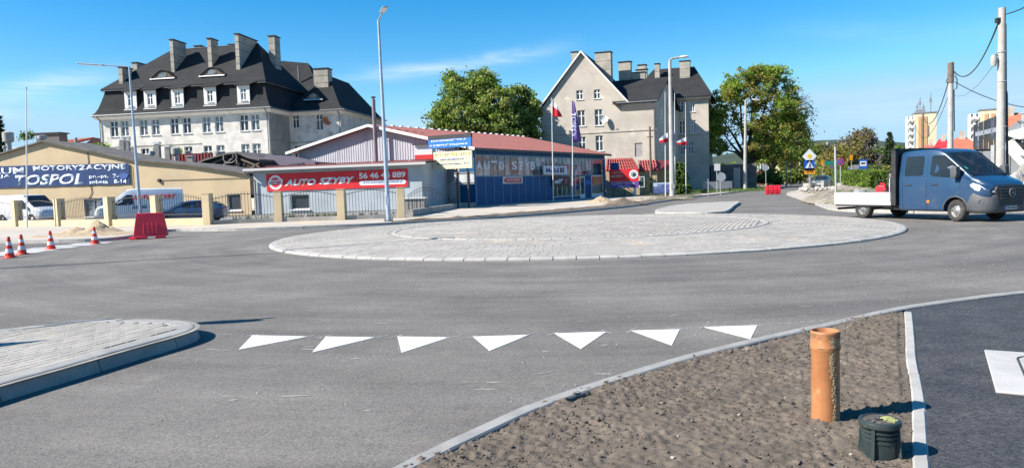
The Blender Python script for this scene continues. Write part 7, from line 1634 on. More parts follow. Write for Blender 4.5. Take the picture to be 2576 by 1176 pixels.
mb = MB(); mb.box(x0, x1, 0, .06, zb0, zm); mb.build('blue_board', M['blue_print'], ts); mb = MB(); mb.box(x0, x1, 0, .06, zm + .001, zt0); mb.build('silver_board', M['pale_print'], ts)
a, b = tl(960, 782), tl(1135, 748); text(ts, 'TOSPOL', a[0], a[1], b[0] - a[0], b[1] - a[1], M['blue_print'], y=-.01, bold=.04)
for s_, ya, yb in (('OKRESOWA STACJA', 812, 797), ('KONTROLI POJAZDOW', 835, 820), ('www.tospol.com', 860, 847)):
    a, b = tl(930, ya), tl(1130, yb); text(ts, s_, a[0], a[1], b[0] - a[0], b[1] - a[1], M['white_print'], y=-.01, bold=.02)
mb = MB(); mb.box(x0 + .2, x0 + .28, .07, .13, 0, zt0); mb.box(x1 - .28, x1 - .2, .07, .13, 0, zt0); mb.box(x0 + .2, x1 - .2, .05, .3, .12, .2); mb.build('frame', M['black'], ts)

# ================================================================== traffic signs in the street
gk = mat('sign_back', (0.36, 0.38, 0.40), .5, (0.30, 0.32, 0.34), 2, 3)
def sgn(name, label, px, yb, yt, plates, rz=0, zc=.12, Y=None, group=None, r_=.035):
    b = ground(px, yb, zc) if Y is None else at(px, yb, Y); b.z = zc; h = at(px, yt, b.y).z - zc
    def conv(pl):
        out = []
        for shp, cx, cy, spx, mt_ in pl:
            v = at(cx, cy, b.y); out.append((shp, v.z - zc, spx / 1860 * b.y, mt_, v.x - b.x))
        return out
    return post_sign(name, label, b.x, b.y, zc, h, rz, conv(plates), r_, group)
sgn('sign_post', 'steel post with triangular and round sign backs, right of the concrete lamp', 1699, 488, 398, [('round', 1698, 434, 9, gk), ('tri', 1706, 434, 10, gk)])
sgn('sign_post', 'bare steel post just left of the concrete lamp', 1675.5, 489, 374, [])
sgn('sign_post', 'dark post with a small green sign plate before the billboard', 1613.5, 492, 444, [(.9, 1612.5, 460, 6, mat('dark_green_sign', (0.02, .10, .07), .5))])
sgn('square_sign', 'square traffic sign seen from behind on a slim post', 1804, 487, 410, [(1.15, 1804, 420.5, 7.5, M['white_clad'])])
sgn('round_sign', 'round grey traffic sign seen from behind on a short post', 1812.5, 491, 432, [('round', 1814, 445, 11.5, gk)])
sgn('marker_stake', 'pale slanting wooden stake beside the sign backs', 1782, 492, 450, [])
t = thing('beam', 'pale grey beam lying on stands behind the round sign back', 'beam', tuple(at(1802, 478, 80))); t.location.z = .2
mb = MB(); mb.box(-1.5, 1.7, -.1, .15, .35, 1.15); mb.build('panel', M['grey_clad'], t); mb = MB(); mb.box(-1.3, -1.2, -.1, .1, 0, .35); mb.box(1.4, 1.5, -.1, .1, 0, .35); mb.build('stand', M['dark_metal'], t)
sgn('triangle_sign', 'triangular traffic sign seen from behind at the street lamp by the maple', 1877, 470, 425, [('tri', 1879, 436, 11, gk)], r_=.03)
s2 = sgn('priority_sign', 'white and yellow diamond over a pedestrian crossing sign and an orange number plate 898', 2036, 478, 381, [('diamond', 2036, 393, 18.5, M['white_print']), ('diamond', 2036, 393, 7, M['sign_yellow']), (1.0, 2036, 415.5, 13, M['sign_blue2']), (.52, 2036.5, 430.5, 13.5, M['sign_orange'])], Y=76)
for c in s2.children:
    if c.name.startswith('plate'): pass
def on_sign(t, px, py, Y): v = at(px, py, Y); return v.x - t.location.x, v.z - t.location.z
a = on_sign(s2, 2028, 434, 76); b = on_sign(s2, 2045, 427, 76); text(s2, '898', a[0], a[1], b[0] - a[0], b[1] - a[1], M['black'], y=-.05, bold=.02)
a = on_sign(s2, 2025.5, 422.5, 76); b = on_sign(s2, 2046.5, 422.5, 76); c = on_sign(s2, 2036, 404.5, 76); mb = MB(); mb.prism_y([(a[0], a[1]), (b[0], b[1]), (c[0], c[1])], -.052, -.046); mb.build('white_triangle', M['white_print'], s2)
mb = MB(); mb.tube([(c[0], -.055, c[1] - .25), (c[0] + .02, -.055, c[1] - .45)], .05, 5); mb.tube([(c[0], -.055, c[1] - .45), (c[0] - .12, -.055, c[1] - .68)], .035, 5); mb.tube([(c[0] + .02, -.055, c[1] - .45), (c[0] + .14, -.055, c[1] - .68)], .035, 5); mb.lathe([(.001, .05), (.05, 0), (.001, -.05)], 8, (c[0] + .02, -.055, c[1] - .17)); mb.build('walking_figure', M['black'], s2)
for c in [q for q in s2.children if q.name.startswith('plate')]: pass
# order the two diamond plates in depth
pl = [q for q in s2.children if q.name.startswith('plate')]; pl[1].location.y = -.012
s3 = sgn('no_stopping_sign', 'round blue and red no-stopping sign beside the grey post', 2114.5, 478, 398, [('round', 2114.5, 407, 9.5, M['red_print']), ('round', 2114.5, 407, 7.3, M['sign_blue2'])], Y=72)
pl = [q for q in s3.children if q.name.startswith('plate')]; pl[1].location.y = -.012
a = on_sign(s3, 2114.5, 407, 72); mb = MB(); mb.beam((a[0] - .19, -.06, a[1] - .19), (a[0] + .19, -.06, a[1] + .19), .02, .07); mb.beam((a[0] - .19, -.062, a[1] + .19), (a[0] + .19, -.062, a[1] - .19), .02, .07); mb.build('red_cross', M['red_print'], s3)
s4 = sgn('bus_stop_sign', 'blue bus stop sign with a white field above the hedge', 2171, 455, 400, [(1.25, 2171, 414, 10.5, M['sign_blue2']), (.75, 2171, 411.5, 8, M['white_print'])], Y=95)
pl = [q for q in s4.children if q.name.startswith('plate')]; pl[1].location.y = -.012
a = on_sign(s4, 2171, 411, 95); mb = MB(); mb.box(a[0] - .28, a[0] + .28, -.055, -.05, a[1] - .1, a[1] + .12); mb.build('bus_symbol', M['black'], s4)
s5 = sgn('direction_sign', 'wide green direction sign far down the street', 2093, 452, 400, [(.28, 2091, 409.5, 18, M['sign_green'])], Y=120)
sgn('orange_sign', 'small orange detour sign far down the street, left of the green board', 2069, 455, 402, [(1.5, 2069, 409, 4.5, M['sign_orange'])], Y=118)
sgn('orange_sign', 'small orange detour sign in front of the brown bushy tree', 2142, 440, 392, [(1.6, 2141, 396, 4, M['sign_orange'])], Y=125)
sgn('priority_sign', 'small distant white and yellow diamond before the green board', 2092, 455, 408, [('diamond', 2092, 418, 8, M['cream'])], Y=112)
sgn('round_sign', 'round grey sign back on a post by the red barrel-like barrier', 1927, 478, 412, [('round', 1925, 422, 8, gk)], Y=88)
sgn('round_sign', 'dark round sign back further down the street on the left', 2003 - 13, 470, 412, [('round', 1990, 419, 6, M['dark_metal'])], Y=110)
g_ = ground(2103.5, 512, .12); t = thing('steel_post', 'plain grey steel post standing at the tail of the truck', 'post', (g_.x, g_.y, .12)); top = at(2101, 367, g_.y)
mb = MB(); mb.tube([(0, 0, 0), (top.x - g_.x, 0, top.z - .12)], .055, 10); mb.build('shaft', M['steel_dull'], t, smooth=True); mb = MB(); mb.lathe([(.001, .03), (.06, .01), (.06, -.03)], 10, (top.x - g_.x, 0, top.z - .12)); mb.build('cap', M['black'], t)
# concrete rings
for k, (px, py, w, lab) in enumerate(((2034, 478, 26, 'concrete well ring left of the off-road car bonnet'), (2069, 480, 26, 'tallest concrete well ring in front of the off-road car'), (2095, 478, 26, 'concrete well ring next to the grey steel post'))):
    g_ = at(px, py, 78); r_ = w / 2 / 1860 * 78; t = thing('concrete_ring', lab, 'concrete ring', (g_.x, 78 - k, .12), 0, 'concrete well rings on the verge'); h = (.75, .95, .68)[k]
    mb = MB(); mb.lathe([(r_, 0), (r_, h), (r_ - .1, h), (r_ - .1, .1)], 24); mb.build('ring', M['concrete_old'], t, smooth=True); mb = MB(); mb.lathe([(r_ + .03, h * .5), (r_ + .03, h * .56)], 24); mb.build('joint_band', M['concrete_old'], t)
for k in range(26):
    u = random.random(); g_ = at(2010 + 90 * u, 480 + random.random() * 14, 70 - 8 * random.random()); r_ = random.uniform(.12, .34)
    t = thing('rubble_stone', 'grey-brown lump of rubble lying on the dug-up verge by the well rings', 'stone', (g_.x, g_.y, .45), random.random() * 3, 'rubble on the dug-up verge')
    jig = RNG.uniform(.7, 1.2, (12, 1)); me = arrays_mesh('lump', ico_v * jig * r_ * np.array([1.2, .9, .7]), ico_f, M['concrete_old']); link('lump', me, t)
# person walking behind the hedge
t = thing('person', 'person in dark clothes standing on the path behind the hedge', 'person', (at(2201, 466, 108).x, 108, .13), math.radians(20))
me = bpy.data.meshes.new('body'); V_ = [(0, 0, .95), (0, 0, 1.2), (0, 0, 1.42), (0, 0, 1.52), (0, .01, 1.62), (0, .0, 1.72), (-.19, 0, 1.40), (-.26, .02, 1.12), (-.24, -.08, .88), (.19, 0, 1.40), (.27, .02, 1.13), (.24, -.1, .9), (-.09, 0, .9), (-.12, -.06, .5), (-.12, .0, .06), (-.12, -.14, .03), (.09, 0, .9), (.12, .05, .5), (.13, .12, .06), (.13, -.02, .03)]
E2 = [(0, 1), (1, 2), (2, 3), (3, 4), (4, 5), (2, 6), (6, 7), (7, 8), (2, 9), (9, 10), (10, 11), (0, 12), (12, 13), (13, 14), (14, 15), (0, 16), (16, 17), (17, 18), (18, 19)]
me.from_pydata(V_, E2, []); me.materials.append(M['jacket']); bo = link('body', me, t); bo.modifiers.new('skin', 'SKIN'); ss = bo.modifiers.new('sub', 'SUBSURF'); ss.levels = 1; ss.render_levels = 1
R_ = [.15, .15, .16, .06, .09, .07, .07, .05, .04, .07, .05, .04, .09, .065, .045, .035, .09, .065, .045, .035]
for i, sv in enumerate(me.skin_vertices[0].data): sv.radius = (R_[i], R_[i] * .8)
me.skin_vertices[0].data[0].use_root = True
mb = MB(); mb.lathe([(.001, .13), (.08, .10), (.105, .02), (.09, -.08), (.04, -.13), (.001, -.14)], 12, (0, 0, 1.68)); mb.build('head', M['skin'], t, smooth=True); mb = MB(); mb.lathe([(.001, .145), (.09, .11), (.112, .03), (.11, .0)], 12, (0, .01, 1.69)); mb.build('hair', M['black'], t, smooth=True)
# sand and earth heaps
def heap(label, px, py, rx, ry, h, seed, mt, z0=.12, name='sand_pile', **k):
    g_ = ground(px, py, z0); o = mound(name, mt, g_.x, g_.y, rx, ry, h, z0 - .01, seed, **k); tag(o, label, 'sand pile' if name == 'sand_pile' else 'earth heap'); return o
heap('large lumpy sand heap behind the cones, its right half', 247, 583, 1.25, .9, .44, 3, M['sand'], n=48, sc=2.2, sharp=1.3, clod=.16)
heap('smaller sand heap behind the cones, its left half', 193, 585, .95, .7, .28, 8, M['sand'], n=40, sc=2.2, sharp=1.3, clod=.16)
heap('flat spill of sand between the heaps and the middle cone', 215, 592, 2.6, .7, .14, 12, M['sand'], n=50, sc=4.0, sharp=.6)
heap('pale sand heap on the soil strip beside the blue shop doors', 1512, 509, 1.2, .7, .32, 15, M['sand'], n=36, sharp=.9)
heap('dark earth heap on the soil strip right of the pale sand', 1570, 513, 1.6, .8, .30, 21, M['soil_far'], n=36, name='earth_heap')
heap('gravel spill at the foot of the concrete street lamp', 1650, 501, 3.4, 1.1, .22, 27, M['rubble'], n=44, name='earth_heap', sharp=.6)

# ================================================================== trees
def leaf_cloud(name, parent, origin, blobs, n_clump, per, leaf, mats, clump_r, probs=None, shell=.55, droop=0.0, seed=0, elong=1.5, gap=.36):
    """leaves gathered in clumps that sit on and inside the crown's blobs; blobs: (centre, rx, ry, rz)"""
    rg = np.random.default_rng(seed + 100); vol = np.array([b[1] * b[2] * b[3] for b in blobs]) ** .67; cnt = np.maximum(3, (n_clump * vol / vol.sum()).astype(int))
    Cc_ = []
    for (c, rx, ry, rz), k in zip(blobs, cnt):
        d = rg.normal(size=(k, 3)); d /= np.linalg.norm(d, axis=1)[:, None]; r_ = (shell + (1 - shell) * rg.random(k)) ** .8
        Cc_.append(np.array(c)[None] + d * r_[:, None] * np.array([rx, ry, rz])[None])
    Cc_ = np.concatenate(Cc_); g_n = vnoise(Cc_[:, 0] * .75 + seed, Cc_[:, 2] * .75 + Cc_[:, 1] * .35, seed + 5) * .7 + vnoise(Cc_[:, 0] * 1.7, Cc_[:, 2] * 1.7 + Cc_[:, 1] * .8, seed + 6) * .3; Cc_ = Cc_[g_n > gap]; n = len(Cc_); cr_ = clump_r * rg.uniform(.55, 1.35, n)
    P_ = np.repeat(Cc_, per, 0) + rg.normal(size=(n * per, 3)) * np.repeat(cr_, per)[:, None] * np.array([.55, .55, .42]); P_[:, 2] -= droop * rg.random(n * per)
    N_ = len(P_); a = rg.normal(size=(N_, 3)); a /= np.linalg.norm(a, axis=1)[:, None]; b = np.cross(a, rg.normal(size=(N_, 3))); b /= np.linalg.norm(b, axis=1)[:, None]
    s_ = leaf * rg.uniform(.6, 1.3, N_)[:, None]
    V = np.stack([P_ - a * s_ * elong * .5, P_ + b * s_ * .5, P_ + a * s_ * elong * .5, P_ - b * s_ * .5], 1).reshape(-1, 3) - np.array(origin)[None]
    F = np.arange(N_ * 4).reshape(-1, 4)
    cl = rg.choice(len(mats), n, p=probs); mi = np.repeat(cl, per); flip = rg.random(N_) < .25; mi = np.where(flip, rg.choice(len(mats), N_, p=probs), mi)
    return link(name, arrays_mesh(name, V, F, mats, mi), parent)
def tree(label, x, y, z, blobs_px, mats, probs=None, n_clump=500, per=28, leaf=.3, clump_r=.7, trunk_r=.35, name='tree', seed=1, bark=None, fork=.3, group=None, bare=0, shell=.55, droop=0.0, limbs=True, lean=0, cat='tree'):
    """blobs_px: (px, py, Y, radius_px_x, radius_px_z, depth_m)"""
    t = thing(name, label, cat, (x, y, z), 0, group); bark = bark or M['bark']
    bl_ = []
    for px, py, Y, rx, rz, ry in blobs_px:
        c = at(px, py, Y); bl_.append(((c.x, c.y, c.z), rx / 1860 * Y, ry, rz / 1860 * Y))
    leaf_cloud('crown', t, (x, y, z), bl_, n_clump, per, leaf, mats, clump_r, probs, shell, droop, seed)
    rd = random.Random(seed); topz = max(b[0][2] for b in bl_) - z; fz = topz * fork
    mb = MB(); fk = Vector((lean, 0, fz)); mb.tube([(0, 0, -.1), (lean * .2, .05, fz * .35), (lean * .6, 0, fz * .75), fk], [trunk_r * 1.35, trunk_r, trunk_r * .88, trunk_r * .8], 12); mb.build('trunk', bark, t, smooth=True)
    if limbs:
        for b in bl_:
            e = Vector(b[0]) - Vector((x, y, z)); mid_ = fk.lerp(e, .5) + Vector((rd.uniform(-.5, .5), rd.uniform(-.4, .4), rd.uniform(-.1, .6)))
            mb = MB(); mb.tube([fk, fk.lerp(mid_, .5) + Vector((rd.uniform(-.2, .2), 0, .1)), mid_, e], [trunk_r * .5, trunk_r * .38, trunk_r * .26, trunk_r * .1], 7); 
            for _ in range(3 + bare):
                q = mid_.lerp(e, rd.random()); d = Vector((rd.uniform(-1, 1) * b[1], rd.uniform(-1, 1) * b[2], rd.uniform(-.2, 1) * b[3])); mb.tube([q, q + d * .55 + Vector((0, 0, .2)), q + d], [trunk_r * .14, trunk_r * .09, trunk_r * .03], 5)
            mb.build('limb', bark, t, smooth=True)
    return t
chest = [M['leaf_mid'], M['leaf_yellow'], M['leaf_dark'], M['leaf_bright']]
g_ = at(1195, 480, 92)
tree('left horse chestnut in pale blossom behind the red roof', g_.x, 92, 0, [(1150, 235, 92, 40, 40, 3.0), (1205, 225, 92, 50, 42, 3.4), (1245, 265, 91, 50, 50, 3.2), (1110, 300, 91, 36, 40, 2.8), (1155, 300, 90, 60, 48, 3.6), (1215, 320, 90, 60, 50, 3.6), (1265, 330, 90, 45, 48, 3), (1175, 365, 90, 85, 40, 3.4), (1135, 200, 92, 18, 16, 1.4), (1220, 196, 92, 22, 16, 1.4)], chest, [.36, .26, .12, .26], n_clump=1000, per=40, leaf=.24, clump_r=.62, trunk_r=.38, seed=3, shell=.6)
g_ = at(1315, 480, 97)
tree('right horse chestnut, darker and lower, touching the gabled house', g_.x, 97, 0, [(1300, 250, 97, 34, 32, 2.8), (1325, 290, 96, 30, 44, 3), (1290, 310, 95, 48, 55, 3.2), (1335, 345, 95, 22, 40, 2.5), (1280, 360, 95, 60, 40, 3)], chest, [.44, .18, .22, .16], n_clump=700, per=38, leaf=.24, clump_r=.6, trunk_r=.35, seed=5, shell=.6)
g_ = at(1342, 480, 112); tree('bright green young tree peeking out between the chestnut and the gabled house', g_.x, 112, 0, [(1343, 262, 112, 15, 30, 1.5), (1340, 300, 112, 17, 30, 1.5)], [M['leaf_bright'], M['leaf_mid']], None, n_clump=120, per=26, leaf=.3, clump_r=.6, trunk_r=.2, seed=6)
# the big old maple by the street: fresh green with brown-olive parts, twigs showing at the rim
g_ = at(1884, 470, 110)
mp_ = [M['leaf_lime'], M['leaf_bright'], M['leaf_olive'], M['leaf_mid']]
big = tree('big old maple in fresh yellow-green and brown leaf, beside the concrete street lamp', g_.x, 110, .1,
     [(1860, 205, 110, 38, 30, 3), (1905, 190, 110, 48, 26, 3.4), (1945, 195, 110, 40, 26, 3), (1975, 235, 110, 40, 34, 3), (1830, 245, 109, 36, 34, 3), (1805, 285, 109, 34, 34, 3), (1895, 245, 109, 60, 38, 4), (1950, 275, 109, 58, 40, 4), (2000, 285, 109, 36, 42, 3), (1815, 330, 108, 26, 30, 2.6), (1880, 315, 109, 55, 40, 4), (1965, 335, 109, 66, 42, 4), (2015, 320, 109, 22, 42, 2.5), (1805, 372, 108, 32, 17, 2.4), (1900, 375, 109, 45, 30, 3.4), (1970, 385, 109, 48, 22, 3.4)],
     mp_, [.16, .20, .48, .16], n_clump=820, per=54, leaf=.20, clump_r=.55, trunk_r=.62, seed=8, fork=.22, bare=3, shell=.35)
b_ = big.location
lm = [(1790, 320, 109, 26, 34, 2.2), (1800, 370, 108, 30, 16, 2.2), (1840, 225, 109, 22, 22, 2), (1925, 180, 110, 44, 14, 2), (1780, 285, 109, 16, 20, 1.8)]
bl_ = [((at(a, b, Y).x, Y, at(a, b, Y).z), rx / 1860 * Y, ry, rz / 1860 * Y) for a, b, Y, rx, rz, ry in lm]
leaf_cloud('foliage_tuft', big, tuple(b_), bl_, 330, 48, .22, [M['leaf_lime'], M['leaf_bright']], .6, None, .4, seed=30)
rd = random.Random(4); mb = MB()
for _ in range(85):
    u = rd.random(); px = 1845 + 205 * u; py = 168 + 30 * rd.random() + (max(0, px - 1960) ** 1.35) * .22; 
    if rd.random() < .4: px, py = rd.uniform(2005, 2040), rd.uniform(240, 345)
    q = at(px, py, 110 + rd.uniform(-2, 2)) - b_; c = at(1930, 290, 110) - b_; d = (q - c).normalized(); p0_ = q - d * 2.6; mb.tube([p0_, p0_ + d * 1.3 + Vector((rd.uniform(-.3, .3), 0, rd.uniform(-.2, .3))), q + Vector((rd.uniform(-.4, .4), 0, 0))], [.05, .03, .012], 4)
    for _ in range(3): a = p0_.lerp(q, rd.uniform(.4, .95)); e = a + Vector((rd.uniform(-.8, .8), rd.uniform(-.5, .5), rd.uniform(-.2, .8))); mb.tube([a, e], [.022, .008], 4)
mb.build('bare_twigs', M['bark_grey'], big)
leaf_cloud('sparse_leaves', big, tuple(b_), [((at(2020, 290, 110).x, 110, at(2020, 290, 110).z), 1.7, 2, 3.6)], 70, 14, .2, [M['leaf_olive'], M['leaf_mid']], .8, None, .2, seed=31)
g_ = at(1941, 460, 128); tree('second street tree with a dark leaning trunk behind the big maple', g_.x, 128, .1, [(1950, 330, 128, 60, 50, 4), (1975, 385, 128, 50, 30, 4), (1925, 390, 128, 36, 26, 3), (2005, 360, 128, 34, 44, 3.5)], [M['leaf_olive'], M['leaf_mid'], M['leaf_bright']], [.45, .35, .2], n_clump=420, per=30, leaf=.3, clump_r=.8, trunk_r=.6, seed=9, fork=.3, shell=.4)
for k, (px, py, Y, rx, rz, lab) in enumerate(((2000, 402, 165, 36, 34, 'loose olive street tree above the far pavement'), (2022, 385, 210, 26, 40, 'tall greyish street tree beyond the diamond sign'), (2060, 392, 260, 22, 38, 'green tree in the gap of the street'), (1990, 440, 150, 24, 12, 'low shrub row at the far pavement'))):
    g_ = at(px, 458, Y); tree(lab, g_.x, Y, 0, [(px, py, Y, rx, rz, 4), (px + rx * .5, py + rz * .3, Y, rx * .7, rz * .6, 3), (px - rx * .4, py + rz * .2, Y, rx * .6, rz * .7, 3)], [M['leaf_olive'], M['leaf_mid'], M['leaf_dark']], [.4, .35, .25], n_clump=150, per=24, leaf=.42, clump_r=1.1, trunk_r=.3, seed=40 + k, shell=.4, group='trees along the far street')
# low dark shrubs under the maple
g_ = at(1930, 458, 118); tree('dark green shrub mass under the old maple', g_.x, 118, 0, [(1925, 445, 118, 26, 20, 2), (1905, 450, 116, 22, 14, 2), (1950, 450, 119, 20, 14, 2)], [M['leaf_dark'], M['leaf_mid']], None, n_clump=150, per=26, leaf=.25, clump_r=.5, trunk_r=.1, seed=12, name='shrub', cat='shrub', limbs=False)
def conifer(label, px, yb, yt, Y, wpx, seed, z=0, name='conifer', mt=None, dens=1.0, group=None, taper=1.0):
    b = at(px, yb, Y); top = at(px, yt, Y); h = top.z - z; R_ = wpx / 2 / 1860 * Y; t = thing(name, label, 'conifer', (b.x, Y, z), 0, group); rg = np.random.default_rng(seed)
    mb = MB(); mb.tube([(0, 0, 0), (0, 0, h * .5), (0, 0, h)], [R_ * .09 + .05, R_ * .05 + .03, .015], 8); mb.build('trunk', M['bark'], t)
    tiers = max(9, int(h / .45)); P_ = []; D_ = []
    for i in range(tiers):
        f = i / tiers; zz = h * (.06 + .94 * f); rr = R_ * (1 - f) ** taper * rg.uniform(.8, 1.12) + .08; nb_ = int((11 - 5 * f) * dens)
        for k in range(nb_):
            a = rg.uniform(0, 6.28); m_ = int(10 + 14 * (1 - f)); s_ = rg.random(m_) ** .6
            P_.append(np.stack([np.cos(a) * rr * s_ + rg.normal(size=m_) * rr * .10, np.sin(a) * rr * s_ + rg.normal(size=m_) * rr * .10, zz - .22 * rr * s_ + .10 * rr * s_ ** 2 * 2 + rg.normal(size=m_) * .06], -1))
            D_.append(np.tile([np.cos(a), np.sin(a), -.25], (m_, 1)))
    P_ = np.concatenate(P_); D_ = np.concatenate(D_); n = len(P_); a = D_ + rg.normal(size=(n, 3)) * .45; a /= np.linalg.norm(a, axis=1)[:, None]; b2_ = np.cross(a, rg.normal(size=(n, 3))); b2_ /= np.linalg.norm(b2_, axis=1)[:, None]; s_ = (.16 + R_ * .10) * rg.uniform(.6, 1.3, n)[:, None]
    V = np.stack([P_ - a * s_, P_ + b2_ * s_ * .35, P_ + a * s_, P_ - b2_ * s_ * .35], 1).reshape(-1, 3); mi = rg.integers(0, 2, n)
    link('foliage', arrays_mesh('foliage', V, np.arange(n * 4).reshape(-1, 4), mt or [M['conifer'], M['leaf_dark']], mi), t); return t
conifer('dark spruce at the left frame edge behind the ochre wall', 5, 420, 283, 76, 80, 1, dens=1.7)
conifer('small grey-green columnar conifer beside the concrete street lamp', 1709, 487, 402, 79, 46, 2, .12, dens=2.2, taper=.45, mt=[M['leaf_dark'], M['leaf_mid']])
conifer('pointed dark spruce beyond the hedge', 2238, 462, 330, 125, 58, 3, dens=2.0)
conifer('small pointed poplar-like conifer on the skyline', 2189, 400, 372, 330, 8, 4, dens=1.0)
tree('leafy twigs of a small tree behind the orange tiled house', at(70, 400, 100).x, 100, 0, [(70, 338, 100, 8, 9, 1), (62, 345, 100, 6, 6, 1)], [M['leaf_dark'], M['leaf_mid']], None, n_clump=26, per=12, leaf=.2, clump_r=.4, trunk_r=.1, seed=60)
tree('bright green bush between the ochre roof and the mansard house', at(244, 400, 80).x, 80, 0, [(240, 372, 80, 15, 9, 1.5), (252, 378, 80, 14, 9, 1.5)], [M['leaf_bright'], M['leaf_mid']], None, n_clump=60, per=22, leaf=.24, clump_r=.4, trunk_r=.1, seed=61, name='shrub', cat='shrub', limbs=False)
tree('small yellow-green sapling in front of the mansard house', at(447, 400, 74).x, 74, 2, [(446, 384, 74, 12, 12, .8), (440, 398, 74, 9, 8, .8)], [M['leaf_bright'], M['leaf_yellow']], None, n_clump=36, per=14, leaf=.16, clump_r=.35, trunk_r=.04, seed=62)
tree('weeping yellow shrub on the lawn by the beam', at(1768, 488, 80).x, 80, .1, [(1772, 482, 80, 7, 6, .5)], [M['leaf_yellow'], M['leaf_bright']], None, n_clump=20, per=16, leaf=.10, clump_r=.2, trunk_r=.03, seed=63, name='shrub', cat='shrub', limbs=False)
# brown-olive wooded edge right of the street
for k, (px, py, Y, rx, rz, mats_, lab, br) in enumerate((
    (2150, 372, 150, 44, 38, [M['leaf_brown'], M['leaf_olive'], M['bark_grey']], 'rounded brown-leaved bushy tree above the hedge', 5), (2110, 395, 145, 34, 30, [M['leaf_brown'], M['leaf_olive']], 'wide olive-brown tree left of the bus stop sign', 3), (2168, 345, 155, 22, 22, [M['bark_grey'], M['leaf_brown']], 'bare grey treetop over the brown tree', 9),
    (2100, 430, 140, 40, 14, [M['leaf_mid'], M['leaf_olive']], 'green understorey behind the green direction sign', 0), (2205, 405, 150, 26, 22, [M['leaf_brown'], M['bark_grey']], 'grey-brown leafless tree beside the spruce', 6), (2250, 430, 128, 26, 22, [M['leaf_olive'], M['leaf_mid']], 'rounded olive shrub right of the spruce', 0), (2215, 438, 120, 16, 20, [M['leaf_olive'], M['leaf_dark']], 'narrow dark olive bush beside the person', 0))):
    g_ = at(px, 455, Y); tree(lab, g_.x, Y, 0, [(px, py, Y, rx, rz, 4), (px - rx * .5, py + rz * .5, Y, rx * .7, rz * .7, 3), (px + rx * .5, py + rz * .5, Y, rx * .7, rz * .7, 3)], mats_, None, n_clump=260, per=22, leaf=.34, clump_r=.9, trunk_r=.25, seed=70 + k, shell=.4, bare=br, bark=M['bark_grey'])
# clipped hedge
hb = at(2104, 482, 74); hA, hB2 = at(2107, 480, 78), at(2196, 481, 70); t = thing('hedge', 'clipped green hedge with a sunlit top, behind the white truck bed', 'hedge', ((hA.x + hB2.x) / 2, (hA.y + hB2.y) / 2, .12), math.atan2(hB2.y - hA.y, hB2.x - hA.x))
Lh_ = math.hypot(hB2.x - hA.x, hB2.y - hA.y); rg = np.random.default_rng(5); n = 15000; P_ = rg.random((n, 3)) * 2 - 1; f = rg.integers(0, 3, n); s_ = np.sign(P_[np.arange(n), f]); P_[np.arange(n), f] = s_ * rg.uniform(.86, 1.05, n)
P_ = P_ * np.array([Lh_ / 2, .95, .92]) + np.array([0, .4, .92]); P_[:, 2] += .10 * np.sin(P_[:, 0] * 1.3) * (P_[:, 2] > .9)
a = rg.normal(size=(n, 3)); a /= np.linalg.norm(a, axis=1)[:, None]; b = np.cross(a, rg.normal(size=(n, 3))); b /= np.linalg.norm(b, axis=1)[:, None]
V = np.stack([P_ - a * .09, P_ + b * .06, P_ + a * .09, P_ - b * .06], 1).reshape(-1, 3); link('foliage', arrays_mesh('foliage', V, np.arange(n * 4).reshape(-1, 4), [M['leaf_mid'], M['leaf_lime'], M['leaf_dark']], rg.choice(3, n, p=[.5, .25, .25])), t)
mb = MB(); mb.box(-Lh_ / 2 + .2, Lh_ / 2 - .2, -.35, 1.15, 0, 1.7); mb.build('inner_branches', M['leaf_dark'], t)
# grass tufts along the verges
pts = []
for _ in range(700):
    u = random.random(); p = at(1700 + 230 * u, 482, 82 + 20 * random.random()); pts.append((p.x, p.y, .13))
tufts('grass_tufts', pts, .32, M['blade'], 10, .4)
pts = [(21.6 + random.gauss(0, 1.3) + .3 * (q - 44), q, .35) for q in [random.uniform(38, 54) for _ in range(160)]]
tufts('verge_weeds', pts, .30, M['blade'], 8, .3)

# ================================================================== hills and far woods
def ridge(name, Y, pts_px, depth, mt, seed):
    P_ = [at(x, y, Y) for x, y in pts_px]; vs = []; n = 160; xs_ = np.linspace(P_[0].x, P_[-1].x, n); zs = np.interp(xs_, [p.x for p in P_], [p.z for p in P_])
    m_ = 14; V = []
    for j in range(m_):
        f = j / (m_ - 1); V.append(np.stack([xs_, np.full(n, Y - depth * (1 - f)), np.maximum(-2, zs * math.sin(f * math.pi / 2) ** 1.2) + (vnoise(xs_ * .03 + seed, np.full(n, f * 6.0), seed) - .5) * 6 * f], -1))
    V.append(np.stack([xs_, np.full(n, Y + depth), np.full(n, -5.0)], -1)); V = np.concatenate(V); k = np.arange((m_ + 1) * n).reshape(m_ + 1, n); F = np.stack([k[:-1, :-1], k[:-1, 1:], k[1:, 1:], k[1:, :-1]], -1).reshape(-1, 4)
    o = link(name, arrays_mesh(name, V, F, mt)); structure(o); o.data.shade_smooth(); return o, V
hillm = mat('wooded_hill', (0.028, 0.050, 0.032), .95, (0.045, 0.065, 0.038), .03, 8, bump=1.0, bscale=.15, bdist=6)
h_, Vh = ridge('hill', 1150, [(-700, 500), (0, 470), (900, 455), (1400, 440), (1800, 395), (1990, 362), (2060, 358), (2150, 366), (2250, 378), (2330, 384), (2450, 395), (2700, 415), (3100, 420)], 520, hillm, 3)
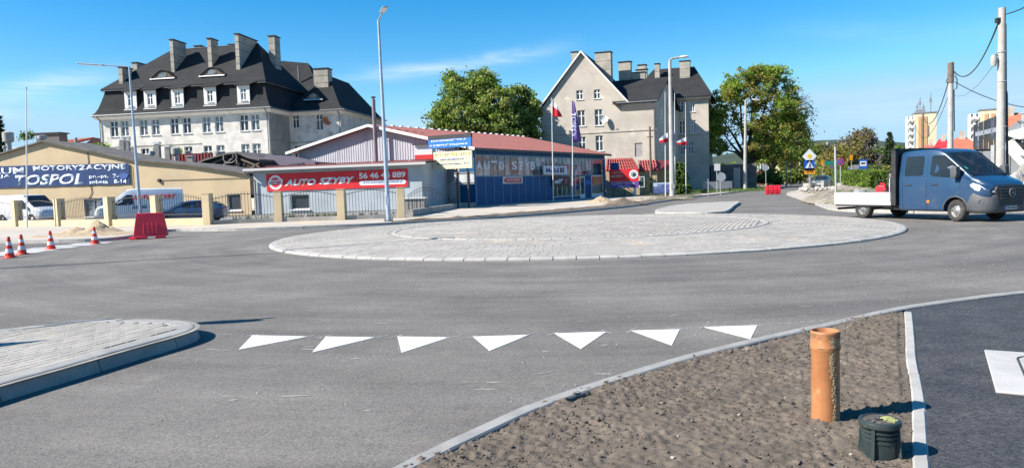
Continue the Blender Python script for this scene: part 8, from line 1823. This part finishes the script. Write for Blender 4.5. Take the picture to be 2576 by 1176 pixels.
def wood(name, label, Y, pts_px, hpx, n, leaf, mats, seed, dy=30):
    rg = np.random.default_rng(seed); xs_ = rg.uniform(pts_px[0][0], pts_px[-1][0], n); ys_ = np.interp(xs_, [p[0] for p in pts_px], [p[1] for p in pts_px]); bump_ = (vnoise(xs_ * .07, xs_ * 0, seed) - .5) * 14 + (vnoise(xs_ * .21, xs_ * 0, seed + 1) - .5) * 7
    ys_ = ys_ + bump_ + rg.random(n) ** 1.6 * hpx; Ys = Y + rg.uniform(-dy, dy, n)
    P_ = np.array([tuple(at(a, b, c)) for a, b, c in zip(xs_, ys_, Ys)]); a = rg.normal(size=(n, 3)); a /= np.linalg.norm(a, axis=1)[:, None]; b = np.cross(a, rg.normal(size=(n, 3))); b /= np.linalg.norm(b, axis=1)[:, None]; s_ = leaf * rg.uniform(.6, 1.4, n)[:, None]
    V = np.stack([P_ - a * s_, P_ + b * s_ * .7, P_ + a * s_, P_ - b * s_ * .7], 1).reshape(-1, 3); o = link(name, arrays_mesh(name, V, np.arange(n * 4).reshape(-1, 4), mats, rg.integers(0, len(mats), n))); o['kind'] = 'stuff'; o['label'] = label; return o
wood('far_wood', 'green wood closing the end of the street', 420, [(1960, 385), (2040, 378), (2100, 372), (2200, 378), (2290, 374), (2420, 385), (2700, 400)], 48, 9000, 1.5, [M['far_wood'], M['leaf_dark'], M['leaf_mid']], 7, 40)
wood('middle_wood', 'olive-brown trees massed behind the hedge', 210, [(2050, 400), (2100, 392), (2160, 385), (2230, 398), (2290, 402), (2340, 395), (2460, 400)], 46, 7000, .75, [M['leaf_olive'], M['leaf_brown'], M['leaf_mid'], M['leaf_dark']], 8, 14)
wood('left_wood', 'distant trees glimpsed between the old houses', 260, [(-900, 470), (300, 455), (700, 440), (1300, 425), (1950, 410)], 50, 7000, 1.1, [M['far_wood'], M['leaf_dark'], M['leaf_mid']], 9, 25)

# ================================================================== buildings down the street and on the right
def tower(label, px0, pxc, px1, yt, Y, floors, ctop=None):
    b = at(pxc, yt, Y); h = b.z; th_ = -math.atan2(b.x, b.y) + .10; w = (px1 - pxc) / 1860 * Y * math.cos(th_)
    t = thing('tower_block', label, 'tower block', (b.x, b.y, 0), th_, 'tower blocks on the skyline')
    mb = MB(); mb.box(0, w, 0, 8, 0, h); mb.build('front_wall', M['tower_wall'], t)
    for k in (.24, .50): mb = MB(); mb.box(w * k - w * .07, w * k + w * .07, -.25, -.02, h * .45, h - 1.5); mb.build('orange_stripe', M['tower_orange'], t)
    d = (pxc - px0) / 1860 * Y * math.cos(th_)
    mb = MB(); mb.box(-d, -.05, 2, 8, 0, h - 1); mb.build('balcony_side', M['white_clad'], t)
    for i in range(floors):
        z = h - 3.4 - i * 2.9
        if z < 3: break
        for j in range(2):
            mb = MB(); x0 = -d + .4 + j * d / 2; mb.box(x0, x0 + d / 2 - .8, .6, 1.98, z, z + 1.05); mb.build('balcony', M['white_clad'], t); mb = MB(); mb.box(x0 + .2, x0 + d / 2 - 1.0, 1.9, 1.995, z + 1.1, z + 2.3); mb.build('window', M['glass'], t)
    mb = MB(); mb.box(-.3, w + .3, -.3, 8.3, h, h + .5); mb.build('parapet', M['grey_clad'], t)
    return t, h, w
t, h, w = tower('yellowish tower block with roof antennas and patterned balconies, above the truck roof', 2283, 2301, 2353, 286, 330, 11)
mb = MB()
for x, hh in ((1.5, 5), (2.6, 7.5), (4.0, 4.5), (6.8, 9)): mb.tube([(x, 5, h), (x, 5, h + hh)], .18, 5); mb.box(x - .5, x + .5, 4.8, 5.2, h + hh * .55, h + hh * .75)
mb.box(1, 4.5, 3, 7, h + .5, h + 2); mb.build('antenna', M['grey_clad'], t)
mb = MB(); mb.box(w * .62, w * .66, -.1, -.02, h * .62, h * .8); mb.build('wall_mark', M['dark_metal'], t)
tower('pale tower block with two orange stripes, left of the tall pole', 2441, 2466, 2526, 278, 300, 11)
def house(name, label, px0, px1, yb, ye, yr, Y, wallm, roofm, dep=9, ang_=0, group=None, wins=0, hip=True, cat='house', chim=True):
    a = at(px0, yb, Y); th_ = -math.atan2(a.x, a.y) + math.radians(ang_); t = thing(name, label, cat, (a.x, a.y, 0), th_, group); w = (px1 - px0) / 1860 * Y * math.cos(th_); ze = at((px0 + px1) / 2, ye, Y).z; zr = at((px0 + px1) / 2, yr, Y + dep / 2).z
    mb = MB(); mb.box(0, w, 0, dep, 0, ze); mb.build('walls', wallm, t)
    o_ = .5; hx = min(w * .3, dep * .45) if hip else 0; r0, r1 = (hx - (0 if hip else o_), dep / 2, zr), (w - hx + (0 if hip else o_), dep / 2, zr); c = [(-o_, -o_, ze - .1), (w + o_, -o_, ze - .1), (w + o_, dep + o_, ze - .1), (-o_, dep + o_, ze - .1)]
    mb = MB(); mb.slab([c[0], c[1], r1, r0], .15); mb.slab([c[2], c[3], r0, r1], .15); mb.slab([c[1], c[2], r1], .15); mb.slab([c[3], c[0], r0], .15); rf_ = mb.build('roof', roofm, t)
    if chim: mb = MB(); mb.box(w * .4, w * .4 + .7, dep / 2 - 1, dep / 2 - .2, ze, zr + .7); mb.build('chimney', M['brick_grey'], rf_)
    n = wins
    for k in range(n):
        fl = max(1, int(ze // 3))
        for j in range(fl):
            x = (k + .5) * w / n - .5; z = ze - 2.3 - j * 3
            if z > .4: window(t, round(x, 2), round(z, 2), round(x, 2) + 1.0, round(z, 2) + 1.5, -.05, style='double', dep=-.005, sill=False)
    return t
house('street_house', 'house with a bright yellow sunlit facade far down the street behind the maple', 1962, 1993, 452, 390, 372, 175, mat('bright_yellow_wall', (0.62, 0.50, 0.26), .9), M['orange_tile'], wins=4, ang_=6, group='houses down the street')
house('street_house', 'brick-red house glimpsed under the big maple', 1900, 1940, 455, 400, 385, 150, mat('brick_red_wall', (0.36, 0.17, 0.11), .9, (0.30, 0.14, 0.09), 1, 5), M['roof'], wins=3, group='houses down the street')
house('street_house', 'tall grey house with bare poles before it, end of the left street side', 2003, 2024, 448, 395, 384, 230, mat('grey_street_wall', (0.22, 0.20, 0.185), .9), M['orange_tile'], wins=3, ang_=4, group='houses down the street')
house('street_house', 'beige gable among the trees beyond the round street sign', 2069, 2092, 420, 372, 362, 260, M['plaster'], M['roof'], wins=2, group='houses down the street')
house('street_house', 'long grey block with pale windows behind the bus stop sign', 2165, 2262, 452, 398, 392, 190, mat('grey_block', (0.25, 0.24, 0.25), .9), M['roof'], wins=8, hip=False, group='houses behind the hedge')
house('street_house', 'pale low pavilion with green shade behind the bus stop sign', 2140, 2168, 455, 424, 420, 130, M['white_clad'], M['grey_clad'], dep=5, wins=0, hip=False, chim=False, group='houses behind the hedge')
house('street_house', 'house with a vivid red hipped roof above the truck cab', 2350, 2392, 440, 378, 350, 120, M['plaster'], mat('vivid_red_roof', (0.55, 0.03, 0.04), .5), wins=2)
house('street_house', 'lower house with a brown-red roof, left of the vivid red one', 2325, 2352, 440, 378, 362, 135, M['plaster'], mat('brown_red_roof', (0.38, 0.12, 0.10), .7), wins=0)
house('street_house', 'house with an orange tiled roof between the two utility poles', 2396, 2458, 440, 374, 346, 90, M['plaster_white'], M['orange_tile'], dep=12, wins=3, ang_=4)
house('street_house', 'steep orange tiled roof rising behind the dark printed cladding', 2500, 2600, 440, 330, 287, 80, M['plaster_white'], M['orange_tile'], dep=12, wins=0, ang_=4)
for k, (x, h_p, lab) in enumerate(((2012, 330, 'first bare pole of the far left row'), (1978, 345, 'second bare pole of the far left row'), (2025, 392, 'short bare pole further down the street'), (2048, 393, 'slim pole before the blue far vehicle'))):
    Yp = (150, 118, 190, 220)[k]; b = at(x, 455, Yp); b.z = 0; pole('utility_pole', lab, b, at(x, h_p + 40, Yp), .14, .1, M['concrete_old'], 'poles down the street')
for k, (x, yh, Yp, lab) in enumerate(((2179, 401, 150, 'double-headed lamp left of the spruce'), (2263, 395, 150, 'lamp right of the spruce with a white globe head'), (2256, 375, 110, 'plain pole right of the spruce'))):
    b = at(x, 455, Yp); b.z = 0; tp = at(x, yh, Yp); t = thing('street_lamp', lab, 'street lamp', tuple(b)); mb = MB(); mb.tube([(0, 0, 0), tp - b], [.12, .08], 8); mb.build('post', M['concrete'], t)
    if k < 2:
        for s_ in (-1, 1): mb = MB(); mb.lathe([(.001, .2), (.5, .05), (.45, -.1), (.001, -.15)], 12, tuple(tp - b + Vector((s_ * 1.1 * (1 - .2 * k), 0, .1)))); mb.build('luminaire', M['white_clad'], t, smooth=True)
        mb = MB(); mb.tube([tp - b + Vector((-1, 0, .05)), tp - b + Vector((1, 0, .05))], .05, 6); mb.build('arm', M['concrete'], t)
# wooden and red fence along the pavement behind the person
a, b = at(2200, 462, 118), at(2290, 462, 108); t = thing('board_fence', 'pale board fence with red sections behind the person', 'fence', (a.x, a.y, .12), math.atan2(b.y - a.y, b.x - a.x)); L_ = math.hypot(b.x - a.x, b.y - a.y)
n = int(L_ / .3); mm = [MB().box(0, .26, 0, .04, .1, 1.5).mesh('board', q) for q in (mat('pale_boards', (0.42, 0.38, 0.33), .9), mat('red_boards', (0.42, 0.05, 0.05), .7))]
for k in range(n): link('board', mm[1] if (k // 4) % 5 in (1, 4) else mm[0], t, (k * .3, 0, 0))
t = thing('parked_truck', 'grey box truck parked beyond the bus stop sign', 'truck', tuple(at(2196, 452, 125)), .1); t.location.z = 0
mb = MB(); mb.box(-3.2, 1.3, -1.2, 1.2, .9, 3.2); mb.build('box_body', mat('slate_box', (0.12, 0.13, 0.16), .6), t, bevel=.05); mb = MB(); mb.prism_y([(1.35, .5), (3.0, .5), (3.05, 1.4), (2.6, 2.4), (1.35, 2.5)], -1.1, 1.1); mb.build('cab', M['blue_car'], t, bevel=.05)
for x in (-2.2, 2.2):
    for s_ in (-1, 1): wheel(t, x, s_ * 1.0, .45, .28)

# modern building at the right edge: dark printed cladding, grey panels, slanted white canopy and steps
FR_ = Frame(at(2448, 376, 44).x, 44, -32)
R2 = framed('modern_building', 'grey modern building with dark printed cladding and slanting white canopy, at the right edge', 'building', FR_)
def rl(x, y, yl=0): return FR_.L(x, y, yl)
q = [rl(2448, 376), rl(2512.5, 373), rl(2512.5, 289), rl(2448, 315)]
n = 5
for k in range(n):
    u0, u1 = k / n + .006, (k + 1) / n - .006; f = lambda u, i, j: (q[i][0] + (q[j][0] - q[i][0]) * u, q[i][1] + (q[j][1] - q[i][1]) * u)
    b0_, b1_, t1_, t0_ = f(u0, 0, 1), f(u1, 0, 1), f(u1, 3, 2), f(u0, 3, 2); mb = MB(); mb.prism_y([b0_, b1_, t1_, t0_], -.08, .0); mb.build('printed_panel', M['dark_clad'], R2)
mb = MB()
for k in range(9):
    u = .08 + k * .10; p = f(u, 0, 1); tt = f(u, 3, 2); z0 = p[1] + (tt[1] - p[1]) * .52; mb.box(p[0], p[0] + .12 + .04 * (k % 3), -.10, -.085, z0, z0 + .26)
mb.build('pale_print', mat('dim_print', (0.26, 0.29, 0.34), .6), R2)
x1_ = rl(2640, 400)[0]; xq = rl(2513, 400)[0]
cols = np.linspace(q[0][0], x1_, 9); zlev = [0, 1.35, 2.75]
for a, b in zip(cols[:-1], cols[1:]):
    for za, zb2 in zip(zlev[:-1], zlev[1:]): mb = MB(); mb.box(a + .02, b - .02, 0, .06, za + .03, zb2 - .02); mb.build('facade_panel', M['grey_clad'], R2)
mb = MB(); mb.box(q[0][0], x1_, .07, 8, 0, q[0][1]); mb.build('core', M['dark_metal'], R2)
mb = MB(); a, b = rl(2497, 365, -.2), rl(2497, 430, -.2); mb.box(a[0] - .09, a[0] + .09, -.25, -.1, b[1] - 1.5, a[1]); mb.build('downpipe', M['steel_dull'], R2)
z0 = rl(2535, 320, 1)[1]; xa = xq + .05; xb = x1_
mb = MB(); mb.prism_y([(xa, rl(2533, 335, .5)[1]), (xb, rl(2640, 250, .5)[1]), (xb, rl(2640, 300, .5)[1]), (xa, rl(2533, 362, .5)[1])], .3, 6); mb.build('grey_slope', M['grey_clad'], R2)
mb = MB(); mb.prism_y([(xa, rl(2535, 336)[1] - .0), (xa + 3.3, rl(2600, 296)[1]), (xa + 3.3, rl(2600, 318)[1]), (xa + .9, rl(2550, 352)[1])], -.5, .28); mb.build('white_canopy', M['white_clad'], R2)
mb = MB(); mb.box(xa + .6, xb, -.25, .2, rl(2570, 372)[1], rl(2570, 350)[1]); mb.build('dark_band', M['black'], R2)
mb = MB(); a, b = rl(2537, 362, -.6), rl(2600, 430, -.6); mb.beam((a[0], -.6, a[1]), (b[0], -.6, b[1]), .3, .65); mb.build('white_stringer', M['white_clad'], R2)
mb = MB(); a, b = rl(2565, 378, -.9), rl(2640, 372, -.9); mb.box(a[0], b[0], -.95, -.6, a[1] - .3, a[1]); mb.build('white_ledge', M['white_clad'], R2)
mb = MB(); a = rl(2572, 330, -.3); mb.box(a[0] - .05, a[0] + .05, -.35, -.25, rl(2572, 358, -.3)[1], rl(2572, 284, -.3)[1]); mb.box(a[0] - .2, a[0] + .2, -.4, -.2, rl(2572, 286, -.3)[1], rl(2572, 282, -.3)[1]); mb.build('camera_mast', M['steel_dull'], R2)
a, b = at(2533, 450, 36), at(2660, 395, 36); t = thing('handrail', 'brown sloping handrail in front of the grey modern building', 'handrail', tuple(a)); mb = MB(); mb.tube([(0, 0, 0), b - a], .07, 8); mb.build('rail', mat('brown_rail', (0.09, 0.065, 0.05), .6), t)
for u in (.15, .45, .75): mb = MB(); p = (b - a) * u; mb.tube([p, p + Vector((0, 0, -1.1))], .03, 6); mb.build('post', M['steel_dull'], t)
o = mound('stone_heap', mat('pale_rubble', (0.42, 0.40, 0.37), .95, (0.24, 0.225, 0.205), 2.5, 6, bump=1, bscale=5, bdist=.1), at(2600, 500, 33).x, 33, 2.6, 2.2, 1.5, .1, 31, n=50, sc=4, sharp=.7); tag(o, 'pale heap of broken stone behind the truck bonnet at the right edge', 'stone heap')
